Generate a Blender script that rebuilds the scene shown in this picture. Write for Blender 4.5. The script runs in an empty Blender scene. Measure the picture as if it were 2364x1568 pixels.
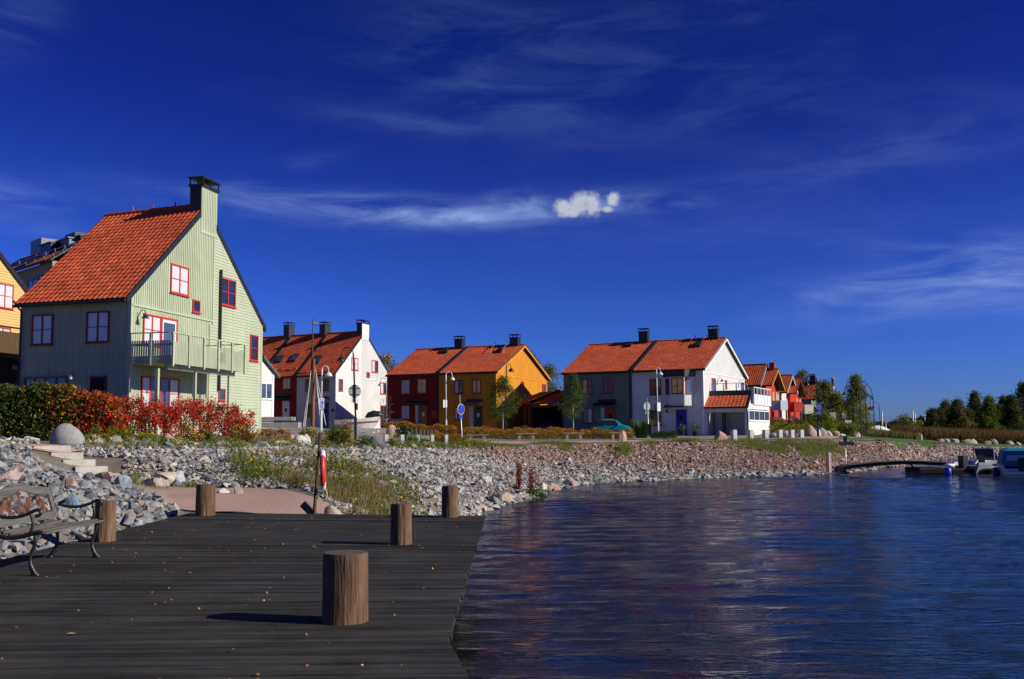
import bpy, bmesh, math, random
import numpy as np
from mathutils import Vector, Matrix
random.seed(7); RNG = np.random.default_rng(11)
SC = bpy.context.scene
COL = SC.collection

# ---------------------------------------------------------------- camera, sky, sun, exposure
F, CX, CY = 2320.0, 1182.0, 784.0            # focal length and centre in units of a 2364 px wide frame
PITCH, ROLL, HC = 0.0928, 0.00805, 1.45
_sp, _cp, _s, _c = math.sin(PITCH), math.cos(PITCH), math.sin(ROLL), math.cos(ROLL)
R0 = Vector((1, 0, 0)); U0 = Vector((0, -_sp, _cp)); FW = Vector((0, _cp, _sp))
EX = R0 * _c - U0 * _s; EY = R0 * _s + U0 * _c
camd = bpy.data.cameras.new('camera'); cam = bpy.data.objects.new('camera', camd); COL.objects.link(cam)
camd.sensor_width = 36; camd.lens = 36 * F / 2364.0; camd.clip_start = 0.1; camd.clip_end = 9000
cam.matrix_world = Matrix(((EX.x, EY.x, -FW.x, 0), (EX.y, EY.y, -FW.y, 0), (EX.z, EY.z, -FW.z, HC), (0, 0, 0, 1)))
SC.camera = cam

SUN_H = Vector((0.966, -0.259, 0)); SUN_EL = math.radians(27.5)
SUN = SUN_H * math.cos(SUN_EL) + Vector((0, 0, math.sin(SUN_EL)))
sd = bpy.data.lights.new('sun', 'SUN'); sd.energy = 4.4; sd.angle = math.radians(0.5); sd.color = (1.0, 0.93, 0.80)
so = bpy.data.objects.new('sun', sd); COL.objects.link(so); so.rotation_euler = SUN.to_track_quat('Z', 'Y').to_euler()
SC.view_settings.view_transform = 'Standard'; SC.view_settings.look = 'None'
SC.view_settings.exposure = 0.32; SC.view_settings.gamma = 1.0

def N(nt, typ, **kw):
    n = nt.nodes.new(typ)
    for k, v in kw.items():
        if k.startswith('i_'):
            key = k[2:]
            n.inputs[int(key) if key.isdigit() else key.replace('_', ' ')].default_value = v
        else: setattr(n, k, v)
    return n
def LK(nt, a, b): nt.links.new(a, b)
def math_n(nt, op, a, b=None, c=None, clamp=False):
    n = nt.nodes.new('ShaderNodeMath'); n.operation = op; n.use_clamp = clamp
    for i, x in enumerate((a, b, c)):
        if x is None: continue
        if isinstance(x, (int, float)): n.inputs[i].default_value = x
        else: nt.links.new(x, n.inputs[i])
    return n.outputs[0]

def build_world():
    w = bpy.data.worlds.new('World'); SC.world = w; w.use_nodes = True
    nt = w.node_tree; nt.nodes.clear()
    out = N(nt, 'ShaderNodeOutputWorld'); bg = N(nt, 'ShaderNodeBackground'); LK(nt, bg.outputs[0], out.inputs[0])
    sky = N(nt, 'ShaderNodeTexSky'); sky.sky_type = 'NISHITA'; sky.sun_disc = False
    sky.sun_elevation = SUN_EL; sky.sun_rotation = math.atan2(SUN_H.x, SUN_H.y)
    sky.air_density = 1.0; sky.dust_density = 0.15; sky.ozone_density = 3.5; sky.altitude = 0
    # a polarised, very clear autumn sky: deeper than the plain model
    gm = N(nt, 'ShaderNodeGamma', i_Gamma=SKY_GAMMA)
    sc0 = N(nt, 'ShaderNodeMixRGB', blend_type='MULTIPLY', i_Fac=1.0); sc0.inputs[2].default_value = (0.1, 0.1, 0.1, 1)
    LK(nt, sky.outputs[0], sc0.inputs[1]); LK(nt, sc0.outputs[0], gm.inputs[0])
    tint = N(nt, 'ShaderNodeMixRGB', blend_type='MULTIPLY', i_Fac=1.0); tint.inputs[2].default_value = SKY_TINT
    LK(nt, gm.outputs[0], tint.inputs[1])
    # cirrus and one small cumulus, laid out by view direction
    tc = N(nt, 'ShaderNodeTexCoord'); sx = N(nt, 'ShaderNodeSeparateXYZ'); LK(nt, tc.outputs['Generated'], sx.inputs[0])
    X, Y, Z = sx.outputs
    az = math_n(nt, 'ARCTAN2', X, Y); el = math_n(nt, 'ARCSINE', Z)
    cb = N(nt, 'ShaderNodeCombineXYZ'); LK(nt, az, cb.inputs[0]); LK(nt, el, cb.inputs[1])
    def noise(sx_, sy_, rot, scale, detail, rough, dist, lo, hi):
        mp = N(nt, 'ShaderNodeMapping'); mp.inputs['Scale'].default_value = (sx_, sy_, 1); mp.inputs['Rotation'].default_value = (0, 0, rot)
        LK(nt, cb.outputs[0], mp.inputs[0])
        nz = N(nt, 'ShaderNodeTexNoise', i_Scale=scale, i_Detail=detail, i_Roughness=rough, i_Distortion=dist); LK(nt, mp.outputs[0], nz.inputs[0])
        mr = N(nt, 'ShaderNodeMapRange', i_From_Min=lo, i_From_Max=hi); mr.interpolation_type = 'SMOOTHSTEP'
        LK(nt, nz.outputs[0], mr.inputs[0]); return mr.outputs[0]
    def blob(a0, e0, ra, re, rot=0.0, p=1.0):
        da = math_n(nt, 'SUBTRACT', az, a0); de = math_n(nt, 'SUBTRACT', el, e0)
        cr, sr = math.cos(rot), math.sin(rot)
        xa = math_n(nt, 'ADD', math_n(nt, 'MULTIPLY', da, cr / ra), math_n(nt, 'MULTIPLY', de, sr / ra))
        ya = math_n(nt, 'ADD', math_n(nt, 'MULTIPLY', da, -sr / re), math_n(nt, 'MULTIPLY', de, cr / re))
        d = math_n(nt, 'ADD', math_n(nt, 'MULTIPLY', xa, xa), math_n(nt, 'MULTIPLY', ya, ya))
        return math_n(nt, 'EXPONENT', math_n(nt, 'MULTIPLY', d, -p))
    def AE(u, v):
        d = FW + EX * ((u - CX) / F) - EY * ((v - CY) / F); d.normalize()
        return math.atan2(d.x, d.y), math.asin(d.z)
    wisp = noise(2.2, 12, 0.18, 3.2, 9, 0.62, 0.55, 0.30, 0.85)
    wisp2 = noise(1.6, 7, -0.35, 4.0, 9, 0.62, 0.7, 0.34, 0.80)
    fine = noise(3, 6, 0.3, 9.0, 8, 0.6, 0.3, 0.25, 0.85)
    total = None
    spec = [ # u, v, ru, rv, rot, strength, texture
        (880, 487, 350, 30, -0.045, 2.3, wisp), (1080, 505, 190, 15, -0.03, 1.3, wisp), (1200, 472, 85, 24, 0.0, 1.3, fine), (1300, 480, 120, 22, 0.0, .9, fine), (1470, 468, 130, 22, -0.06, 1.9, wisp),
        (1050, 100, 330, 120, -0.5, 0.20, wisp2), (1500, 200, 560, 140, -0.1, 0.20, wisp2), (940, 285, 260, 26, -0.1, 0.28, wisp), (1990, 360, 300, 45, 0.1, 0.18, wisp),
        (620, 400, 150, 20, 0.32, 0.45, wisp), (2130, 670, 250, 55, 0.10, 1.3, wisp), (2320, 630, 190, 70, -0.3, 1.3, wisp), (1960, 665, 120, 26, 0.3, 0.9, wisp), (2100, 330, 320, 60, 0.1, 0.18, wisp2),
        (30, 448, 110, 28, -0.15, 1.0, wisp), (20, 50, 110, 60, 0.5, 0.35, wisp2), (40, 520, 120, 22, -0.1, 0.45, wisp),
        (1700, 560, 500, 120, 0, 0.16, wisp2), (360, 470, 120, 15, 0, 0.5, wisp), (1500, 40, 500, 70, 0.15, 0.13, wisp2)]
    for u, v, ru, rv, rot, st, tex in spec:
        a, e = AE(u, v); b = blob(a, e, ru / F, rv / F, rot)
        t = math_n(nt, 'MULTIPLY', math_n(nt, 'MULTIPLY', b, tex), st)
        total = t if total is None else math_n(nt, 'ADD', total, t)
    veil = math_n(nt, 'MULTIPLY', total, 0.50)
    # cumulus: noisy blobs
    puff = noise(1, 1, 0, 46.0, 10, 0.60, 0.15, 0.0, 1.0)
    cum = None
    for u, v, ru, rv in ((1340, 473, 56, 36), (1300, 475, 42, 24), (1366, 478, 28, 33), (1325, 492, 54, 17), (1416, 460, 21, 22), (1404, 484, 20, 10)):
        a, e = AE(u, v); b = blob(a, e, ru / F, rv / F, 0, 1.4)
        cum = b if cum is None else math_n(nt, 'MAXIMUM', cum, b)
    cum = math_n(nt, 'ADD', cum, math_n(nt, 'MULTIPLY', math_n(nt, 'SUBTRACT', puff, 0.5), 1.35))
    mr = N(nt, 'ShaderNodeMapRange', i_From_Min=0.30, i_From_Max=0.95); mr.interpolation_type = 'SMOOTHSTEP'; LK(nt, cum, mr.inputs[0])
    a, e = AE(1358, 474); gate = math_n(nt, 'MULTIPLY', blob(a, e, 150 / F, 60 / F), 1.8, None, True)
    cumf = math_n(nt, 'MULTIPLY', mr.outputs[0], gate, None, True)
    rp = N(nt, 'ShaderNodeValToRGB'); cr = rp.color_ramp; cr.elements[0].position = 0.0; cr.elements[0].color = (.30, .33, .74, 1)
    cr.elements[1].position = 1.0; cr.elements[1].color = (.30, .29, .40, 1)
    for p_, c_ in ((.08, (.27, .29, .62)), (.165, (.28, .265, .53)), (.29, (.20, .19, .44)), (.40, (.15, .155, .42)), (.60, (.27, .255, .37))):
        e_ = cr.elements.new(p_); e_.color = (*c_, 1)
    LK(nt, Z, rp.inputs[0]); t2 = N(nt, 'ShaderNodeMixRGB', blend_type='MULTIPLY', i_Fac=1.0); LK(nt, tint.outputs[0], t2.inputs[1]); LK(nt, rp.outputs[0], t2.inputs[2])
    m1 = N(nt, 'ShaderNodeMixRGB'); LK(nt, veil, m1.inputs[0]); LK(nt, t2.outputs[0], m1.inputs[1]); m1.inputs[2].default_value = (0.22, 0.32, 0.62, 1)
    m2 = N(nt, 'ShaderNodeMixRGB'); LK(nt, math_n(nt, 'MULTIPLY', cumf, 0.92), m2.inputs[0]); LK(nt, m1.outputs[0], m2.inputs[1])
    shade = N(nt, 'ShaderNodeMixRGB'); shade.inputs[1].default_value = (0.32, 0.35, 0.45, 1); shade.inputs[2].default_value = (0.50, 0.52, 0.57, 1)
    LK(nt, puff, shade.inputs[0]); LK(nt, shade.outputs[0], m2.inputs[2])
    LK(nt, m2.outputs[0], bg.inputs[0]); bg.inputs[1].default_value = 1.0
SKY_GAMMA = 1.7; SKY_TINT = (0.86, 1.36, 2.0, 1)
build_world()
# ---------------------------------------------------------------- projection helpers (pixel of the 2364 px frame -> point in the place)
CAM = Vector((0, 0, HC))
def ray(p): return FW + EX * ((p[0] - CX) / F) - EY * ((p[1] - CY) / F)
def Pz(p, z):
    d = ray(p); return CAM + d * ((z - HC) / d.z)
def PD(p, D):
    d = ray(p); return CAM + d * (D / d.y)
def Ppl(p, O, n):
    d = ray(p); return CAM + d * ((O - CAM).dot(n) / d.dot(n))
def xD(u, D): return (u - 2 - CX) / F * D
def crop(ox, oy, s):
    return lambda x, y: ((ox + x / s) / 1.73266, (oy + y / s) / 1.73266)
c1 = crop(0, 650, 1.3636); c2 = crop(1000, 1200, 2.6138); c3 = crop(1500, 1250, 2.61375); c4 = crop(2200, 1250, 2.6133)
c5 = crop(2900, 1400, 3.485); c6 = crop(3400, 1450, 3.1365); c7 = crop(0, 1650, 2.149); c8 = crop(1000, 1650, 1.8445)
d1 = crop(1850, 1450, 5.2267); d2 = crop(1530, 1450, 5.2267); d3 = crop(2230, 1450, 5.2267); d4 = crop(2650, 1450, 5.2267)
d5 = crop(450, 1050, 2.24); d6 = crop(0, 850, 1.742); d8 = crop(1150, 1450, 5.2275)
e1 = crop(1900, 1800, 3.92); e2 = crop(1100, 1700, 3.92); e4 = crop(3800, 1700, 5.2264)
g2 = crop(3050, 1550, 5.2275); g3 = crop(0, 1000, 2.6115); g4 = crop(1000, 1600, 4.298); g5 = crop(1500, 1650, 3.94); g6 = crop(700, 650, 5.2267)

# ---------------------------------------------------------------- materials
def lin(c):
    return tuple(((x / 255.0) / 12.92 if x <= 10 else (((x / 255.0) + 0.055) / 1.055) ** 2.4) for x in c)
MATS = {}
def mat(name, col, rough=0.7, var=0.15, scale=4.0, bump=0.0, bscale=30.0, metal=0.0, spec=0.4, coat=0.0, stretch=(1, 1, 1), attr=None, trans=0.0, col2=None, dirt=0.0, dscale=.7):
    if name in MATS: return MATS[name]
    m = bpy.data.materials.new(name); MATS[name] = m; m.use_nodes = True
    nt = m.node_tree; b = nt.nodes['Principled BSDF']
    b.inputs['Roughness'].default_value = rough; b.inputs['Metallic'].default_value = metal
    b.inputs['Specular IOR Level'].default_value = spec; b.inputs['Coat Weight'].default_value = coat
    tc = N(nt, 'ShaderNodeTexCoord'); mp = N(nt, 'ShaderNodeMapping'); mp.inputs['Scale'].default_value = stretch; LK(nt, tc.outputs['Object'], mp.inputs[0])
    nz = N(nt, 'ShaderNodeTexNoise', i_Scale=scale, i_Detail=6.0, i_Roughness=0.65); LK(nt, mp.outputs[0], nz.inputs[0])
    mx = N(nt, 'ShaderNodeMixRGB')
    c = Vector(col[:3])
    lo = tuple(c * (1 - var)); hi = tuple(c * (1 + var)) if col2 is None else tuple(col2)
    mx.inputs[1].default_value = (*lo, 1); mx.inputs[2].default_value = (*hi, 1)
    mr = N(nt, 'ShaderNodeMapRange', i_From_Min=0.3, i_From_Max=0.7); LK(nt, nz.outputs[0], mr.inputs[0]); LK(nt, mr.outputs[0], mx.inputs[0])
    outc = mx.outputs[0]
    if dirt > 0:
        dz = N(nt, 'ShaderNodeTexNoise', i_Scale=dscale, i_Detail=7.0, i_Roughness=.7, i_Distortion=.6); LK(nt, tc.outputs['Object'], dz.inputs[0])
        dr = N(nt, 'ShaderNodeMapRange', i_From_Min=.35, i_From_Max=.68, i_To_Min=1 - dirt, i_To_Max=1 + dirt * .35); LK(nt, dz.outputs[0], dr.inputs[0])
        dm = N(nt, 'ShaderNodeMixRGB', blend_type='MULTIPLY', i_Fac=1.0); LK(nt, outc, dm.inputs[1]); LK(nt, dr.outputs[0], dm.inputs[2]); outc = dm.outputs[0]
    if attr:
        at = N(nt, 'ShaderNodeAttribute', attribute_name=attr)
        mm = N(nt, 'ShaderNodeMixRGB', blend_type='MULTIPLY', i_Fac=1.0); LK(nt, outc, mm.inputs[1]); LK(nt, at.outputs['Color'], mm.inputs[2]); outc = mm.outputs[0]
    LK(nt, outc, b.inputs['Base Color'])
    if bump > 0:
        bz = N(nt, 'ShaderNodeTexNoise', i_Scale=bscale, i_Detail=5.0); LK(nt, mp.outputs[0], bz.inputs[0])
        bp = N(nt, 'ShaderNodeBump', i_Strength=bump, i_Distance=0.02); LK(nt, bz.outputs[0], bp.inputs['Height']); LK(nt, bp.outputs[0], b.inputs['Normal'])
    if trans > 0:
        tr = N(nt, 'ShaderNodeBsdfTranslucent'); LK(nt, outc, tr.inputs[0]); ms = N(nt, 'ShaderNodeMixShader', i_0=trans)
        LK(nt, b.outputs[0], ms.inputs[1]); LK(nt, tr.outputs[0], ms.inputs[2]); LK(nt, ms.outputs[0], nt.nodes['Material Output'].inputs[0])
    return m

# ---------------------------------------------------------------- objects
def tag(o, label=None, cat=None, group=None, kind=None):
    if label: o['label'] = label
    if cat: o['category'] = cat
    if group: o['group'] = group
    if kind: o['kind'] = kind
    return o
def wloc(o):
    v = Vector((0, 0, 0))
    while o is not None: v += o.location; o = o.parent
    return v
def empty(name, loc, label, cat, group=None):
    o = bpy.data.objects.new(name, None); COL.objects.link(o); o.location = loc; o.empty_display_size = 0.3
    return tag(o, label, cat, group)
def make_mesh(name, V, Fc, m, parent=None, tint=None, smooth=False, origin=None):
    """V: n x 3 array, Fc: list of polygons or k x 3/4 array"""
    V = np.asarray(V, dtype=np.float64).reshape(-1, 3)
    off = wloc(parent) if parent is not None else (Vector(origin) if origin is not None else Vector((0, 0, 0)))
    V = V - np.array(off)
    me = bpy.data.meshes.new(name)
    if isinstance(Fc, np.ndarray):
        k, w = Fc.shape
        me.vertices.add(len(V)); me.vertices.foreach_set('co', V.astype(np.float32).ravel())
        me.loops.add(k * w); me.loops.foreach_set('vertex_index', Fc.astype(np.int32).ravel())
        me.polygons.add(k); me.polygons.foreach_set('loop_start', np.arange(0, k * w, w, dtype=np.int32))
        me.update(calc_edges=True); me.validate()
    else:
        me.from_pydata([tuple(v) for v in V], [], Fc); me.update()
    if tint is not None:
        a = me.color_attributes.new('tint', 'FLOAT_COLOR', 'POINT')
        t = np.ones((len(V), 4), dtype=np.float32); t[:, :3] = tint; a.data.foreach_set('color', t.ravel())
    me.polygons.foreach_set('use_smooth', np.full(len(me.polygons), bool(smooth)))
    me.materials.append(m)
    o = bpy.data.objects.new(name, me); COL.objects.link(o)
    if parent is not None: o.parent = parent
    elif origin is not None: o.location = off
    return o
class MB:
    def __init__(s): s.v = []; s.f = []
    def poly(s, pts):
        n = len(s.v); s.v += [tuple(p) for p in pts]; s.f.append(tuple(range(n, n + len(pts)))); return s
    def hexa(s, p):   # 8 points: bottom ring 0-3, top ring 4-7
        n = len(s.v); s.v += [tuple(q) for q in p]
        for f in ((0, 3, 2, 1), (4, 5, 6, 7), (0, 1, 5, 4), (1, 2, 6, 5), (2, 3, 7, 6), (3, 0, 4, 7)): s.f.append(tuple(n + i for i in f))
        return s
    def box(s, x0, x1, y0, y1, z0, z1):
        return s.hexa([(x0, y0, z0), (x1, y0, z0), (x1, y1, z0), (x0, y1, z0), (x0, y0, z1), (x1, y0, z1), (x1, y1, z1), (x0, y1, z1)])
    def fbox(s, fr, s0, s1, z0, z1, d0, d1):
        P = fr.at
        return s.hexa([P(s0, z0, d1), P(s1, z0, d1), P(s1, z0, d0), P(s0, z0, d0), P(s0, z1, d1), P(s1, z1, d1), P(s1, z1, d0), P(s0, z1, d0)])
    def prism(s, ring, off):
        """ring of points extruded by vector off"""
        n = len(ring); b = len(s.v); off = Vector(off)
        s.v += [tuple(Vector(p)) for p in ring] + [tuple(Vector(p) + off) for p in ring]
        s.f.append(tuple(b + i for i in range(n))); s.f.append(tuple(b + n + i for i in reversed(range(n))))
        for i in range(n): s.f.append((b + i, b + n + i, b + n + (i + 1) % n, b + (i + 1) % n))
        return s
    def tube(s, pts, r, n=8, cap=True):
        pts = [Vector(p) for p in pts]; rr = r if isinstance(r, (list, tuple)) else [r] * len(pts)
        b = len(s.v); prev = None
        for i, p in enumerate(pts):
            t = (pts[min(i + 1, len(pts) - 1)] - pts[max(i - 1, 0)]).normalized()
            if prev is None:
                a = Vector((0, 0, 1)) if abs(t.z) < 0.9 else Vector((1, 0, 0)); x = t.cross(a).normalized()
            else: x = (prev - t * prev.dot(t)).normalized()
            prev = x; y = t.cross(x)
            for k in range(n):
                an = 2 * math.pi * k / n; s.v.append(tuple(p + (x * math.cos(an) + y * math.sin(an)) * rr[i]))
        for i in range(len(pts) - 1):
            for k in range(n):
                a = b + i * n + k; c = b + i * n + (k + 1) % n; s.f.append((a, c, c + n, a + n))
        if cap:
            s.f.append(tuple(b + k for k in reversed(range(n)))); e = b + (len(pts) - 1) * n; s.f.append(tuple(e + k for k in range(n)))
        return s
    def lathe(s, prof, n=16, c=(0, 0, 0)):
        b = len(s.v)
        for r, z in prof:
            for k in range(n):
                a = 2 * math.pi * k / n; s.v.append((c[0] + r * math.cos(a), c[1] + r * math.sin(a), c[2] + z))
        for i in range(len(prof) - 1):
            for k in range(n):
                a = b + i * n + k; d = b + i * n + (k + 1) % n; s.f.append((a, d, d + n, a + n))
        s.f.append(tuple(b + k for k in reversed(range(n)))); e = b + (len(prof) - 1) * n; s.f.append(tuple(e + k for k in range(n)))
        return s
    def build(s, name, m, parent=None, smooth=False, origin=None):
        return make_mesh(name, s.v, s.f, m, parent, smooth=smooth, origin=origin)
class Frame:
    """vertical wall plane: origin O (z = 0 level), t along the wall to the right seen from outside, n outward"""
    def __init__(s, O, t, n): s.O = Vector((O[0], O[1], 0)); s.t = Vector(t).normalized(); s.n = Vector(n).normalized()
    def at(s, a, z, d=0.0): return s.O + s.t * a + s.n * d + Vector((0, 0, z))
    def pix(s, p, d=0.0):
        q = Ppl(p, s.O + s.n * d, s.n); return (q - s.O).dot(s.t), q.z
    def rect(s, cr, x0, y0, x1, y1, d=0.0):
        xm, ym = (x0 + x1) / 2, (y0 + y1) / 2
        a = s.pix(cr(x0, ym), d)[0]; b = s.pix(cr(x1, ym), d)[0]; t = s.pix(cr(xm, y0), d)[1]; u = s.pix(cr(xm, y1), d)[1]
        return min(a, b), min(t, u), max(a, b), max(t, u)
def copy_tree(o, parent=None):
    c = o.copy(); COL.objects.link(c)
    if parent is not None: c.parent = parent
    for ch in list(o.children): copy_tree(ch, c)
    return c
# ---------------------------------------------------------------- terrain
WL = -1.0
SHORE = [(1100, 31), (1170, 35.6), (1250, 39.6), (1330, 47.7), (1400, 49.9), (1600, 53.4), (1800, 55.8), (1950, 59), (2008, 63), (2070, 70), (2128, 78), (2183, 86), (2275, 89), (2364, 92), (2500, 96), (2800, 102)]
TOP = [(-200, 32, 1.15), (0, 33, 1.2), (150, 33, 1.2), (300, 34, 1.12), (450, 35.5, 1.05), (600, 38, .97), (750, 42, .85), (900, 47, .8), (1000, 50, .77), (1100, 53, .75), (1250, 57, .72), (1400, 60, .7), (1500, 62, .7), (1629, 64, .7), (1780, 67, .7), (1900, 69, .7), (1970, 72, .68), (2036, 76, .6), (2100, 84, .3), (2164, 91, .05), (2240, 96, -.25), (2312, 99, -.48), (2450, 104, -.66), (2800, 112, -.7)]
def uD(u, D): return (xD(u, D), D)
def interp(tab, u, k=1): return float(np.interp(u, [t[0] for t in tab], [t[k] for t in tab]))
ctrl = []
for u, D in SHORE:
    ctrl.append((*uD(u, D), WL)); ctrl.append((*uD(u, D - 6), -2.0)); ctrl.append((*uD(u, D - 18), -3.0))
for u, D, z in TOP: ctrl.append((*uD(u, D), z))
for u, D, z in [(-300, 42, 1.3), (0, 38, 1.3), (300, 38, 1.3), (0, 60, 1.5), (300, 46, 1.45), (560, 44, 1.3), (600, 52, 1.57), (600, 61, 1.82), (600, 70, 1.86), (600, 100, 1.9),
                (700, 46, 1.1), (700, 52, 1.45), (760, 50, 1.15), (760, 60.5, 1.8), (760, 70, 1.86), (760, 95, 1.9), (850, 47.5, .85), (870, 60, 1.5), (870, 68, 1.8), (900, 55, 1.0), (910, 66, 1.65), (950, 75, 1.5), (950, 92, 1.5),
                (1000, 56, .85), (1000, 65, 1.15), (1000, 80, 1.35), (1020, 92, 1.4), (1150, 57, .78), (1150, 65, .92), (1150, 80, 1.2), (1150, 95, 1.3), (1400, 66, .85), (1400, 76, 1.0), (1400, 90, 1.15),
                (1629, 72, .8), (1629, 88, 1.0), (1629, 110, 1.2), (1780, 75, .8), (1780, 90, 1.05), (1780, 120, 1.2), (1950, 82, .85), (1950, 110, 1.1), (2036, 100, .65), (2036, 139, .5), (2164, 110, .1),
                (2312, 120, -.25), (2450, 130, -.4), (2800, 150, -.4), (1182, 200, 1.2), (2200, 200, .1), (100, 200, 2), (2364, 300, .2), (0, 100, 1.8), (-400, 80, 1.6), (400, 120, 1.9),
                (400, 22.5, .03), (600, 22, .0), (740, 21.5, -.02), (560, 25, .06), (330, 26, .1), (700, 26, .2), (820, 24, .1), (900, 26, .1), (1000, 26, -.15), (1060, 31, -.3), (900, 34, .35), (700, 32, .45), (500, 29.5, .45), (600, 30, .4), (1100, 38, -.1), (1000, 38, .2), (1180, 43, -.2),
                (140, 31.7, 1.12), (150, 30.9, .86), (185, 30.3, .62), (210, 29.9, .42), (240, 29.4, .20), (270, 28.9, .04), (285, 28.2, -.02), (105, 30.2, .95), (70, 29.2, 1.0), (230, 28.6, .1), (310, 31, .75), (370, 30.5, .5), (-50, 28, 1.17), (40, 29, 1.15), (150, 26.5, .55), (230, 25, .2)]:
    ctrl.append((*uD(u, D), z))
for p in [(-6.6, 20, .0), (-4, 19.7, -.1), (-2, 19.3, -.45), (-.9, 19.6, -1.25), (-.9, 24, -1.25), (0.2, 27, -1.5), (2.5, 22, -2), (3, 14, -2.6), (4, 5, -3), (4, -10, -3), (-1, 12, -1.6), (-3, 12, -1.2), (-1, 2, -2), (-4, 2, -1.6), (-5.2, 16, -.7),
          (-6.35, 17, -.12), (-6.35, 13, -.12), (-6.4, 9, -.15), (-7, 15, .2), (-8.6, 16, .62), (-8, 12, .42), (-9, 9, .5), (-10, 14, .85), (-12, 18, 1.05), (-11.5, 22, 1.08), (-14, 22, 1.15), (-8, 20, .35), (-9.5, 21, .6), (-7, 22.5, .12), (-7.5, 4, -.2), (-10, 4, .3), (-14, 8, 1.0), (-20, 15, 1.2), (-12, -5, 0), (-25, 0, 1), (-8, -12, -1.5), (-30, 30, 1.3), (-50, 50, 1.5),
          (30, 20, -3), (60, 40, -3), (60, -20, -3), (0, -40, -3), (120, 60, -3), (90, 80, -2), (200, 100, -.5), (200, 60, -3), (300, 0, -3), (300, 300, 0), (-300, 300, 3), (0, 600, 1.0), (500, 600, 0), (-500, 500, 3), (-300, 0, 3), (-100, -200, -3), (300, -200, -3)]:
    ctrl.append(p)
CT = np.array(ctrl); _n = len(CT)
_d = np.sqrt(((CT[:, None, :2] - CT[None, :, :2]) ** 2).sum(-1))
_A = np.zeros((_n + 1, _n + 1)); _A[:_n, :_n] = -_d - np.eye(_n) * 0.04; _A[:_n, _n] = 1; _A[_n, :_n] = 1
_W = np.linalg.solve(_A, np.append(CT[:, 2], 0))
def tzs(x, y):
    x = np.asarray(x, float).ravel(); y = np.asarray(y, float).ravel(); out = np.empty(len(x))
    for i in range(0, len(x), 20000):
        a = x[i:i + 20000]; b = y[i:i + 20000]
        d = np.sqrt((a[:, None] - CT[None, :, 0]) ** 2 + (b[:, None] - CT[None, :, 1]) ** 2)
        out[i:i + 20000] = -d @ _W[:_n] + _W[_n]
    return np.clip(out, -4, 4)
def tz(x, y): return float(tzs([x], [y])[0])
def tuD(u, D):
    x, y = uD(u, D); return Vector((x, y, tz(x, y)))
def axis(pts):
    out = []
    for (a, b, st) in pts: out += list(np.arange(a, b, st))
    return np.array(out)
xs = axis([(-4000, -600, 400), (-600, -100, 50), (-100, -30, 5), (-30, -20, 1), (-20, 12, .4), (12, 40, .8), (40, 90, 2), (90, 150, 5), (150, 600, 40), (600, 4001, 400)])
ys = axis([(-1000, -100, 150), (-100, -10, 10), (-10, 4, 1), (4, 62, .4), (62, 100, .8), (100, 150, 3), (150, 600, 30), (600, 6001, 400)])
def grid_mesh(name, xs, ys, zf, m, label=None, kind='structure'):
    gx, gy = np.meshgrid(xs, ys); z = zf(gx, gy).ravel()
    V = np.stack([gx.ravel(), gy.ravel(), z], 1); nx, ny = len(xs), len(ys)
    i = np.arange((ny - 1) * (nx - 1)); r = i // (nx - 1); c = i % (nx - 1); a = r * nx + c
    Fc = np.stack([a, a + 1, a + nx + 1, a + nx], 1)
    o = make_mesh(name, V, Fc, m, smooth=True); tag(o, kind=kind, label=label); return o
soil = mat('soil_gravel', (.13, .105, .085), 0.95, col2=(.23, .19, .155), scale=1.3, bump=.8, bscale=14)
def zground(gx, gy):
    z = tzs(gx, gy)
    n = np.sin(gx.ravel() * 1.7 + np.cos(gy.ravel() * 1.1) * 2) * np.cos(gy.ravel() * 1.9) * 0.02
    return z + n * (np.hypot(gx.ravel(), gy.ravel()) < 200)
grid_mesh('ground', xs, ys, zground, soil)

# water
def water_mat():
    m = bpy.data.materials.new('lake_water'); m.use_nodes = True; nt = m.node_tree; b = nt.nodes['Principled BSDF']
    b.inputs['Base Color'].default_value = (.006, .011, .011, 1); b.inputs['Roughness'].default_value = .06; b.inputs['IOR'].default_value = 1.33; b.inputs['Specular IOR Level'].default_value = .5
    tc = N(nt, 'ShaderNodeTexCoord')
    def layer(sx, sy, rot, scale, det, dist):
        mp = N(nt, 'ShaderNodeMapping'); mp.inputs['Scale'].default_value = (sx, sy, 1); mp.inputs['Rotation'].default_value = (0, 0, rot); LK(nt, tc.outputs['Object'], mp.inputs[0])
        nz = N(nt, 'ShaderNodeTexNoise', i_Scale=scale, i_Detail=det, i_Roughness=.55, i_Distortion=dist); LK(nt, mp.outputs[0], nz.inputs[0]); return nz.outputs[0]
    a = layer(.5, 1.5, .08, 1.8, 3, .3); c = layer(.62, 1.5, -.1, 6.0, 4, .3); e = layer(.75, 1.4, .12, 16, 3, .3)
    s = math_n(nt, 'ADD', math_n(nt, 'MULTIPLY', a, .050), math_n(nt, 'ADD', math_n(nt, 'MULTIPLY', c, .034), math_n(nt, 'MULTIPLY', e, .013)))
    bp = N(nt, 'ShaderNodeBump', i_Strength=1.0, i_Distance=1.0); LK(nt, s, bp.inputs['Height']); LK(nt, bp.outputs[0], b.inputs['Normal'])
    return m
wxs = axis([(-60, -4, 14), (-4, 36, .16), (36, 62, .4), (62, 100, 4), (100, 900, 100)]); wys = axis([(-400, -20, 40), (-20, 1.5, 1.5), (1.5, 40, .11), (40, 66, .20), (66, 102, .6)])
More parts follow.
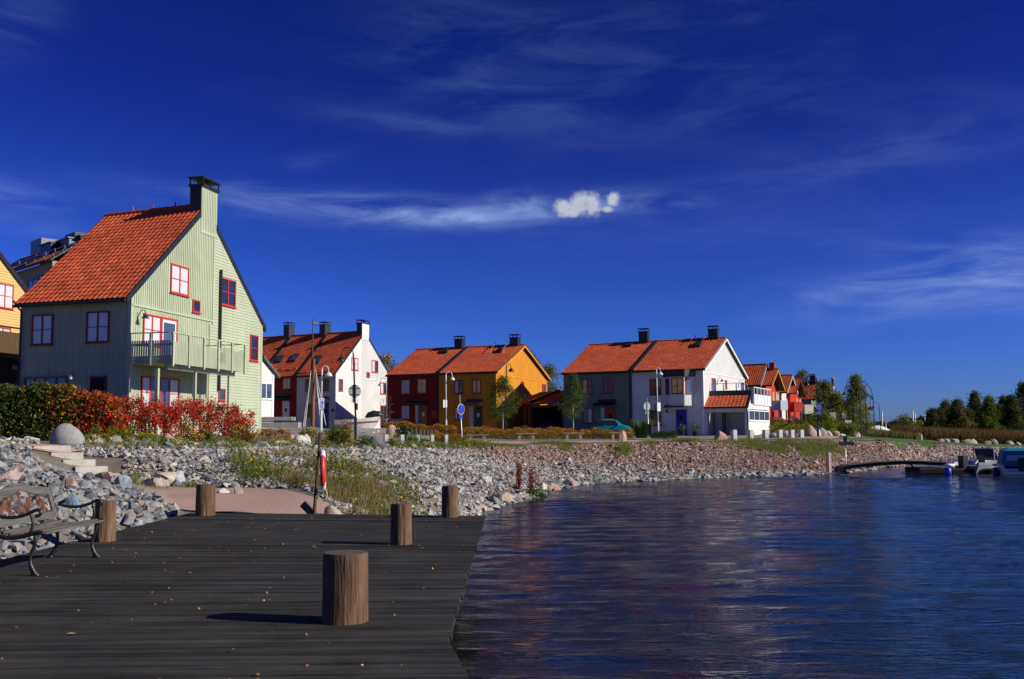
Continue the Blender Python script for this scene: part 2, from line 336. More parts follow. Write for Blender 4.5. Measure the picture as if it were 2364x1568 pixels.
def waves(gx, gy):
    x = gx.ravel(); y = gy.ravel(); r = np.random.default_rng(77); h = np.zeros(x.size)
    for k in range(30):
        lam = .36 * (3.6 ** r.uniform(0, 1)); th = math.radians(260) + r.normal(0, .22); q = 2 * math.pi / lam; h += .0026 * lam * np.sin(q * (x * math.cos(th) + y * math.sin(th)) + r.uniform(0, 6.3) + .5 * np.sin(x * .23 + y * .17 + k))
    calm = .55 + .45 * (.5 + .5 * np.sin(x * .21 + 1.3 * np.sin(y * .09))) ; fade = np.clip((70 - y) / 20, .0, 1) * np.clip((y - 1) / 3, 0, 1) * np.clip((56 - x) / 12, 0, 1) * np.clip((x + 4) / 1.5, 0, 1)
    return WL + h * calm * fade
water = grid_mesh('water', wxs, wys, waves, water_mat())

def strip(name, front, back, m, up=.02, nu=60, nv=8, kind='structure', extra=None):
    """sheet on the terrain between two lines given as (u, D)"""
    us = np.linspace(0, 1, nu)
    def ln(tab):
        k = np.linspace(0, 1, len(tab)); P = np.array([uD(*t[:2]) for t in tab]); return np.stack([np.interp(us, k, P[:, 0]), np.interp(us, k, P[:, 1])], 1)
    a, b = ln(front), ln(back); V = []
    for j in range(nv + 1):
        t = j / nv; V.append(a * (1 - t) + b * t)
    V = np.concatenate(V); z = zground(V[:, 0], V[:, 1]) + up
    V = np.column_stack([V, z]); i = np.arange(nv * (nu - 1)); r = i // (nu - 1); c = i % (nu - 1); q = r * nu + c
    o = make_mesh(name, V, np.stack([q, q + 1, q + nu + 1, q + nu], 1), m, smooth=True); tag(o, kind=kind); return o
pinkgravel = mat('pink_gravel', (.36, .22, .18), .95, col2=(.52, .36, .30), scale=22, bump=.6, bscale=60)
greygravel = mat('grey_gravel', (.20, .18, .165), .95, col2=(.32, .29, .27), scale=14, bump=.5, bscale=50)
asphalt = mat('asphalt', (.075, .072, .07), .9, col2=(.11, .105, .10), scale=6, bump=.3, bscale=60)
lawnm = mat('lawn_green', (.035, .085, .008), .95, col2=(.07, .13, .014), scale=3, bump=.6, bscale=40)
meadow = mat('rough_meadow', (.075, .085, .02), .95, col2=(.15, .14, .045), scale=2.2, bump=.8, bscale=30)
strip('gravel_path', [(330, 21), (450, 19.6), (620, 19.5), (790, 19.2)], [(230, 28.4), (430, 26.0), (600, 25.4), (790, 21.5)], pinkgravel, .03)
strip('upper_path', [(-150, 30.2), (40, 30.2), (140, 30.9)], [(-150, 32.5), (40, 32.4), (200, 31.8)], pinkgravel, .04, 30, 5)
strip('promenade', [(t[0], t[1] + 2.4) for t in TOP if 1000 < t[0] < 2000], [(t[0], t[1] + 7.0) for t in TOP if 1000 < t[0] < 2000], pinkgravel, .03, 80, 6)
strip('plaza_gravel', [(610, 47), (700, 48.5), (800, 50), (900, 53), (1050, 60)], [(610, 60), (700, 60), (800, 60), (900, 64), (1050, 67)], greygravel, .03, 50, 10)
strip('street', [(700, 76), (900, 79), (1150, 83), (1350, 79), (1500, 80), (1640, 79)], [(700, 93), (880, 90), (1150, 89), (1350, 89), (1500, 87), (1640, 86)], asphalt, .03, 50, 8)
strip('forecourt', [(1440, 69.5), (1560, 72), (1700, 75), (1800, 78)], [(1440, 80), (1560, 84), (1700, 86), (1800, 88)], greygravel, .035, 50, 8)
strip('lawn', [(1940, 73.5), (2036, 76.5), (2100, 84.5), (2164, 91.5), (2312, 99.5), (2450, 104.5), (2800, 112.5)], [(1900, 90), (2036, 100), (2100, 103), (2164, 106), (2312, 113), (2450, 118), (2800, 127)], lawnm, .05, 80, 10)
strip('meadow', [(1800, 110), (2036, 101), (2164, 107), (2312, 114), (2800, 128)], [(1800, 300), (2036, 300), (2164, 300), (2312, 300), (2800, 300)], meadow, .04, 40, 12)

# ---------------------------------------------------------------- rocks
def ico(sub):
    bm = bmesh.new(); bmesh.ops.create_icosphere(bm, subdivisions=sub, radius=1.0)
    V = np.array([v.co[:] for v in bm.verts]); Fc = np.array([[v.index for v in f.verts] for f in bm.faces]); bm.free(); return V, Fc
ICO1, ICO2, ICO3 = ico(1), ico(2), ico(3)
def rock_shape(V, k=9, round_=0.0, rng=RNG):
    n = rng.normal(size=(k, 3)); n /= np.linalg.norm(n, axis=1)[:, None]; n = np.vstack([n, np.eye(3), -np.eye(3)])
    n = n[:k + 2]; h = rng.uniform(.36, .9, len(n)) * (1 - round_) + .8 * round_; d = V @ n.T
    r = np.min(np.where(d > .05, h / np.maximum(d, .05), 9), axis=1); r = np.minimum(r, 1.3)
    return V * (r * (1 - round_) + .85 * round_)[:, None]
def shard(n=9):
    while True:
        p = RNG.normal(size=(n, 3)); p /= np.linalg.norm(p, axis=1)[:, None]; d = np.linalg.norm(p[:, None] - p[None], axis=2) + np.eye(n) * 9
        if d.min() > .45: break
    bm = bmesh.new(); vs = [bm.verts.new(q) for q in p]; bmesh.ops.convex_hull(bm, input=vs); bm.verts.ensure_lookup_table(); bm.normal_update()
    V = np.array([v.co[:] for v in bm.verts]); bm.verts.index_update(); Fc = np.array([[v.index for v in f.verts] for f in bm.faces if len(f.verts) == 3]); bm.free()
    return V, Fc
PROTO = [shard() for _ in range(30)]; PROTO = [q for q in PROTO if q[1].shape == (14, 3) and len(q[0]) == 9]
def rotmats(n, rng=RNG):
    q = rng.normal(size=(n, 4)); q /= np.linalg.norm(q, axis=1)[:, None]; w, x, y, z = q.T
    return np.stack([1 - 2 * (y * y + z * z), 2 * (x * y - z * w), 2 * (x * z + y * w), 2 * (x * y + z * w), 1 - 2 * (x * x + z * z), 2 * (y * z - x * w), 2 * (x * z - y * w), 2 * (y * z + x * w), 1 - 2 * (x * x + y * y)], 1).reshape(n, 3, 3)
def rock_field(name, xy, size, cols, m, flat=.72, sink=.25):
    n = len(xy); z = tzs(xy[:, 0], xy[:, 1]); R = rotmats(n); pid = RNG.integers(0, len(PROTO), n)
    P = np.stack([PROTO[i][0] for i in pid])
    sc = size[:, None] * RNG.uniform([.8, .62, .5], [1.4, 1.1, .9], (n, 3))
    P = P * sc[:, None, :]; P = np.einsum('nij,nkj->nki', R, P); P[:, :, 2] *= flat
    P[:, :, 0] += xy[:, 0, None]; P[:, :, 1] += xy[:, 1, None]; P[:, :, 2] += (z + size * sink)[:, None]
    k = 9; Fc = (np.stack([PROTO[i][1] for i in pid]) + (np.arange(n) * k)[:, None, None]).reshape(-1, 3)
    o = make_mesh(name, P.reshape(-1, 3), Fc, m, tint=np.repeat(cols, k, axis=0)); return o
rockm = mat('rock', (.78, .78, .78), .9, col2=(1.0, 1.0, 1.0), scale=9, bump=.5, bscale=25, attr='tint')
GREY = np.array([(.50, .48, .45), (.40, .40, .39), (.58, .56, .53), (.27, .28, .30), (.18, .19, .21), (.62, .58, .50), (.52, .38, .31), (.33, .34, .37), (.56, .51, .43)])
PINK = np.array([(.47, .27, .21), (.40, .22, .17), (.52, .35, .28), (.33, .19, .16), (.45, .32, .28), (.30, .27, .27), (.55, .42, .34), (.38, .24, .20)])
def pick(pal, n, rng=RNG): return pal[rng.integers(0, len(pal), n)] * rng.uniform(.8, 1.15, (n, 1))
def sample(n, u0, u1, lo, hi, rng=RNG):
    """points in the (u, D) band, uniform by area; lo/hi functions of u"""
    u = rng.uniform(u0, u1, n * 3); a = np.array([lo(x) for x in u]); b = np.array([hi(x) for x in u]); t = rng.uniform(0, 1, n * 3); D = a + (b - a) * t
    w = np.maximum(b - a, 0) * D; keep = rng.uniform(0, w.max(), n * 3) < w; u, D, t = u[keep][:n], D[keep][:n], t[keep][:n]
    return u, D, t, np.column_stack([(u - 2 - CX) / F * D, D])
Ds = lambda u: float(np.interp(u, [t[0] for t in SHORE], [t[1] for t in SHORE]))
Dt = lambda u: float(np.interp(u, [t[0] for t in TOP], [t[1] for t in TOP]))
def Dbot(u): # foot of the rubble bank
    return float(np.interp(u, [175, 230, 290, 420, 560, 700, 790, 900, 1000, 1050, 1080, 1130], [32.0, 30.6, 28.8, 27.0, 26.0, 24.5, 20.5, 19.5, 19.6, 20.5, 28.0, 32.0])) if u < 1130 else Ds(u) - .6
def clumpmask(xy, s, seed):
    r = np.random.default_rng(seed); v = np.zeros(len(xy))
    for _ in range(7):
        k = r.normal(size=2) * s; v += np.sin(xy @ k + r.uniform(0, 6.3))
    return v / 3.0
GRASSY = lambda u, t, xy: (clumpmask(xy, .55, 5) > .35)
def rubble():
    # bank from the steps to the end of the promenade
    u, D, t, xy = sample(50000, 180, 2040, Dbot, lambda a: Dt(a) + .3)
    size = RNG.lognormal(-2.72, .40, len(u)) * (1 + .7 * (t < .08) * (u > 1100)); size = np.clip(size, .045, .34)
    pinkl = np.interp(u, [1000, 1100, 1250, 1400, 1600, 1900, 2040], [1.1, .86, .62, .40, .22, .10, .1])
    pink = (t > pinkl + RNG.normal(0, .05, len(u)))
    cols = np.where(pink[:, None], pick(PINK, len(u)) * .9, pick(GREY, len(u)) * .84)
    stepz = (u > 60) & (u < 292) & (D > 27.6) & (D < 31.3)
    weedy = (u < 960) & (u > 540) & (D < 34) & (RNG.uniform(0, 1, len(u)) < .2)
    k = ~(weedy | stepz)
    o = rock_field('shore_rubble', xy[k], size[k], cols[k], rockm); tag(o, kind='stuff', label='grey and pink broken stones covering the bank above the water', cat='rubble')
    # left pile beside the dock
    n = 25000; x = RNG.uniform(-19, -6.0, n); y = RNG.uniform(5, 30.4, n)
    uu = x / y * F + CX; keep = (uu > -140) & (uu < np.interp(y, [18.5, 19.5, 22, 25, 27, 28, 29, 30.4], [452, 425, 352, 280, 225, 175, 135, 80])) & (x < -6.05) & (y < 30.4)
    keep &= ~((uu > 70) & (uu < 330) & (y > 28.6) & (y < 31.4)); keep &= ~((x > -6.25) & (y < 19)) & ~((y > 19.0) & (x > -6.6))
    xy = np.column_stack([x, y])[keep]; size = np.clip(RNG.lognormal(-2.58, .44, len(xy)), .035, .21)
    cols = pick(GREY, len(xy)) * np.array([.60, .64, .68])
    o = rock_field('dockside_rubble', xy, size, cols, rockm); tag(o, kind='stuff', label='blue grey broken stones heaped beside the wooden dock', cat='rubble')
    # far bank behind the jetty
    u, D, t, xy = sample(15000, 2040, 2480, lambda a: Ds(a) - .8, lambda a: Dt(a) + .3)
    size = np.clip(RNG.lognormal(-2.15, .35, len(u)), .06, .26); cols = np.where(RNG.uniform(0, 1, (len(u), 1)) < .7, pick(PINK, len(u)), pick(GREY, len(u)))
    o = rock_field('far_rubble', xy, size, cols, rockm); tag(o, kind='stuff', label='pink stones on the far bank below the lawn strip', cat='rubble')
    # stones between hedge and path, top of bank
    u, D, t, xy = sample(1800, -60, 1000, lambda a: Dt(a) - .2, lambda a: Dt(a) + 2.2)
    k = ~((u > 95) & (u < 215)); xy = xy[k]
    size = np.clip(RNG.lognormal(-2.3, .5, len(xy)), .05, .35); o = rock_field('border_stones', xy, size, pick(GREY, len(xy)), rockm); tag(o, kind='stuff', label='scattered pale stones along the top of the bank', cat='rubble')
rubble()
ND = [0]
def boulder(u, D, w, h, col, label, roundness=.35, asp=.8, z=None, group='boulders along the shore', sub=ICO3):
    r = np.random.default_rng(100 + ND[0]); ND[0] += 1
    V = rock_shape(sub[0], 7 if roundness < .3 else 11, roundness, r) if roundness < .95 else sub[0].copy()
    nz = sum(np.sin(V @ (r.normal(size=3) * s) + r.uniform(0, 6)) * a for s, a in ((2, .03), (5, .02), (9, .012)))
    V = V * (1 + nz)[:, None]; a = r.uniform(0, 6.3); ca, sa = math.cos(a), math.sin(a)
    V = V / np.abs(V).max(0)
    V = np.column_stack([V[:, 0] * ca - V[:, 1] * sa, V[:, 0] * sa + V[:, 1] * ca, V[:, 2]])
    x, y = uD(u, D); zz = tz(x, y) if z is None else z
    V[:, 0] *= w / 2; V[:, 1] *= w / 2 * asp; V[:, 2] = np.where(V[:, 2] < 0, V[:, 2] * .4, V[:, 2]) * h * .95 + h * .06
    V += np.array([x, y, zz]); o = make_mesh('boulder', V, sub[1], rockm, tint=np.tile(np.array(col), (len(V), 1)), smooth=roundness > .5, origin=(x, y, zz)); tag(o, label, 'boulder', group); return o
boulder(159, 33.0, 1.12, .74, (.36, .36, .35), 'big rounded grey boulder topping the bank in front of the green hedge', .8)
boulder(392, 35.6, .92, .46, (.50, .33, .25), 'flat-topped pinkish brown boulder under the red bushes', .25)
boulder(868, 46.2, 1.25, .55, (.14, .145, .16), 'dark grey boulder beside the first short concrete post', .3)
boulder(905, 60, .75, .62, (.52, .36, .25), 'round brown and tan boulder behind the short concrete posts', .8)
boulder(918, 64, .62, .42, (.58, .57, .54), 'pale round boulder just behind the tan one', .85)
boulder(941, 60, .5, .34, (.55, .55, .53), 'pale boulder between juniper and log stumps', .8)
boulder(1008, 64, .55, .3, (.52, .48, .42), 'low pale boulder right of the row of log stumps', .8)
boulder(1437, 65.0, .78, .72, (.50, .33, .26), 'pink boulder in front of the rightmost plank bench', .3)
boulder(1660, 70, 1.05, .82, (.50, .34, .28), 'pointed pink boulder in front of the white house annex', .2)
boulder(694, 42.5, .75, .48, (.66, .63, .57), 'white angular boulder among the yellow shrubs', .3)
boulder(708, 42.8, .5, .62, (.62, .60, .54), 'upright pale boulder touching the white angular one', .5)
boulder(676, 43.5, .4, .5, (.60, .46, .26), 'ochre boulder left of the white angular one', .6)
boulder(720, 25.5, .5, .3, (.28, .27, .27), 'dark stone in weeds behind the lifebuoy pole', .3)
boulder(775, 19.8, .45, .25, (.50, .40, .31), 'pinkish stone at the dock end right of the lifebuoy pole', .3)
for (px, D, w, h, c, l) in [((c7(935, 350)), 27.8, .95, .55, (.48, .31, .24), 'wedge shaped pink stone right of the concrete steps'),
        (c7(1470, 440), 27.5, .9, .5, (.60, .53, .42), 'large cream stone in the middle of the left bank'),
        (c7(1245, 460), 27.5, .85, .42, (.58, .54, .46), 'slanted cream stone left of the largest cream one'),
        (c7(1590, 470), 27.5, .55, .5, (.48, .49, .50), 'blocky grey white stone right of the largest cream one'),
        (c7(1400, 560), 26.6, .75, .48, (.46, .40, .36), 'brownish stone below the largest cream stone'),
        (c7(1555, 540), 26.8, .6, .36, (.26, .28, .30), 'dark grey stone below the blocky white one'),
        (c7(1125, 290), 31.5, .28, .3, (.09, .10, .12), 'small black round stone at the top of the bank'),
        (c7(1130, 400), 28.6, .4, .35, (.44, .45, .48), 'small blue grey stone near the pink wedge'),
        (c7(1040, 420), 27.5, .6, .45, (.42, .36, .35), 'purplish stone beside the pink wedge'),
        (c7(2070, 640), 23.5, .42, .36, (.42, .34, .30), 'brown grey stone at the edge of the gravel path'),
        (c7(1920, 640), 23.8, .5, .26, (.62, .62, .62), 'white stone behind the left rear timber post'),
        (c7(1080, 640), 21.5, .5, .5, (.36, .41, .46), 'tall blue grey stone at the near end of the gravel path'),
        (c7(650, 680), 17.0, .45, .40, (.22, .28, .38), 'dark blue grey stone above the bench end'),
        (c7(70, 600), 18.5, .75, .55, (.42, .32, .28), 'pinkish pointed stone left above the bench'),
        (c7(650, 600), 19.5, .38, .3, (.52, .34, .26), 'small pink stone midway between bench and steps'),
        (c7(1400, 940), 19.0, .0, .0, None, None)]:
    if c is None: continue
    q = tuD(px[0], D); boulder(px[0], D, w * .8, h * .7, c, l, .0, .8, group='single stones on the left bank', sub=ICO3)
for (px, w, h, c, l) in [(e1(430, 760), .95, .55, (.60, .46, .33), 'tan stone at the waterline left of the red dock plants'),
        (e1(320, 790), .7, .45, (.22, .25, .22), 'greenish dark stone at the waterline nearest the dock'),
        (e1(540, 730), .85, .4, (.45, .46, .44), 'grey flat stone right below the red plants'),
        (e1(1050, 560), .9, .5, (.62, .55, .42), 'cream stone right of the red plants'),
        (e1(1190, 570), .9, .55, (.52, .33, .24), 'salmon stone at the waterline beside the cream one'),
        (e1(1080, 650), .8, .42, (.60, .48, .36), 'tan stone touching the water below the salmon one'),
        (e1(1260, 500), 1.3, .6, (.16, .19, .21), 'long dark stone slanting towards the water'),
        (e1(1470, 500), 1.0, .55, (.55, .42, .33), 'pinkish stone right of the long dark one'),
        (e1(1420, 540), .8, .42, (.15, .17, .21), 'small dark stone at the waterline right of the long one'),
        (e1(1900, 430), 1.0, .6, (.20, .24, .22), 'dark pyramid stone by the waterline'),
        (e1(1610, 370), .8, .45, (.62, .54, .50), 'whitish pink stone up from the dark pyramid'),
        (e1(180, 450), .8, .45, (.62, .61, .58), 'white stone on the bank above the dock corner'),
        (e1(50, 530), .75, .5, (.64, .61, .55), 'bright white stone left of the other white one'),
        (e1(1740, 530), .6, .25, (.50, .42, .33), 'small flat brown stone at the water edge'),
        (e1(590, 470), .6, .4, (.52, .36, .30), 'pink stone behind the red plants')]:
    hz = 1000 - .00805 * (px[0] - 1182); Dd = 28
    for _ in range(30):
        Dn = (HC - max(tz(*uD(px[0], Dd)), WL)) * F / max(px[1] - hz + 6, 5); Dd = Dd * .6 + Dn * .4
    boulder(px[0], Dd, w * .7, h * .62, c, l, .0, .8, group='larger stones along the waterline', sub=ICO3)
for i, (px, D, w, h, c, l) in enumerate([(g2(220, 1040), 74, 1.5, .75, (.50, .50, .50), 'grey boulder between the third and fourth concrete post from the annex'),
        (g2(480, 1040), 75, 1.4, .8, (.62, .57, .47), 'cream boulder right of a concrete post below the yellow hedge'),
        (g2(545, 1020), 77, 1.0, .6, (.44, .32, .28), 'brown boulder behind the cream one'),
        (g2(710, 1040), 76, 1.2, .6, (.60, .58, .52), 'pale boulder left of the last concrete post'),
        (g2(850, 1020), 77, .9, .7, (.45, .45, .46), 'grey boulder right behind the last concrete post'),
        (g2(990, 1010), 77, 1.55, 1.15, (.50, .36, .31), 'largest pinkish round boulder under the bush'),
        (g2(1110, 1020), 78, 1.2, .9, (.56, .57, .60), 'bluish white boulder next to the largest pink one'),
        (g2(1210, 1020), 79, 1.4, .9, (.55, .44, .38), 'tan boulder behind the blue sign post'),
        (g2(1320, 990), 82, 1.3, .6, (.50, .46, .38), 'beige boulder in the planted slope'),
        (g2(1480, 1000), 84, 1.3, .7, (.52, .34, .28), 'pink slab boulder in the planted slope'),
        (g2(1620, 1020), 88, 1.2, .4, (.60, .56, .50), 'low pale boulder below the small shrubs'),
        (g2(1900, 1020), 90, 1.2, .8, (.56, .50, .46), 'pale boulder beside the black lamp base'),
        (g2(1960, 1010), 92, 1.1, .7, (.52, .38, .32), 'pink boulder right of the black lamp base')]):
    boulder(px[0], D, w * .72, h * .72, c, l, .45, group='boulders edging the promenade')
for i, (x, y, D, w, h, c, l) in enumerate([(520, 935, 112, 3.0, 1.9, (.50, .46, .40), 'leftmost of the boulders on the far lawn'), (820, 945, 108, 2.8, 1.9, (.50, .46, .38), 'upright beige boulder on the far lawn'),
        (1100, 965, 107, 2.2, .9, (.38, .35, .32), 'low brown boulder on the far lawn'), (1190, 972, 107, 2.4, 1.1, (.46, .42, .38), 'grey boulder left of the slanted pale one'), (1275, 975, 107, 2.4, 1.2, (.50, .45, .40), 'slanted pale boulder on the far lawn'), (1430, 982, 108, 4.0, 1.3, (.44, .40, .32), 'long low boulder on the far lawn'),
        (1525, 988, 108, 2.0, 1.5, (.60, .52, .46), 'round whitish boulder on the far lawn'), (1695, 1000, 108, 2.8, 1.4, (.34, .30, .28), 'dark grey boulder left of the pink one'), (1775, 1000, 108, 2.3, 1.7, (.56, .38, .32), 'pink boulder on the far lawn'),
        (1970, 978, 112, 2.2, 1.7, (.55, .55, .54), 'light grey boulder near the right end of the lawn'), (2070, 1003, 110, 2.4, 1.0, (.50, .46, .40), 'rightmost low boulder on the far lawn')]):
    q = c6(x, y); boulder(q[0], D, w * .44, h * .38, tuple(v * .8 for v in c), l, .4, group='boulders on the far lawn')
# ---------------------------------------------------------------- wooden dock
deckm = mat('dark_deck_board', (.024, .024, .024), .75, col2=(.078, .075, .070), scale=2.0, stretch=(.35, 5, 1), bump=.4, bscale=18, dirt=.38, dscale=.9, spec=.10, attr='tint')
pilem = mat('dark_pile_wood', (.03, .025, .02), .9, bump=.5, stretch=(8, 8, .6))
def dock():
    root = empty('dock', (-3, 12, 0), 'dark weathered plank dock running out beside the rubble bank', 'dock')
    def planks(name, L0, L1, R0_, R1_, n, label=None):
        # boards fanned between two end lines; each board a thin box
        V, Fc, T = [], [], []
        a0, a1, b0, b1 = map(Vector, (L0, L1, R0_, R1_))
        for i in range(n):
            t0, t1 = (i + .035) / n, (i + .965) / n
            l0, l1, r0, r1 = a0.lerp(a1, t0), a0.lerp(a1, t1), b0.lerp(b1, t0), b0.lerp(b1, t1)
            dz = RNG.normal(0, .0022); jr = RNG.normal(0, .008); w = (r0 - l0).normalized() * jr
            k = len(V)
            for q, z in ((l0, -.04), (r0 + w, -.04), (r1 + w, -.04), (l1, -.04), (l0, dz), (r0 + w, dz), (r1 + w, dz), (l1, dz)): V.append((q.x, q.y, z))
            for f in ((0, 3, 2, 1), (4, 5, 6, 7), (0, 1, 5, 4), (1, 2, 6, 5), (2, 3, 7, 6), (3, 0, 4, 7)): Fc.append([k + j for j in f])
            g = RNG.uniform(.8, 1.2); T += [(g * RNG.uniform(.97, 1.03), g, g * RNG.uniform(.95, 1.04))] * 8
        return make_mesh(name, V, np.array(Fc), deckm, root, tint=np.array(T))
    planks('deck', (-6.1, 7.1, 0), (-6.1, 19.25, 0), (-.46, 7.27, 0), (-.50, 17.93, 0), 84)
    planks('landing', (-9.5, -2.5, 0), (-9.5, 6.99, 0), (1.2, -2.5, 0), (-.46, 7.245, 0), 70)
    m = MB()
    m.prism([(-.54, 7.3, -.05), (-.58, 17.85, -.05), (-.54, 17.85, -.16), (-.50, 7.3, -.16)], (-.06, 0, 0))
    m.prism([(1.12, -2.5, -.05), (-.50, 7.2, -.05), (-.50, 7.2, -.16), (1.12, -2.5, -.16)], (-.06, 0, 0))
    m.prism([(-6.0, 19.1, -.05), (-.6, 17.85, -.05), (-.6, 17.85, -.25), (-6.0, 19.1, -.25)], (0, -.06, 0))
    m.build('edge_beam', pilem, root)
    for x, y in ((-1.05, 17.3), (-1.05, 14), (-1.05, 10.8), (-1.05, 7.6), (-.35, 4.5), (-3.2, 17.6), (-3.2, 12), (.1, 1.5)):
        MB().tube([(x, y, -2.6), (x, y, -.06)], .12, 10).build('pile', pilem, root)
dock()
def log_mat():
    m = bpy.data.materials.new('weathered_log'); MATS['log'] = m; m.use_nodes = True; nt = m.node_tree; b = nt.nodes['Principled BSDF']; b.inputs['Roughness'].default_value = .8
    tc = N(nt, 'ShaderNodeTexCoord'); mp = N(nt, 'ShaderNodeMapping'); mp.inputs['Scale'].default_value = (15, 15, 1.3); LK(nt, tc.outputs['Object'], mp.inputs[0])
    nz = N(nt, 'ShaderNodeTexNoise', i_Scale=1.6, i_Detail=7.0, i_Roughness=.6, i_Distortion=.9); LK(nt, mp.outputs[0], nz.inputs[0])
    rp = N(nt, 'ShaderNodeValToRGB'); e = rp.color_ramp.elements; e[0].position = .30; e[0].color = (.040, .020, .012, 1); e[1].position = .75; e[1].color = (.32, .225, .13, 1)
    a = rp.color_ramp.elements.new(.43); a.color = (.125, .058, .026, 1); a = rp.color_ramp.elements.new(.57); a.color = (.21, .12, .058, 1)
    LK(nt, nz.outputs[0], rp.inputs[0])
    n2 = N(nt, 'ShaderNodeTexNoise', i_Scale=2.2, i_Detail=3.0); LK(nt, tc.outputs['Object'], n2.inputs[0])
    mx = N(nt, 'ShaderNodeMixRGB', blend_type='MULTIPLY', i_Fac=.6); LK(nt, rp.outputs[0], mx.inputs[1]); LK(nt, n2.outputs[0], mx.inputs[2]); LK(nt, mx.outputs[0], b.inputs['Base Color'])
    bp = N(nt, 'ShaderNodeBump', i_Strength=.8, i_Distance=.02); LK(nt, nz.outputs[0], bp.inputs['Height']); LK(nt, bp.outputs[0], b.inputs['Normal']); return m
logm = log_mat()
endgrain = mat('end_grain', (.05, .042, .036), .9, col2=(.12, .10, .085), scale=14, bump=.4)
def post(x, y, r, h, label, seed, lean=(0, 0)):
    rr = np.random.default_rng(seed); n = 40; rows = 14; V = []; ph = rr.uniform(0, 6.3, 9)
    for j in range(rows):
        z = h * j / (rows - 1)
        for k in range(n):
            a = 2 * math.pi * k / n
            q = r * (1 + .018 * math.sin(2 * a + ph[0]) + .012 * math.sin(5 * a + ph[1] + z * 2) + .012 * math.sin(9 * a + ph[2] + z) - .07 * max(0, math.sin(6.5 * a + ph[3] + z * .7)) ** 10 + .02 * math.exp(-((z - .3 * h) ** 2 * 60 + (math.sin((a - ph[4]) / 2)) ** 2 * 30)))
            q *= 1.015 - .03 * (z / h)
            if j == rows - 1: q *= .985
            V.append((x + q * math.cos(a) + lean[0] * z, y + q * math.sin(a) + lean[1] * z, z))
    Fc = [(j * n + k, j * n + (k + 1) % n, (j + 1) * n + (k + 1) % n, (j + 1) * n + k) for j in range(rows - 1) for k in range(n)]
    root = empty('timber_post', (x, y, 0), label, 'timber post', 'thick timber posts standing on the dock')
    make_mesh('trunk', V, Fc, logm, root, smooth=False)
    top = [Vector(v) for v in V[-n:]]; c = sum(top, Vector()) / n
    W = [tuple(p) for p in top] + [tuple(c + (p - c) * .5 + Vector((0, 0, .006))) for p in top] + [tuple(c + Vector((0, 0, .008)))]
    make_mesh('cut_top', W, [(k, (k + 1) % n, n + (k + 1) % n, n + k) for k in range(n)] + [(n + k, n + (k + 1) % n, 2 * n) for k in range(n)], endgrain, root)
post(-1.32, 8.0, .178, .53, 'nearest and thickest timber post on the dock, casting a long shadow', 1)
post(-1.49, 13.5, .138, .53, 'middle timber post near the water side of the dock with a knot', 2)
post(-1.11, 17.75, .142, .54, 'far timber post at the dock corner next to the water', 3)
post(-5.62, 18.55, .172, .56, 'timber post at the back left corner by the gravel path', 4)
post(-5.68, 14.15, .142, .55, 'reddish timber post directly behind the garden bench', 5)

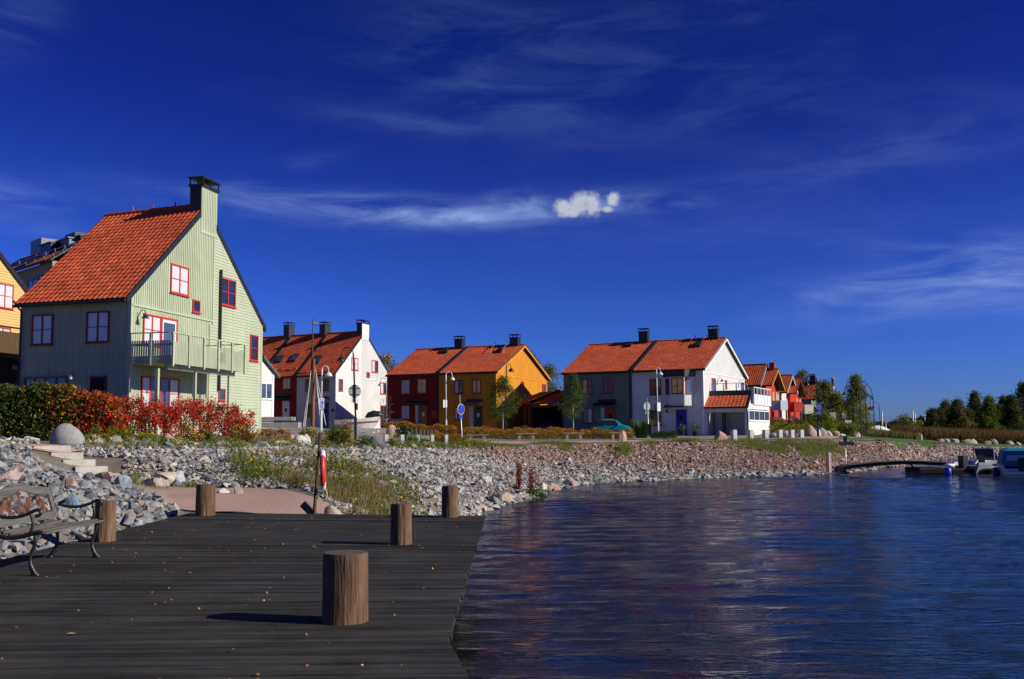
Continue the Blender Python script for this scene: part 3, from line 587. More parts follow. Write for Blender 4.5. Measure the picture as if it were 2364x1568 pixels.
# ---------------------------------------------------------------- garden bench
iron = mat('black_cast_iron', (.012, .012, .013), .45, var=.3, spec=.6, bump=.2, bscale=60)
oldwood = mat('grey_old_wood', (.075, .067, .060), .75, col2=(.17, .15, .13), scale=3, stretch=(3, .6, 12), bump=.6, bscale=12)
rust = mat('rusty_casting', (.10, .035, .018), .8, col2=(.20, .075, .035), scale=12, bump=.4)
def arc(p0, p1, p2, n=8):
    p0, p1, p2 = map(Vector, (p0, p1, p2)); return [p0 * (1 - t) ** 2 + p1 * 2 * t * (1 - t) + p2 * t * t for t in [i / n for i in range(n + 1)]]
def garden_bench():
    bx, y0, y1 = -5.5, 10.72, 12.28    # bench faces +x, runs along y
    root = empty('garden_bench', (bx, 11.5, 0), 'old garden bench with curly black iron sides and grey wooden slats on the dock', 'bench')
    for y in (y0, y1):
        s = MB(); X = lambda a, z: (bx + a, y, z)
        s.tube(arc(X(.50, .0), X(.38, .12), X(.44, .26)) + arc(X(.44, .26), X(.49, .36), X(.46, .42))[1:], [.026] * 4 + [.020] * 13, 8)
        s.tube([X(.52, .0), X(.47, .012), X(.44, .02)], [.02, .03, .02], 8); s.build('leg', iron, root, smooth=True)
        s = MB(); s.tube(arc(X(-.10, 0), X(.02, .12), X(.0, .28)) + arc(X(.0, .28), X(-.02, .36), X(.02, .42))[1:], [.026] * 4 + [.020] * 13, 8)
        s.tube([X(-.12, .0), X(-.08, .012), X(-.05, .02)], [.02, .03, .02], 8); s.build('leg', iron, root, smooth=True)
        s = MB()
        s.tube(arc(X(.56, .43), X(.50, .47), X(.40, .42)) + arc(X(.40, .42), X(.15, .36), X(.02, .44))[1:] + arc(X(.02, .44), X(-.08, .62), X(-.14, .90))[1:], .022, 8)
        s.tube(arc(X(.0, .64), X(.22, .56), X(.42, .66)) + arc(X(.42, .66), X(.50, .71), X(.52, .65))[1:] + arc(X(.52, .65), X(.50, .61), X(.46, .62))[1:], .018, 8)
        s.tube(arc(X(.40, .655), X(.47, .54), X(.40, .43)), .016, 8)
        s.build('armrest', iron, root, smooth=True)
    for i, (a, z) in enumerate(((.03, .425), (.115, .405), (.20, .395), (.285, .40), (.37, .415), (.455, .435), (.535, .425))):
        MB().box(bx + a - .032, bx + a + .032, y0 + .02, y1 - .02, z, z + .024).build('seat_slat', oldwood, root)
    # backrest: curved top rail, bottom rail, uprights, pierced rusty panel
    n = 24; ring = []
    def bkx(z): return bx - .0 - .14 * ((z - .44) / .46) - .01
    up, lo = [], []
    for i in range(n + 1):
        t = i / n; y = y0 + .02 + (y1 - y0 - .04) * t; b = math.exp(-((t - .5) / .22) ** 2) * .085
        up.append((y, .845 + b)); lo.append((y, .765 + b * .85))
    pts = [(bkx(z), y, z) for y, z in up] + [(bkx(z), y, z) for y, z in reversed(lo)]
    m = MB()
    for i in range(n):
        (ya, za), (yb, zb) = up[i], up[i + 1]; (yc, zc), (yd, zd) = lo[i], lo[i + 1]
        m.hexa([(bkx(zc), ya, zc), (bkx(zd), yb, zd), (bkx(zd) + .03, yb, zd), (bkx(zc) + .03, ya, zc), (bkx(za), ya, za), (bkx(zb), yb, zb), (bkx(zb) + .03, yb, zb), (bkx(za) + .03, ya, za)])
    m.build('top_rail', oldwood, root)
    m = MB(); z0, z1 = .485, .56
    m.hexa([(bkx(z0), y0 + .02, z0), (bkx(z0), y1 - .02, z0), (bkx(z0) + .03, y1 - .02, z0), (bkx(z0) + .03, y0 + .02, z0), (bkx(z1), y0 + .02, z1), (bkx(z1), y1 - .02, z1), (bkx(z1) + .03, y1 - .02, z1), (bkx(z1) + .03, y0 + .02, z1)])
    m.build('bottom_rail', oldwood, root)
    for y in (y0 + .05, y1 - .09):
        z0, z1 = .561, .775; m = MB(); m.hexa([(bkx(z0), y, z0), (bkx(z0), y + .05, z0), (bkx(z0) + .025, y + .05, z0), (bkx(z0) + .025, y, z0), (bkx(z1), y, z1), (bkx(z1), y + .05, z1), (bkx(z1) + .025, y + .05, z1), (bkx(z1) + .025, y, z1)]); m.build('stile', oldwood, root)
    m = MB(); rr = random.Random(3)
    def lp(y, z): return (bkx(z) + .012, y, z)
    stems = [(10.9, .57, 11.15, .72), (11.15, .57, 11.3, .80), (11.5, .57, 11.45, .84), (11.6, .57, 11.75, .80), (11.9, .57, 11.95, .74), (12.1, .57, 11.9, .68), (11.0, .7, 11.5, .62), (11.5, .62, 12.1, .72)]
    for ya, za, yb, zb in stems:
        m.tube(arc(lp(ya, za), lp((ya + yb) / 2 + .07, (za + zb) / 2), lp(yb, zb), 6), .008, 6)
        for k in range(7):
            t = rr.random(); y = ya + (yb - ya) * t + rr.uniform(-.06, .06); z = za + (zb - za) * t + rr.uniform(-.03, .03); an = rr.uniform(0, 6.3); L_ = rr.uniform(.03, .055); W_ = L_ * .5
            ca, sa = math.cos(an), math.sin(an)
            if z < .575 or z > .77 + .07 * math.exp(-((y - 11.5) / .34) ** 2): continue
            ring = [lp(y + a * ca - b * sa, z + a * sa + b * ca) for a, b in ((-L_, 0), (-L_ * .3, W_), (L_ * .5, W_ * .7), (L_, 0), (L_ * .5, -W_ * .7), (-L_ * .3, -W_))]
            m.prism(ring, (.008, 0, 0))
    m.build('floral_panel', rust, root)
garden_bench()

# ---------------------------------------------------------------- concrete steps
conc = mat('pale_concrete', (.46, .43, .36), .9, col2=(.60, .57, .50), scale=3, bump=.3, bscale=40)
oldconc = mat('grey_concrete', (.30, .30, .28), .9, col2=(.46, .45, .42), scale=2, stretch=(3, 3, .8), bump=.3, bscale=30)
def steps():
    root = empty('concrete_steps', tuD(200, 29.8), 'flight of five pale concrete steps going up the rubble bank', 'steps')
    data = [(290, 612, 287, 355), (440, 718, 348, 412), (545, 822, 408, 475), (650, 927, 468, 535), (800, 1032, 530, 597)]
    for i, (x0, x1, yt, yb) in enumerate(data):
        D = 30.8 - .45 * i; a = PD(c7(x0, yt), D); b = PD(c7(x1, yt), D); c = PD(c7(x0, yb), D); zt = (a.z + b.z) / 2; zb = c.z - .3
        tt = Vector((.87, .5, 0)).normalized(); nn = Vector((.5, -.87, 0)).normalized(); fr = Frame(a, tt, nn); e = fr.pix(c7(x1, yt))[0]; m = MB(); m.fbox(fr, 0, e, zb, zt, -.5, 0); m.build('step', conc, root)
steps()

# ---------------------------------------------------------------- lifebuoy and its pole
stick = mat('brown_pole_wood', (.055, .032, .018), .85, col2=(.10, .065, .04), scale=4, stretch=(9, 9, .8), bump=.5)
redp = mat('red_plastic', (.55, .035, .015), .45, var=.12, spec=.5); whp = mat('white_plastic', (.72, .72, .70), .45, var=.05, spec=.5)
rope = mat('white_rope', (.62, .60, .54), .9, bump=.4, bscale=80)
pb = Vector((xD(729.5, 18.95), 18.95, 0)); pt = PD((739.7, 998.5), 18.9)
pr = empty('wooden_pole', pb, 'leaning brown wooden pole at the dock end that carries the lifebuoy', 'pole')
MB().tube([pb + Vector((0, 0, -.4)), pb, pb.lerp(pt, .5), pt], [.034, .034, .030, .028], 12).build('shaft', stick, pr, smooth=True)
MB().tube([pb.lerp(pt, .82) + Vector((0, -.03, 0)), pb.lerp(pt, .82) + Vector((.03, -.09, 0))], .008, 8).build('hook', iron, pr)
def lifebuoy():
    c = PD(e2(752, 712), 18.84); root = empty('lifebuoy', c, 'red and white lifebuoy seen edge-on hanging from the wooden pole', 'lifebuoy', None)
    # ring in a plane that holds the view direction almost edge-on
    ax = Vector((1, .16, .02)).normalized(); up = Vector((-.01, 0, 1)); up = (up - ax * up.dot(ax)).normalized(); sd_ = ax.cross(up)
    R, r1, r2 = .33, .055, .048
    def ringpart(name, a0, a1, mm):
        V, Fc = [], []; n = 24; k = 12
        for i in range(n + 1):
            a = a0 + (a1 - a0) * i / n; rad = up * math.cos(a) + sd_ * math.sin(a)
            for j in range(k):
                b = 2 * math.pi * j / k; V.append(tuple(c + rad * (R + r1 * math.cos(b)) + ax * (r2 * math.sin(b))))
        for i in range(n):
            for j in range(k): Fc.append((i * k + j, i * k + (j + 1) % k, (i + 1) * k + (j + 1) % k, (i + 1) * k + j))
        make_mesh(name, V, Fc, mm, root, smooth=True)
    q = math.radians(42)
    for a in (0, math.pi): ringpart('white_band', a - q, a + q, whp)
    for a in (math.pi / 2, -math.pi / 2): ringpart('red_band', a - (math.pi / 2 - q), a + (math.pi / 2 - q), redp)
    p = lambda x, y, D=18.75: PD(e2(x, y), D)
    m = MB(); m.tube([p(697, 340, 18.9), p(725, 385), p(742, 430), p(746, 520), p(752, 620), p(738, 740), p(745, 840), p(762, 920), p(750, 1000)], .006, 6)
    m.tube([p(704, 640), p(698, 760), p(712, 840)], .006, 6)
    m.build('grab_line', rope, root, smooth=True)
    m = MB(); m.tube([p(672, 1110), p(700, 1160), p(745, 1184), p(790, 1170), p(815, 1120), p(815, 1070), p(805, 1025), p(770, 985)], .009, 6); m.build('throw_rope', rope, root, smooth=True)
lifebuoy()
a = PD(e2(425, 1235), 19.0); b = PD(e2(560, 1375), 18.98)
m = MB(); dv = (b - a).normalized(); pv = Vector((-dv.z, 0, dv.x)) * .065; b = b + dv * .12
m.prism([a - pv, b - pv, b + pv, a + pv], (0, .16, 0)); o = m.build('plank', oldwood, None, origin=a); tag(o, 'short thick timber offcut propped beside the foot of the wooden pole', 'plank')
MATS['pl'] = None

# fallen leaves
def fallen_leaves():
    n = 260; rr = np.random.default_rng(5); xy = np.column_stack([rr.uniform(-6, -.6, n), 4.5 + 13.4 * rr.uniform(0, 1, n) ** .8])
    V, Fc, T = [], [], []
    for i, (x, y) in enumerate(xy):
        s = rr.uniform(.012, .03) * (1.4 if i % 9 == 0 else .75); a = rr.uniform(0, 6.3); c, s_ = math.cos(a), math.sin(a); k = len(V); h = rr.uniform(.004, .02)
        for px, py, pz in ((-1, 0, 0), (0, -.6, h), (1, 0, h * .4), (0, .6, h)): V.append((x + s * (px * c - py * s_), y + s * (px * s_ + py * c), .006 + pz))
        Fc.append([k, k + 1, k + 2, k + 3]); col = [(.55, .26, .06), (.45, .13, .04), (.60, .42, .08), (.30, .18, .09)][rr.integers(0, 4)]; T += [col] * 4
    o = make_mesh('fallen_leaves', V, np.array(Fc), mat('dry_leaf', (.9, .9, .9), .8, attr='tint'), tint=np.array(T)); tag(o, 'small orange and yellow leaves fallen on the dark dock', 'leaves', None, 'stuff')
fallen_leaves()
# ---------------------------------------------------------------- building kit
roofm = mat('orange_clay_tile', (.56, .088, .028), .75, col2=(.70, .135, .044), scale=1.8, bump=.25, bscale=30, attr='tint', dirt=.28, dscale=.55)
ridgem = mat('ridge_tile', (.36, .07, .025), .8, var=.25)
blackm = mat('black_sheet_metal', (.012, .014, .020), .5, var=.3, spec=.5)
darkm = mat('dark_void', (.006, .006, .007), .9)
redframe = mat('red_window_paint', (.52, .030, .022), .5, var=.1, spec=.4)
shadered = mat('shaded_red_window_paint', (.24, .028, .020), .5, var=.1)  # shaded copy of the red frame colour, for fronts turned from the sun
cream = mat('cream_window_paint', (.68, .40, .20), .55, var=.1)
whitepaint = mat('white_paint', (.78, .78, .76), .6, var=.04)
sage = mat('sage_green_cladding', (.43, .48, .33), .75, dirt=.12, dscale=.5, var=.10, scale=1.2, stretch=(3, 3, .35), bump=.15, bscale=20)
whitec = mat('white_cladding', (.70, .70, .66), .75, dirt=.10, dscale=.4, var=.08, scale=1.2, stretch=(3, 3, .35))
redc = mat('falu_red_cladding', (.28, .022, .012), .8, dirt=.3, var=.2, scale=1.6, stretch=(3, 3, .35))
yellowc = mat('ochre_yellow_cladding', (.68, .28, .012), .75, dirt=.15, var=.12, scale=1.4, stretch=(3, 3, .35))
sandc = mat('sand_yellow_cladding', (.62, .42, .15), .75, var=.05, scale=2)
dgreenc = mat('grey_green_cladding', (.20, .25, .19), .8, var=.12, scale=1.4, stretch=(3, 3, .35), dirt=.2)
bluec = mat('light_blue_cladding', (.40, .48, .58), .75, var=.05, scale=2)
creamc = mat('cream_cladding', (.62, .60, .46), .75, var=.05, scale=2)
beige = mat('beige_render', (.32, .26, .17), .9, var=.06)
greymetal = mat('grey_sheet_metal', (.12, .13, .14), .45, var=.15, metal=.3)
plinthm = mat('plinth_concrete', (.50, .50, .46), .9, var=.08)
def glass(name, col, rough=.06, stripes=0):
    m = mat(name, col, rough, var=.35, scale=1.2, spec=.9); return m
g_dark = glass('window_glass_dark', (.020, .028, .040)); g_blue = glass('window_glass_blue', (.06, .085, .14)); g_blind = mat('blind_behind_glass', (.62, .63, .62), .25, var=.05, spec=.6, coat=.4)
g_curt = mat('curtain_behind_glass', (.52, .54, .50), .2, var=.3, scale=3, stretch=(4, 4, .3), spec=.7); g_warm = mat('yellow_window_pane', (.90, .60, .18), .3, var=.2, scale=2, spec=.5)  # g_warm is a pane in warm yellow
g_redd = mat('painted_red_reflection', (.20, .05, .035), .15, var=.6, scale=2.5, spec=.8)  # the red reflection is put into the pane colour

def tile_roof(name, A, B, R, Pk, parent, cover=.25, course=.34, m=None):
    """A, B eave ends (left, right seen from outside), R above B, Pk above A"""
    A, B, R, Pk = map(lambda q: np.array(q, float), (A, B, R, Pk))
    w = np.linalg.norm(B - A); h = np.linalg.norm((R + Pk) / 2 - (A + B) / 2); nu = max(3, round(w / cover)); nv = max(2, round(h / course)); K = 5
    n = np.cross(B - A, Pk - A); n /= np.linalg.norm(n)
    if n[2] < 0: n = -n
    us = np.arange(nu * K + 1) / (nu * K); prof = np.array([.0, .016, .025, .016, -.003])
    zz = prof[np.arange(nu * K + 1) % K]
    V = []; T = []; jit = RNG.normal(0, .004, (nv, nu * K + 1)); tc_ = RNG.uniform(.86, 1.10, (nv, nu + 1))
    for j in range(nv):
        for e, hh in ((0, .022), (1, .0)):
            v = min(1, (j + e) / nv); L_ = A + (Pk - A) * v; Q = B + (R - B) * v
            P = L_[None] + (Q - L_)[None] * us[:, None] + n[None] * (zz + hh + .02 + jit[j])[:, None]
            V.append(P); T.append(tc_[j][np.arange(nu * K + 1) // K])
    V = np.concatenate(V); T = np.concatenate(T); T = np.column_stack([T, T, T]); M = nu * K + 1; rows = 2 * nv
    i = np.arange((rows - 1) * (M - 1)); r = i // (M - 1); c = i % (M - 1); q = r * M + c
    Fc = np.stack([q, q + 1, q + M + 1, q + M], 1)
    return make_mesh(name, V, Fc, m or roofm, parent, tint=T)
def subtract(a, b, holes):
    segs = [(a, b)]
    for h0, h1 in holes:
        out = []
        for s0, s1 in segs:
            if h1 <= s0 or h0 >= s1: out.append((s0, s1)); continue
            if h0 > s0: out.append((s0, h0))
            if h1 < s1: out.append((h1, s1))
        segs = out
    return [s for s in segs if s[1] - s[0] > .03]
def clad_v(m, fr, s0, s1, zb, top, spacing, holes=(), w=.045, d=.024):
    s = s0 + spacing / 2
    while s < s1:
        hs = [(h[1], h[3]) for h in holes if h[0] - w < s < h[2] + w]
        t = top(s) if callable(top) else top; z_ = zb(s) if callable(zb) else zb
        for a, b in subtract(z_, t, hs): m.fbox(fr, s - w / 2, s + w / 2, a, b, -.005, d)
        s += spacing
def clad_h(m, fr, s0, s1, zb, zt, spacing, ext=None, holes=(), d=.030):
    z = zb
    while z < zt:
        z1 = min(z + spacing, zt); a0, a1 = s0, s1
        if ext: e = ext((z + z1) / 2); a0, a1 = max(a0, e[0]), min(a1, e[1])
        if a1 > a0:
            for a, b in subtract(a0, a1, [(h[0], h[2]) for h in holes if h[1] - .02 < (z + z1) / 2 < h[3] + .02]):
                P = fr.at; m.hexa([P(a, z, d), P(b, z, d), P(b, z, -.005), P(a, z, -.005), P(a, z1, .006), P(b, z1, .006), P(b, z1, -.005), P(a, z1, -.005)])
        z += spacing
def window(parent, fr, rc, frame, pane, nx=2, nz=2, fw=.07, casing=None, name='window', sill=True, panes=None, label=None):
    s0, z0, s1, z1 = rc; m = MB(); D0, D1 = -.02, .065
    m.fbox(fr, s0, s1, z1 - fw, z1, D0, D1); m.fbox(fr, s0, s1, z0, z0 + fw, D0, D1)
    m.fbox(fr, s0, s0 + fw, z0 + fw, z1 - fw, D0, D1); m.fbox(fr, s1 - fw, s1, z0 + fw, z1 - fw, D0, D1)
    for i in range(1, nx):
        c = s0 + (s1 - s0) * i / nx; m.fbox(fr, c - fw * .5, c + fw * .5, z0 + fw, z1 - fw, D0, D1 - .008)
    for j in range(1, nz):
        c = z0 + (z1 - z0) * j / nz
        for i in range(nx):
            a = s0 + (s1 - s0) * i / nx + (fw if i == 0 else fw * .5); b = s0 + (s1 - s0) * (i + 1) / nx - (fw if i == nx - 1 else fw * .5)
            m.fbox(fr, a, b, c - .016, c + .016, D0, D1 - .02)
    if sill: m.fbox(fr, s0 - .05, s1 + .05, z0 - .04, z0 - .001, D0, D1 + .04)
    o = m.build(name, frame, parent)
    if label: o['label'] = label
    if panes:
        for i, pm in enumerate(panes):
            a = s0 + fw + (s1 - s0 - 2 * fw) * i / len(panes); b = s0 + fw + (s1 - s0 - 2 * fw) * (i + 1) / len(panes)
            MB().fbox(fr, a + .002, b - .002, z0 + fw, z1 - fw, -.01, .026).build('pane', pm, o)
    else: MB().fbox(fr, s0 + fw * .5, s1 - fw * .5, z0 + fw * .5, z1 - fw * .5, -.01, .026).build('pane', pane, o)
    if casing:
        k = .10; c = MB(); e0, e1 = -.01, .034
        c.fbox(fr, s0 - k, s1 + k, z1 + .002, z1 + k, e0, e1); c.fbox(fr, s0 - k, s0 - .002, z0 - k, z1, e0, e1); c.fbox(fr, s1 + .002, s1 + k, z0 - k, z1, e0, e1); c.fbox(fr, s0, s1, z0 - k, z0 - .042, e0, e1)
        c.build('casing', casing, o)
    return o
def door(parent, fr, rc, m_, oval=None, side=None, frame=None, label=None):
    s0, z0, s1, z1 = rc; b = MB(); b.fbox(fr, s0 + .06, s1 - .06, z0, z1 - .06, -.01, .045); d = b.build('door', m_, parent)
    if label: d['label'] = label
    f = MB(); f.fbox(fr, s0, s0 + .058, z0, z1, -.01, .06); f.fbox(fr, s1 - .058, s1, z0, z1, -.01, .06); f.fbox(fr, s0 + .058, s1 - .058, z1 - .058, z1, -.01, .06); f.build('door_frame', frame or m_, d)
    if oval is not None:
        c, zc = (s0 + s1) / 2, z0 + (z1 - z0) * .68; n = 18; ring = [fr.at(c + .15 * math.cos(2 * math.pi * k / n), zc + .21 * math.sin(2 * math.pi * k / n), .052) for k in range(n)]
        MB().prism(ring, fr.n * -.02).build('oval_window', oval, d)
    MB().fbox(fr, s0 + .12, s0 + .16, z0 + .95, z0 + 1.1, .045, .10).build('handle', greymetal, d)
    if side: MB().fbox(fr, side[0], side[2], side[1], side[3], -.01, .03).build('side_light', g_curt, d)
    return d
def canopy(parent, fr, s0, s1, z0, z1, depth=.85):
    P = fr.at; m = MB()
    zt = z0 + (z1 - z0) * .55
    m.hexa([P(s0, z0, depth), P(s1, z0, depth), P(s1, zt - .1, 0), P(s0, zt - .1, 0), P(s0, z0 + .09, depth), P(s1, z0 + .09, depth), P(s1, zt, 0), P(s0, zt, 0)])
    w = (s1 - s0); m.fbox(fr, s0 + w * .14, s1 - w * .04, zt - .05, z1, -.01, .05)
    o = m.build('canopy', blackm, parent)
    b = MB()
    for s in (s0 + .12, s1 - .12): b = MB(); b.tube([P(s, z0 - .35, .03), P(s, z0, depth * .7)], .02, 6); b.build('bracket', blackm, o)
def chimney_box(parent, c, sx, sy, ax, z0, z1, m_, cap=True, face=None):
    """c centre xy, ax unit along sx"""
    ax = Vector((ax[0], ax[1], 0)).normalized(); ay = Vector((-ax.y, ax.x, 0)); fr = Frame(c, ax, ay); b = MB(); b.fbox(fr, -sx / 2, sx / 2, z0, z1, -sy / 2, sy / 2)
    o = b.build('chimney', m_, parent)
    if cap:
        b = MB(); b.fbox(fr, -sx / 2 - .05, sx / 2 + .05, z1 - .06, z1 + .02, -sy / 2 - .05, sy / 2 + .05)
        b.fbox(fr, -sx / 2 - .08, sx / 2 + .08, z1 + .24, z1 + .30, -sy / 2 - .08, sy / 2 + .08)
        for i in (-1, 0, 1):
            for j in (-1, 1): b.fbox(fr, i * sx * .46 - .02, i * sx * .46 + .02, z1 + .02, z1 + .24, j * sy * .46 - .02, j * sy * .46 + .02)
        b.build('chimney_cap', blackm, o)
    return o
def gooseneck(parent, fr, s, z, m_=None, sc=1.0):
    P = fr.at; b = MB(); b.tube([P(s, z, .02), P(s, z + .25 * sc, .12 * sc), P(s, z + .40 * sc, .25 * sc), P(s, z + .34 * sc, .40 * sc), P(s, z + .2 * sc, .42 * sc)], .018 * sc, 6)
    b.fbox(fr, s - .04, s + .04, z - .12, z + .06, 0, .03); o = b.build('wall_lamp', m_ or blackm, parent)
    c = P(s, z - .02 * sc, .42 * sc); MB().lathe([(.03 * sc, .22 * sc), (.06 * sc, .17 * sc), (.17 * sc, .03 * sc), (.18 * sc, 0), (.15 * sc, .0)], 14, c).build('lamp_shade', m_ or blackm, o); return o
def V3(p, z): return Vector((p[0], p[1], z))
class House:
    """A near eave corner, B far left eave, C right eave of the gable, P gable peak, R other ridge end (world points of the roof outline)"""
    def __init__(s, name, label, A, B, C, P, R, zg, wall, og=.12, oe=.40, trim=None, eave=None, plinth=.35, ov_rake=None, group=None, back=True, gw=None, ridge=True, rake_w=.20, end_flash=False, gap=None):
        s.A, s.B, s.C, s.P, s.R, s.zg, s.wall = A, B, C, P, R, zg, wall
        sd = (B - A); sd.z = 0; s.sd = sd.normalized(); g = (C - A); g.z = 0; s.g = g.normalized(); s.len = sd.length; s.gl = g.length
        s.D = C + (B - A); s.root = r = empty(name, V3((A + B) / 2, zg), label, 'house', group)
        s.pf = (P - A); s.tan1 = (P.z - A.z) / (P - A).to_2d().dot(s.g.to_2d()); pc = (P - C); s.tan2 = (P.z - C.z) / max(.1, (C - P).to_2d().dot(s.g.to_2d()))
        th = .16
        WA = A + s.sd * og + s.g * oe; WC = C + s.sd * og - s.g * oe; WB = B - s.sd * .02 + s.g * oe; WD = s.D - s.sd * .02 - s.g * oe
        s.WA, s.WB, s.WC, s.WD = WA, WB, WC, WD
        s.ez = A.z + oe * s.tan1 - th; s.ez2 = C.z + oe * s.tan2 - th
        nf = Vector((-s.sd.y, s.sd.x, 0)); nf = nf if nf.dot(s.g) < 0 else -nf
        ng = Vector((s.g.y, -s.g.x, 0)); ng = ng if ng.dot(s.sd) < 0 else -ng
        s.Ff = Frame(WB, -s.sd, nf); s.Fg = Frame(WA, s.g, ng); s.fl = (WA - WB).to_2d().length; s.gw = (WC - WA).to_2d().length
        s.ps = (P - WA).to_2d().dot(s.g.to_2d()); s.pz = P.z - th
        # walls: closed box with gables
        m = MB(); o_ = s.sd * 0
        def ringz(wa, wc, sh): pk = wa + s.g * s.ps; return [V3(wa, zg - .6), V3(wc, zg - .6), V3(wc, s.ez2), V3(pk, s.pz), V3(wa, s.ez)]
        r1 = ringz(WA, WC, 0); r2 = ringz(WB, WD, 0)
        m.v += [tuple(p) for p in r1 + r2]; m.f += [(0, 1, 2, 3, 4), (9, 8, 7, 6, 5)] + [(i, 5 + i, 5 + (i + 1) % 5, (i + 1) % 5) for i in (1, 0, 4)]
        m.f += [(2, 7, 8, 3), (3, 8, 9, 4)]
        s.m = m; s.holes_f = []; s.holes_g = []
        # roof: slab, tiles, ridge, barge boards, gutter
        rb = MB(); dn = Vector((0, 0, -.13)); up0 = Vector((0, 0, .0))
        rb.prism([A, B, R, P], dn); rb.prism([C, s.D, R, P], dn); s.roof = rb.build('roof', eave or blackm, r)
        tile_roof('front_tiles', B, A, P, R, s.roof); tile_roof('back_tiles', C, s.D, R, P, s.roof)
        if ridge:
            k = MB(); n = max(2, int((R - P).length / .38))
            for i in range(n):
                a = P.lerp(R, (i + .04) / n); b = P.lerp(R, (i + .96) / n); k.tube([a + Vector((0, 0, .03)), b + Vector((0, 0, .045))], [.105, .12], 8)
            k.build('ridge_tiles', ridgem, s.roof)
        bb = trim or blackm
        def rake(a, b, w, t0, t1, mm, nm='barge_board'):
            o = s.sd * -1; ring = [a + Vector((0, 0, .07)), b + Vector((0, 0, .07)), b + Vector((0, 0, .07 - w * 1.25)), a + Vector((0, 0, .07 - w * 1.25))]
            MB().prism([q + o * t0 for q in ring], o * (t1 - t0)).build(nm, mm, s.roof)
        PA, PC = P, P
        if gap:
            fg = s.Fg; qa = A + (WA - A) * 0; f2 = Frame(A, s.g, ng); tot = (P - A).to_2d().length
            PA = A.lerp(P, (f2.pix(gap[0])[0]) / tot); tc2 = (C - P).to_2d().length; PC = P.lerp(C, (f2.pix(gap[1])[0] - tot) / tc2)
        rake(A, PA, rake_w, -.02, .045, bb); rake(C, PC, rake_w, -.02, .045, bb)
        if trim and trim is not blackm:
            rake(A, P, .06, .047, .08, blackm, 'verge_cap'); rake(C, P, .06, .047, .08, blackm, 'verge_cap')
        gz = Vector((0, 0, -.09)); MB().tube([A + gz - s.g * .06, B + gz - s.g * .06], .065, 8).build('gutter', blackm, s.roof)
        if end_flash:
            ring = [A, P, P + Vector((0, 0, .16)), A + Vector((0, 0, .16))]; MB().prism([q + s.sd * .0 for q in ring], s.sd * -.28).build('firewall_flashing', blackm, s.roof)
    def topg(s):
        return lambda a: (s.ez + a * (s.pz - s.ez) / s.ps) - .02 if a < s.ps else (s.ez2 + (s.gw - a) * (s.pz - s.ez2) / (s.gw - s.ps)) - .02
    def extg(s):
        def f(z):
            if z < min(s.ez, s.ez2): return 0, s.gw
            a = (z - s.ez) / (s.pz - s.ez) * s.ps if z > s.ez else 0; b = s.gw - ((z - s.ez2) / (s.pz - s.ez2) * (s.gw - s.ps) if z > s.ez2 else 0); return a, b
        return f
    def finish(s): s.m.build('wall', s.wall, s.root)
    def corner(s, w=.12, m_=None):
        m = MB(); z0 = s.zg + .3
        m.fbox(s.Ff, s.fl - w, s.fl + .03, z0, s.ez - .01, .0, .034); m.build('corner_board', m_ or s.wall, s.root)
        m = MB(); m.fbox(s.Fg, -.0, w, z0, s.ez - .01, .0, .034); m.build('corner_board', m_ or s.wall, s.root)
        m = MB(); m.fbox(s.Fg, s.gw - w, s.gw + .03, z0, s.ez2 - .01, .0, .034); m.build('corner_board', m_ or s.wall, s.root)
def pts5(A, B, C, P, R, zA, zC=None, zB=None):
    a = Pz(A, zA); b = Pz(B, zB or zA); c = Pz(C, zC or zA)
    g = (c - a); n = Vector((g.y, -g.x, 0)).normalized(); p = Ppl(P, a, n); r = Ppl(R, b, n)
    z = (p.z + r.z) / 2; return a, b, c, p, r

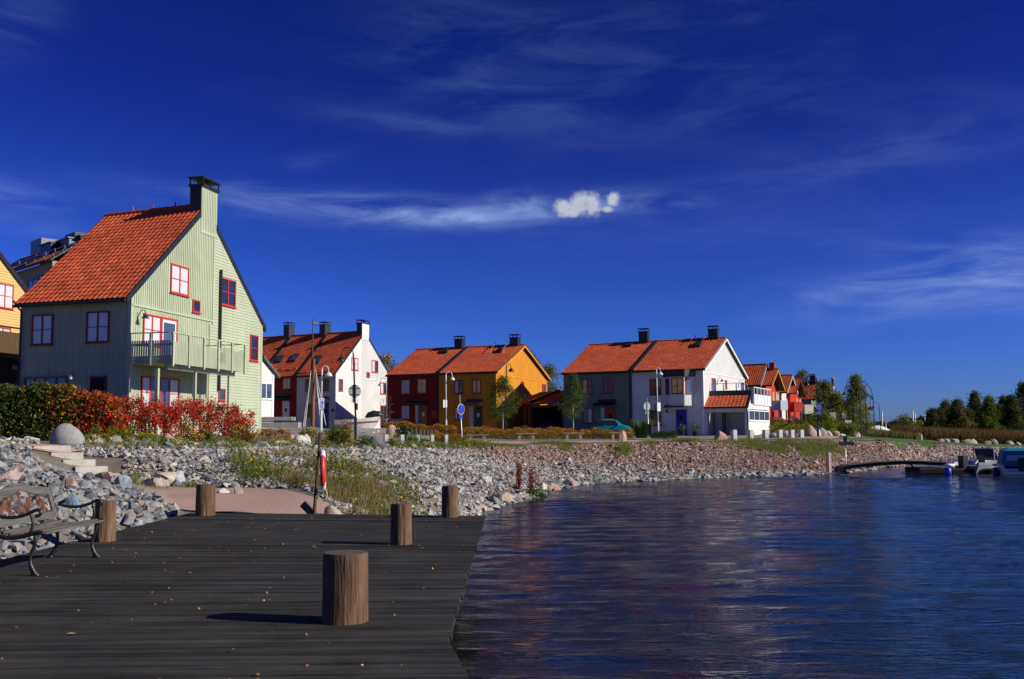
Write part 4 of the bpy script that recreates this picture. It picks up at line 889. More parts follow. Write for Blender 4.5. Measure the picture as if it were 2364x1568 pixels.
# ---------------------------------------------------------------- the sage green house in front
def green_house():
    A, B, C, P, R = pts5((292, 688), (33, 703), (613, 758), (476, 475), (243, 500), 7.10)
    h = House('sage_house', 'tall sage green house with red windows, balcony and a tall chimney behind the bushes', A, B, C, P, R, 1.35, sage, og=.02, oe=.38, rake_w=.24, gap=(g6(540, 1000), g6(868, 1000)))
    Ff, Fg, m, r = h.Ff, h.Fg, h.m, h.root
    # gable windows
    wins = [((515, 28, 676, 288), 'b', 2, 2, None), ((711, 337, 777, 450), 'd', 1, 1, None), ((960, 148, 1097, 392), 'd', 2, 2, None), ((1226, 650, 1298, 885), 'd', 1, 2, None), ((943, 1130, 1003, 1240), 'u', 1, 1, None)]
    holes = []
    for rc, k, nx, nz, _ in wins:
        q = Fg.rect(d5, *rc); holes.append(q); window(r, Fg, q, redframe, {'b': g_blind, 'd': g_dark, 'u': g_blue}[k], nx, nz)
    belt = (Fg.pix(d5(135, 362))[1] + Fg.pix(d5(880, 515))[1]) / 2
    fl1 = belt - 2.75
    q = Fg.rect(d5, 268, 470, 427, 720); q = (q[0], q[1] - .1, q[2], q[3]); holes.append(q); window(r, Fg, q, redframe, g_blind, 2, 2)
    q2 = Fg.rect(d5, 428, 498, 572, 770); q2 = (q[2] + .01, q[3] - 2.1, q2[2], q[3]); holes.append(q2)
    o = window(r, Fg, q2, redframe, g_blue, 1, 1, fw=.09, name='balcony_door', sill=False); k = MB(); a = q2
    k.fbox(Fg, a[0] + .10, a[2] - .10, a[3] - .22, a[3] - .10, .0, .05); k.fbox(Fg, a[0] + .10, a[0] + .18, a[1] + .1, a[3] - .22, .0, .05); k.fbox(Fg, a[2] - .18, a[2] - .10, a[1] + .1, a[3] - .22, .0, .05); k.build('door_leaf', whitepaint, o)
    q = Fg.rect(d5, 250, 1030, 590, 1310); holes.append(q); mid = q[0] + (q[2] - q[0]) * .46
    window(r, Fg, (q[0], q[1], mid - .02, q[3]), redframe, g_blue, 2, 2, name='terrace_window', panes=[g_curt, g_blue]); window(r, Fg, (mid + .02, q[1], q[2], q[3]), redframe, g_blue, 2, 2, name='terrace_window', panes=[g_blue, g_curt])
    sb = Fg.pix(d5(900, 200))[0]; sb2 = Fg.pix(d5(862, 1050))[0]; top = h.topg()
    m.fbox(Fg, .0, sb - .01, belt - .08, belt, .0, .06)
    clad_v(m, Fg, .12, sb, belt + .01, top, .155, holes, .04, .03); clad_v(m, Fg, .12, sb2, h.zg + .45, belt - .09, .155, holes, .04, .024)
    clad_h(m, Fg, sb, h.gw - .13, belt - .2, h.pz, .145, h.extg(), holes); clad_h(m, Fg, sb2, h.gw - .13, h.zg + .45, belt - .2, .145, h.extg(), holes)
    m.fbox(Fg, sb - .05, sb + .05, belt - .2, top(sb) - .03, 0, .045); m.fbox(Fg, sb2 - .05, sb2 + .05, h.zg + .4, belt - .2, 0, .045)
    # front
    holesf = []
    for rc, pn in (((225, 712, 372, 925), None), ((606, 690, 765, 908), None)):
        q = Ff.rect(d6, *rc); holesf.append(q); window(r, Ff, q, shadered, g_blind, 2, 2, panes=[g_blind, g_blind])
    q = Ff.rect(d6, 172, 1145, 470, 1235); q = (q[0], q[3] - .95, q[2], q[3]); holesf.append(q); window(r, Ff, q, shadered, g_dark, 4, 1)
    q = Ff.rect(d6, 630, 1140, 745, 1260); q = (q[0], q[3] - 2.1, q[2], q[3]); holesf.append(q); door(r, Ff, q, darkm, frame=shadered)
    clad_v(m, Ff, .1, h.fl - .12, h.zg + .45, h.ez - .02, .155, holesf, .04, .026)
    h.corner(.13)
    for px in ((135, 1088), (515, 1160)):
        s, z = Ff.pix(d6(*px)); b = MB(); b.tube([Ff.at(s, z + .2, .02), Ff.at(s, z + .22, .2), Ff.at(s, z + .1, .22)], .02, 6); o = b.build('wall_lamp', blackm, r); MB().lathe([(.03, .16), (.1, .1), (.12, 0), (.05, -.03)], 12, Ff.at(s, z - .03, .22)).build('lamp_shade', greymetal, o)
    # plinth
    p = MB(); p.fbox(Fg, -.02, h.gw + .02, h.zg - .6, h.zg + .38, .0, .02); p.fbox(Ff, 0, h.fl, h.zg - .6, h.zg + .38, .0, .02); p.build('plinth', plinthm, r)
    # flue pipe and downpipes
    s, z1 = Fg.pix(d5(957, 66)); _, z0 = Fg.pix(d5(925, 1150)); MB().fbox(Fg, s - .05, s + .05, z0, z1, .05, .16).build('flue_pipe', blackm, r)
    s = .25; P_ = Ff.at; MB().tube([P_(.0, h.ez - .0, .42), P_(.06, h.ez - .2, .3), P_(.14, h.ez - .45, .1), P_(.14, h.zg + .2, .1)], .045, 8).build('downpipe', blackm, r)
    s, z = Fg.pix(d5(222, 500)); gooseneck(r, Fg, s, z, None, .9)
    # chimney flush with the gable
    s0 = Fg.pix(g6(540, 1000))[0]; s1 = Fg.pix(g6(868, 1000))[0]; zt = Fg.pix(g6(552, 455))[1]; dep = .58
    k = MB(); k.fbox(Fg, s0, s1, min(top(s0), top(s1)) - .1, zt, -dep, .003)
    ch = k.build('chimney', blackm, r)
    k = MB(); k.fbox(Fg, s0 + .0, s1 + .0, min(top(s0), top(s1)) - .35, zt - .02, .004, .036); x = s0 + .06
    while x < s1 - .02: k.fbox(Fg, x - .02, x + .02, min(top(s0), top(s1)) - .2, zt - .02, .036, .058); x += .155
    k.build('chimney_cladding', sage, ch)
    k = MB(); e = .06
    k.fbox(Fg, s0 - e, s1 + e, zt - .08, zt + .02, -dep - e, .10 + e); k.fbox(Fg, s0 - e * 1.5, s1 + e * 1.5, zt + .30, zt + .37, -dep - e, .10 + e)
    for a in (s0, (s0 + s1) / 2, s1):
        for d_ in (-dep, .08): k.fbox(Fg, a - .025, a + .025, zt + .02, zt + .30, d_ - .025, d_ + .025)
    k.build('chimney_cap', blackm, ch)
    # bird spikes / snow hooks on the ridge
    for t in (.30, .52, .72):
        q = P.lerp(R, t); MB().tube([q + Vector((0, 0, .1)), q + Vector((0, 0, .34))], .035, 6).build('ridge_hook', ridgem, h.roof)
    h.finish()
    # balcony
    s_n, z_rt = Fg.pix(d5(155, 632)); _, z_b = Fg.pix(d5(155, 905)); z_b = z_b
    c0 = Pz(d5(500, 613), z_rt); far = Pz(d5(1160, 733), z_rt)
    dep = (c0 - Fg.O).dot(Fg.n); dep = max(1.4, min(2.2, dep)); se = (far - Fg.O).dot(Fg.t); s_n0 = (c0 - Fg.O).dot(Fg.t)
    bal = empty_part('balcony', r)
    k = MB(); k.fbox(Fg, s_n, se, z_b - .02, z_b + .16, .03, dep); k.build('balcony_floor', sage, bal)
    z_st = z_rt - .34; rail = MB(); rail.fbox(Fg, s_n, se + .35, z_rt - .04, z_rt, dep - .09, dep + .04); rail.fbox(Fg, s_n - .03, s_n + .06, z_rt - .04, z_rt, .03, dep - .09); rail.fbox(Fg, se - .06, se + .03, z_rt - .04, z_rt, .03, dep - .09); rail.build('handrail', sage, bal)
    sl = MB(); x = s_n + .06; i = 0; nse = 5; seg = (se - s_n) / nse
    while x < se - .03:
        gap = 3 * seg < x - s_n < 3.55 * seg
        sl.fbox(Fg, x, x + (.045 if gap else .078), z_b - .06, z_st + (.0 if int((x - s_n) / seg) % 2 else -.05), dep, dep + .022); x += .105
    sl.fbox(Fg, s_n + .02, se, z_st - .22, z_st - .12, dep - .05, dep - .002); sl.fbox(Fg, s_n + .02, se, z_b + .18, z_b + .28, dep - .05, dep - .002)
    sl.build('front_slats', sage, bal)
    for a, nm in ((s_n, 'side_slats'), (se, 'side_slats')):
        sl = MB(); y = .12
        while y < dep - .05: sl.fbox(Fg, a - .022, a, z_b - .04, z_st, y, y + .07); y += .105
        sl.fbox(Fg, a + .002, a + .05, z_st - .22, z_st - .12, .05, dep - .05); sl.fbox(Fg, a + .002, a + .05, z_b + .18, z_b + .28, .05, dep - .05); sl.build(nm, sage, bal)
    for i in range(nse + 1):
        a = s_n + seg * i; MB().fbox(Fg, a - .05, a + .05, z_b - .16, z_rt - .045, dep + .024, dep + .09).build('rail_post', sage, bal)
    MB().fbox(Fg, s_n - .05, s_n + .05, z_b - .1, z_rt - .045, dep * .48, dep * .48 + .09).build('rail_post', sage, bal)
    MB().fbox(Fg, s_n + .3, se - .1, z_b - .26, z_b - .03, dep - .5, dep - .38).build('beam', sage, bal)
    for px, w in (((402, 1000), .13), ((740, 1050), .11), ((1043, 1100), .09)):
        q = Ppl(d5(*px), Fg.O + Fg.n * (dep - .44), Fg.n); a = (q - Fg.O).dot(Fg.t); MB().fbox(Fg, a - w / 2, a + w / 2, h.zg - .3, z_b - .262, dep - .5, dep - .5 + w).build('support_post', sage, bal)
    return h
def empty_part(name, parent):
    o = bpy.data.objects.new(name, None); COL.objects.link(o); o.parent = parent; o.empty_display_size = .2; return o
GH = green_house()

# ---------------------------------------------------------------- sand yellow house behind it and the apartment block
def sand_house():
    g = GH.g; n = GH.Fg.n; E = PD(g3(345, 480), 60.5); A = E - g * 13.4; A.z = E.z
    def onp(p): return Ppl(p, E, n)
    q = onp(g3(0, 30)); e2_ = onp(g3(280, 402)); sl = (q.z - e2_.z) / ((e2_ - q).to_2d().dot(g.to_2d())); rise = sl * 6.7; C = E.copy(); C.z = e2_.z - sl * (C - e2_).to_2d().dot(g.to_2d()); A.z = C.z
    P = A + g * 6.7; P.z = C.z + rise; s = GH.sd; L = 7.0; h = House('sand_yellow_house', 'sand yellow clapboard house cut by the left edge of the photo', A, A + s * L, C, P, P + s * L, 1.5, sandc, og=.10, oe=.3, rake_w=.26)
    holes = []
    for rc in ((-45, 352, 134, 610), (-60, 808, 105, 960)):
        rq = h.Fg.rect(g3, *rc); holes.append(rq); window(h.root, h.Fg, rq, redframe, g_blind, 2, 2, panes=[g_blind, g_curt] if rc[1] > 500 else None)
    clad_h(h.m, h.Fg, 0, h.gw, h.zg, h.pz, .16, h.extg(), holes); h.finish()
    Fg = h.Fg; s1, zt = Fg.pix(g3(155, 890)); zb = Fg.pix(g3(155, 1140))[1]; bal = empty_part('balcony', h.root); brown = mat('brown_timber', (.10, .06, .025), .85, var=.2)
    k = MB(); k.fbox(Fg, s1 - 6, s1 + 3.0, zb, zb + .18, 0.03, 3.0); k.build('balcony_floor', brown, bal)
    k = MB(); x = s1 - 6
    while x < s1 + 3.0: k.fbox(Fg, x, x + .11, zb - .05, zt - .3, 3.0, 3.03); x += .13
    k.build('front_boards', brown, bal); MB().fbox(Fg, s1 - 6, s1 + 3.0, zt - .08, zt, 2.95, 3.06).build('handrail', blackm, bal)
    for a in (s1 - 1.6, s1 + .6, s1 + 2.9): MB().fbox(Fg, a - .07, a + .07, h.zg - .3, zb - .01, 2.8, 2.94).build('support_post', brown, bal)
    MB().fbox(Fg, s1 - 6, s1 + 3, h.zg - .3, zb - .02, .1, .2).build('carport_shade', darkm, bal)  # near-black sheet stands for the shade under the balcony
sand_house()
def apartment():
    a = PD(d6(60, 480), 96); b = PD(d6(560, 430), 84); t = (b - a); t.z = 0; t.normalize(); n = Vector((t.y, -t.x, 0)); n = n if n.y < 0 else -n
    fr = Frame(a, t, n); root = empty('apartment_block', V3(fr.O, 1.8), 'beige apartment block with orange roof and grey metal dormers behind the sand yellow house', 'apartment block')
    def S(x, y, d=0): return fr.pix(d6(x, y), d)
    s0, ez = S(110, 412); s1, ez1 = S(345, 352); L = 9
    m = MB(); m.fbox(fr, s0 - 8, s0 + L, 1.2, ez - .1, -12, 0); m.build('wall', beige, root)
    e = ez; up = ez + 2.6; P = fr.at
    rb = MB(); rb.prism([P(s0 - 9, e - .1, .5), P(s0 + L + 1, e - .1, .5), P(s0 + L + 1, up, -3.2), P(s0 - 9, up, -3.2)], (0, 0, -.15)); rb.prism([P(s0 - 9, up, -3.2), P(s0 + L + 1, up, -3.2), P(s0 + L + 1, up + 1.7, -7.5), P(s0 - 9, up + 1.7, -7.5)], (0, 0, -.12)); rb.prism([P(s0 - 9, up + 1.7, -7.5), P(s0 + L + 1, up + 1.7, -7.5), P(s0 + L + 1, e - .1, -12.5), P(s0 - 9, e - .1, -12.5)], (0, 0, -.12)); rf = rb.build('roof', blackm, root)
    tile_roof('lower_tiles', P(s0 - 9, e - .08, .5), P(s0 + L, e - .08, .5), P(s0 + L, e + .9, -.9), P(s0 - 9, e + .9, -.9), rf); tile_roof('upper_tiles', P(s0 - 9, up, -3.2), P(s0 + L, up, -3.2), P(s0 + L, up + 1.72, -7.5), P(s0 - 9, up + 1.72, -7.5), rf)
    gut = MB(); gut.tube([P(s0 - 9, e - .1, .56), P(s0 + L, e - .1, .56)], .08, 6); gut.build('gutter', blackm, rf)
    for x0, x1, y0, y1, mm, nm, d in ((280, 350, 238, 352, blackm, 'dormer', -1.4), (352, 478, 225, 322, greymetal, 'dormer', -2.2), (476, 560, 195, 300, blackm, 'dormer', -3.0), (215, 285, 203, 282, greymetal, 'chimney', -4.2), (452, 521, 160, 200, blackm, 'chimney', -5)):
        sa, z1 = fr.pix(d6(x0, y0), d); sb, z0 = fr.pix(d6(x1, y1), d); k = MB(); k.fbox(fr, sa, sb, z0 - .6, z1, d - 2.4, d)
        if nm == 'dormer': k.fbox(fr, sa - .1, sb + .1, z1 + .002, z1 + .12, d - 2.5, d + .15)
        o = k.build(nm, mm, root)
        if nm == 'chimney' and x0 == 215:
            for i in range(4): MB().tube([P(sa + .2 + i * .35, z1, d - .6), P(sa + .2 + i * .35, z1 + .25, d - .6)], .07, 8).build('flue', greymetal, o)
    sa, z1 = fr.pix(d6(301, 282), -1.35); sb, z0 = fr.pix(d6(343, 350), -1.35); k = Frame(P(0, 0, -1.4), t, n); window(root, k, (sa, z0, sb, z1), blackm, g_blue, 1, 1)
    sa, z1 = fr.pix(d6(200, 478)); sb, z0 = fr.pix(d6(245, 560)); window(root, fr, (sa, z0, sb + .6, z1), blackm, g_blue, 2, 1)
    for i in range(3): window(root, fr, (s0 + 6 + i * 5, ez - 2.6, s0 + 7.6 + i * 5, ez - 1.1), blackm, g_blue, 2, 1)
    k = MB(); 
    for yy, zz in ((.35, e + .35), (-.6, e + 1.15)):
        k.tube([P(s0 - 2, zz, yy), P(s0 + 14, zz, yy)], .03, 5)
        for i in range(7): k.tube([P(s0 + i * 2.2 - 1, zz - .25, yy - .1), P(s0 + i * 2.2 - 1, zz + .1, yy)], .03, 5)
    k.build('snow_guard', mat('galvanised', (.45, .46, .46), .4, metal=.6), rf)
apartment()

# ---------------------------------------------------------------- white end house with red row houses behind the plaza
def shift(pts, v): return [p + v for p in pts]
def mid_row():
    a = Pz(c2(880, 776), 7.60); b = Pz(c2(470, 797), 7.60); gd = Vector((.33, .944, 0)).normalized(); gn = Vector((gd.y, -gd.x, 0))
    c = Ppl(c2(1443, 752), a, gn); p = Ppl(c2(1202, 332), a, gn); r = Ppl(c2(805, 357), b, gn)
    h = House('white_end_house', 'white house with a chimney on its gable and a triangular shadow, behind the stone boat', a, b, c, p, r, 1.9, whitec, og=.02, oe=.36, rake_w=.2, end_flash=False, gap=(c2(1168, 390), c2(1240, 390)))
    Fg, Ff, m, root = h.Fg, h.Ff, h.m, h.root; holes = []
    for cr, rc, pn, nx, nz in ((c2, (1058, 605, 1128, 736), [g_blind, g_blind], 2, 2), (c2, (1270, 632, 1336, 758), [g_blind, g_dark], 2, 2), (c2, (1217, 755, 1248, 810), None, 1, 1), (d8, (1064, 345, 1150, 600), [g_blue], 1, 2), (d8, (1937, 422, 2062, 662), [g_blind, g_dark], 2, 1), (d8, (1937, 900, 2062, 1330), [g_dark, g_dark], 2, 1)):
        q = Fg.rect(cr, *rc); holes.append(q); window(root, Fg, q, redframe, g_dark, nx, nz, fw=.09, panes=pn)
    s0 = Fg.pix(c2(1165, 700))[0]; top = h.topg(); belt = Fg.pix(d8(1560, 332))[1]; clad_h(m, Fg, .1, s0, h.zg + .3, h.pz, .15, h.extg(), holes); clad_v(m, Fg, s0, h.gw - .1, h.zg + .3, belt - .1, .17, holes, .04, .02); clad_v(m, Fg, s0, h.gw - .1, belt, top, .17, holes, .04, .028)
    m.fbox(Fg, s0, h.gw - .1, belt - .1, belt, 0, .05)
    holes = []
    for rc, nx in (((378, 357, 445, 608), 1), ((718, 342, 862, 596), 2)):
        q = Ff.rect(d8, *rc); holes.append(q); window(root, Ff, q, shadered, g_dark, nx, 2)
    q = Ff.rect(d8, 370, 868, 505, 1130); holes.append(q); window(root, Ff, q, shadered, g_dark, 2, 1)
    q = Ff.rect(d8, 745, 845, 862, 1220); q = (q[0], h.zg + .1, q[2], q[3]); holes.append(q); door(root, Ff, q, mat('royal_blue_paint', (.012, .02, .30), .5), oval=darkm, label='royal blue entrance door')
    q = Ff.rect(d8, 690, 712, 875, 800); canopy(root, Ff, *[q[0], q[2], q[1], q[3]]); clad_v(m, Ff, .1, h.fl, h.zg + .3, h.ez, .17, holes, .04, .02); h.corner(.12)
    s, z = Ff.pix(d8(960, 1010)); MB().lathe([(.05, -.1), (.13, 0), (.1, .15), (.03, .2)], 10, Ff.at(s, z, .15)).build('wall_lamp', blackm, root)
    # chimney flush with gable
    a0 = Fg.pix(c2(1168, 390))[0]; a1 = Fg.pix(c2(1240, 390))[0]; zt = Fg.pix(c2(1200, 246))[1]
    k = MB(); k.fbox(Fg, a0, a1, min(top(a0), top(a1)) - .05, zt, -.62, .03); ch = k.build('chimney', blackm, root); MB().fbox(Fg, a0, a1, min(top(a0), top(a1)) - .1, zt - .02, .031, .05).build('chimney_cladding', whitec, ch)
    k = MB(); k.fbox(Fg, a0 - .06, a1 + .06, zt - .05, zt + .03, -.68, .11); k.fbox(Fg, a0 - .06, a1 + .06, zt + .30, zt + .36, -.68, .11)
    for q in (a0, a1):
        for d_ in (-.6, .03): k.fbox(Fg, q - .03, q + .03, zt + .03, zt + .30, d_ - .03, d_ + .03)
    k.build('chimney_cap', blackm, ch)
    def on_slope(hh, cr, x, y):
        nn = (hh.B - hh.A).cross(hh.P - hh.A).normalized(); return Ppl(cr(x, y), hh.A, nn), nn
    def skylight(hh, cr, pts):
        Q = []
        for x, y in pts: q, nn = on_slope(hh, cr, x, y); Q.append(q)
        nn = nn if nn.z > 0 else -nn; o = MB().prism([q + nn * .05 for q in Q], nn * .10).build('skylight', blackm, hh.root); c = sum(Q, Vector()) / 4
        MB().prism([c + (q - c) * .78 + nn * .12 for q in Q], nn * .045).build('pane', g_blue, o)
    def guard(hh, cr, x, y, w=45):
        q, nn = on_slope(hh, cr, x, y); q2, _ = on_slope(hh, cr, x + w, y); up = Vector((0, 0, .28)); k = MB(); k.tube([q, q + up, q2 + up, q2], .04, 5); k.tube([q + up * .5, q2 + up * .5], .03, 5); k.build('snow_hook', ridgem, hh.root)
    skylight(h, c2, [(678, 660), (718, 672), (762, 592), (695, 592)])
    for x, y in ((505, 770), (570, 760), (640, 755), (715, 752), (790, 748), (850, 742)): guard(h, c2, x, y + 4, 28)
    h.finish()
    # red row houses continuing to the left
    v = (b - a); hs = []
    for i in range(2):
        A2, B2, C2, P2, R2 = a + v * (1 + i), b + v * (1 + i), c + v * (1 + i), r + (r - p) * i, r + (r - p) * (i + 1); P2 = p + (r - p) * (1 + i)
        hh = House('red_row_house', ['dark red row house joined to the white end house, with two skylights', 'left dark red row house whose roof shows just behind the sage green house'][i], A2, B2, C2, P2, R2, 1.9, redc, og=.0, oe=.36, end_flash=True, group='dark red row houses')
        if i == 0:
            q = hh.Ff.rect(c2, 348, 808, 424, 926); window(hh.root, hh.Ff, q, cream, g_curt, 2, 2)
            q = hh.Ff.rect(c2, 342, 1055, 416, 1215); q = (q[0], hh.zg + .1, q[2], q[3]); door(hh.root, hh.Ff, q, whitepaint, oval=darkm); q = hh.Ff.rect(c2, 255, 997, 425, 1040); canopy(hh.root, hh.Ff, q[0], q[2], q[1], q[3] + .3)
            skylight(hh, c2, [(255, 660), (322, 658), (370, 588), (302, 590)]); skylight(hh, c2, [(405, 652), (472, 650), (525, 575), (455, 577)])
            for x, y in ((240, 742), (310, 738), (395, 735), (455, 730)): guard(hh, c2, x, y, 28)
        clad_v(hh.m, hh.Ff, .1, hh.fl, hh.zg + .3, hh.ez, .17, [], .04, .02); hh.finish()
        # chimney at the party wall next to the right neighbour
        cc = P2 * .5 + (A2 + C2) * .25; top_px = c2(785, 232) if i == 0 else c2(410, 237)
        cpt = P2 + v.normalized() * .3; zt = Ppl(top_px, cpt, Fg.n).z; chimney_box(hh.root, cpt, .85, .9, h.sd, P2.z - 1.2, zt - .3, blackm)
    return h
MR = mid_row()

# ---------------------------------------------------------------- two-part rows: red + ochre, grey green + white
def row_points(A, B, C, P, R, Bm, Rm, z):
    a, b, c, p, r = pts5(A, B, C, P, R, z); t = (Pz(Bm, z) - a).to_2d().length / (b - a).to_2d().length; v = b - a
    am = a + v * t; cm = c + v * t; pm = p.lerp(r, t); return (a, am, c, p, pm), (am, b, cm, pm, r)
def belt_and_v(h, z, holes, sp=.27, step=True):
    m, Fg = h.m, h.Fg; top = h.topg(); m.fbox(Fg, .05, h.gw - .05, z - .06, z + .02, 0, .045)
    clad_v(m, Fg, .1, h.gw - .1, h.zg + .3, z - .07, sp, holes, .05, .013); clad_v(m, Fg, .1, h.gw - .1, z + .03, top, sp, holes, .05, .018)
def ochre_row():
    y, rd = row_points(c3(1278, 618), c3(110, 657), c3(1838, 697), c3(1568, 342), c3(425, 395), c3(685, 643), c3(990, 362), 6.95)
    h = House('ochre_house', 'ochre yellow house with sunlit gable and green door behind the small birch', *y, 1.3, yellowc, og=.30, oe=.40, trim=yellowc, rake_w=.22); Ff, Fg, m, r = h.Ff, h.Fg, h.m, h.root; holes = []
    for rc in ((1505, 374, 1685, 656), (1876, 360, 2062, 645), (1510, 942, 1650, 1200)):
        q = Ff.rect(d2, *rc); holes.append(q); window(r, Ff, q, shadered, g_curt, 2, 1, panes=[g_curt, g_dark] if rc[0] == 1505 else ([g_warm, g_warm] if rc[1] == 360 else [g_blind, g_dark]))
    q = Ff.rect(d2, 1925, 920, 2088, 1300); q = (q[0], h.zg + .15, q[2], q[3]); holes.append(q); door(r, Ff, q, mat('dark_green_paint', (.02, .06, .035), .5), oval=g_curt, side=(q[0] - .5, q[1] + .3, q[0] - .15, q[3]), label='dark green entrance door')
    q = Ff.rect(d2, 1702, 765, 2105, 890); canopy(r, Ff, q[0], q[2], q[1], q[3]); q = Ff.rect(d2, 2205, 1030, 2312, 1170); MB().fbox(Ff, q[0], q[2], q[1], q[3], .03, .10).build('meter_box', yellowc, r)
    clad_v(m, Ff, .1, h.fl - .1, h.zg + .3, h.ez - .02, .27, holes, .055, .032); holes = []
    for rc, nx in (((800, 355, 880, 590), 1), ((1222, 400, 1278, 565), 1), ((1662, 450, 1733, 655), 1)):
        q = Fg.rect(d1, *rc); holes.append(q); window(r, Fg, q, redframe, g_blue, nx, 1, fw=.10)
    z = Fg.pix(d1(1250, 335))[1]; belt_and_v(h, z, holes, .27); h.corner(.14)
    q = (h.P + h.R) / 2; c0 = Ppl(c3(1463, 300), h.P, h.Fg.n.cross(Vector((0, 0, 1)))) if False else None
    def chim(hh, xl, xr, yt, cr):
        # chimney on the ridge: find ridge point whose pixel matches
        best = min((abs(pxl(hh.P.lerp(hh.R, t / 200))[0] - cr((xl + xr) / 2, yt)[0]), t / 200) for t in range(201))[1]; c = hh.P.lerp(hh.R, best); Dd = c.y
        zt = PD(cr(xl, yt), Dd).z; w = (PD(cr(xr, yt), Dd) - PD(cr(xl, yt), Dd)).length * .78; chimney_box(hh.root, c, w, w * .95, hh.sd, c.z - 1.3, zt - .28, blackm)
    h.chim = chim; chim(h, 1407, 1522, 234, c3)
    nn = (h.B - h.A).cross(h.P - h.A).normalized(); nn = nn if nn.z > 0 else -nn
    def hatch(hh, cr, x0, y0, x1, y1):
        nn = (hh.B - hh.A).cross(hh.P - hh.A).normalized(); nn = nn if nn.z > 0 else -nn; w = (x1 - x0) * .28
        Q = [Ppl(cr(*p), hh.A, nn) for p in ((x0, y1), (x1 - w, y1), (x1, y0), (x0 + w, y0))]; MB().prism([q + nn * .05 for q in Q], nn * .28).build('roof_hatch', blackm, hh.root)
    hatch(h, c3, 1275, 402, 1340, 428)
    for xa, ya, xb, yb in ((1215, 440, 1262, 368), (1345, 435, 1395, 358)):
        a_, b_ = Ppl(c3(xa, ya), h.A, nn), Ppl(c3(xb, yb), h.A, nn); up = Vector((0, 0, .55)); k = MB(); k.tube([a_, a_ + up, b_ + up * .8, b_], .03, 6); k.build('roof_rail', mat('galvanised', (.45, .46, .46), .4, metal=.6), r)
    h.finish()
    g = House('red_house', 'dark red house with cream windows and orange-brown door, joined to the ochre house', *rd, 1.3, redc, og=.02, oe=.40, end_flash=True); Ff, m, r = g.Ff, g.m, g.root; holes = []
    for rc in ((405, 374, 568, 645), (742, 355, 912, 628), (403, 908, 565, 1172)):
        q = Ff.rect(d2, *rc); holes.append(q); window(r, Ff, q, cream, g_curt, 2, 2, panes=[g_warm, g_warm] if rc[0] == 742 else None, casing=redc)
    q = Ff.rect(d2, 780, 893, 938, 1290); q = (q[0], g.zg + .15, q[2], q[3]); holes.append(q); door(r, Ff, q, mat('orange_brown_paint', (.28, .10, .02), .5), oval=g_warm, side=(q[0] - .45, q[1] + .3, q[0] - .12, q[3]), label='orange brown entrance door with round window')
    q = Ff.rect(d2, 562, 768, 962, 870); canopy(r, Ff, q[0], q[2], q[1], q[3]); q = Ff.rect(d2, 1040, 1005, 1138, 1155); MB().fbox(Ff, q[0], q[2], q[1], q[3], .03, .10).build('meter_box', mat('bright_red_box', (.40, .03, .02), .6), r)
    clad_v(m, Ff, .1, g.fl - .02, g.zg + .3, g.ez - .02, .27, holes, .055, .032); chim(g, 830, 940, 252, c3); hatch(g, c3, 705, 405, 775, 435); g.finish()
    q = g.R; k = MB(); k.fbox(Frame(q, g.sd, g.Fg.n), -.4, .2, q.z - .75, q.z - .35, -1.2, -.6)
    MB().tube([g.Ff.at(g.fl - .1, g.ez, .3), g.Ff.at(g.fl - .1, g.ez - .5, .08), g.Ff.at(g.fl - .1, g.zg, .08)], .06, 8).build('downpipe', blackm, r)
    return h, g
def pxl(P):
    d = Vector(P) - CAM; k = d.dot(FW); return (CX + F * d.dot(EX) / k, CY - F * d.dot(EY) / k)
OH, RH = ochre_row()
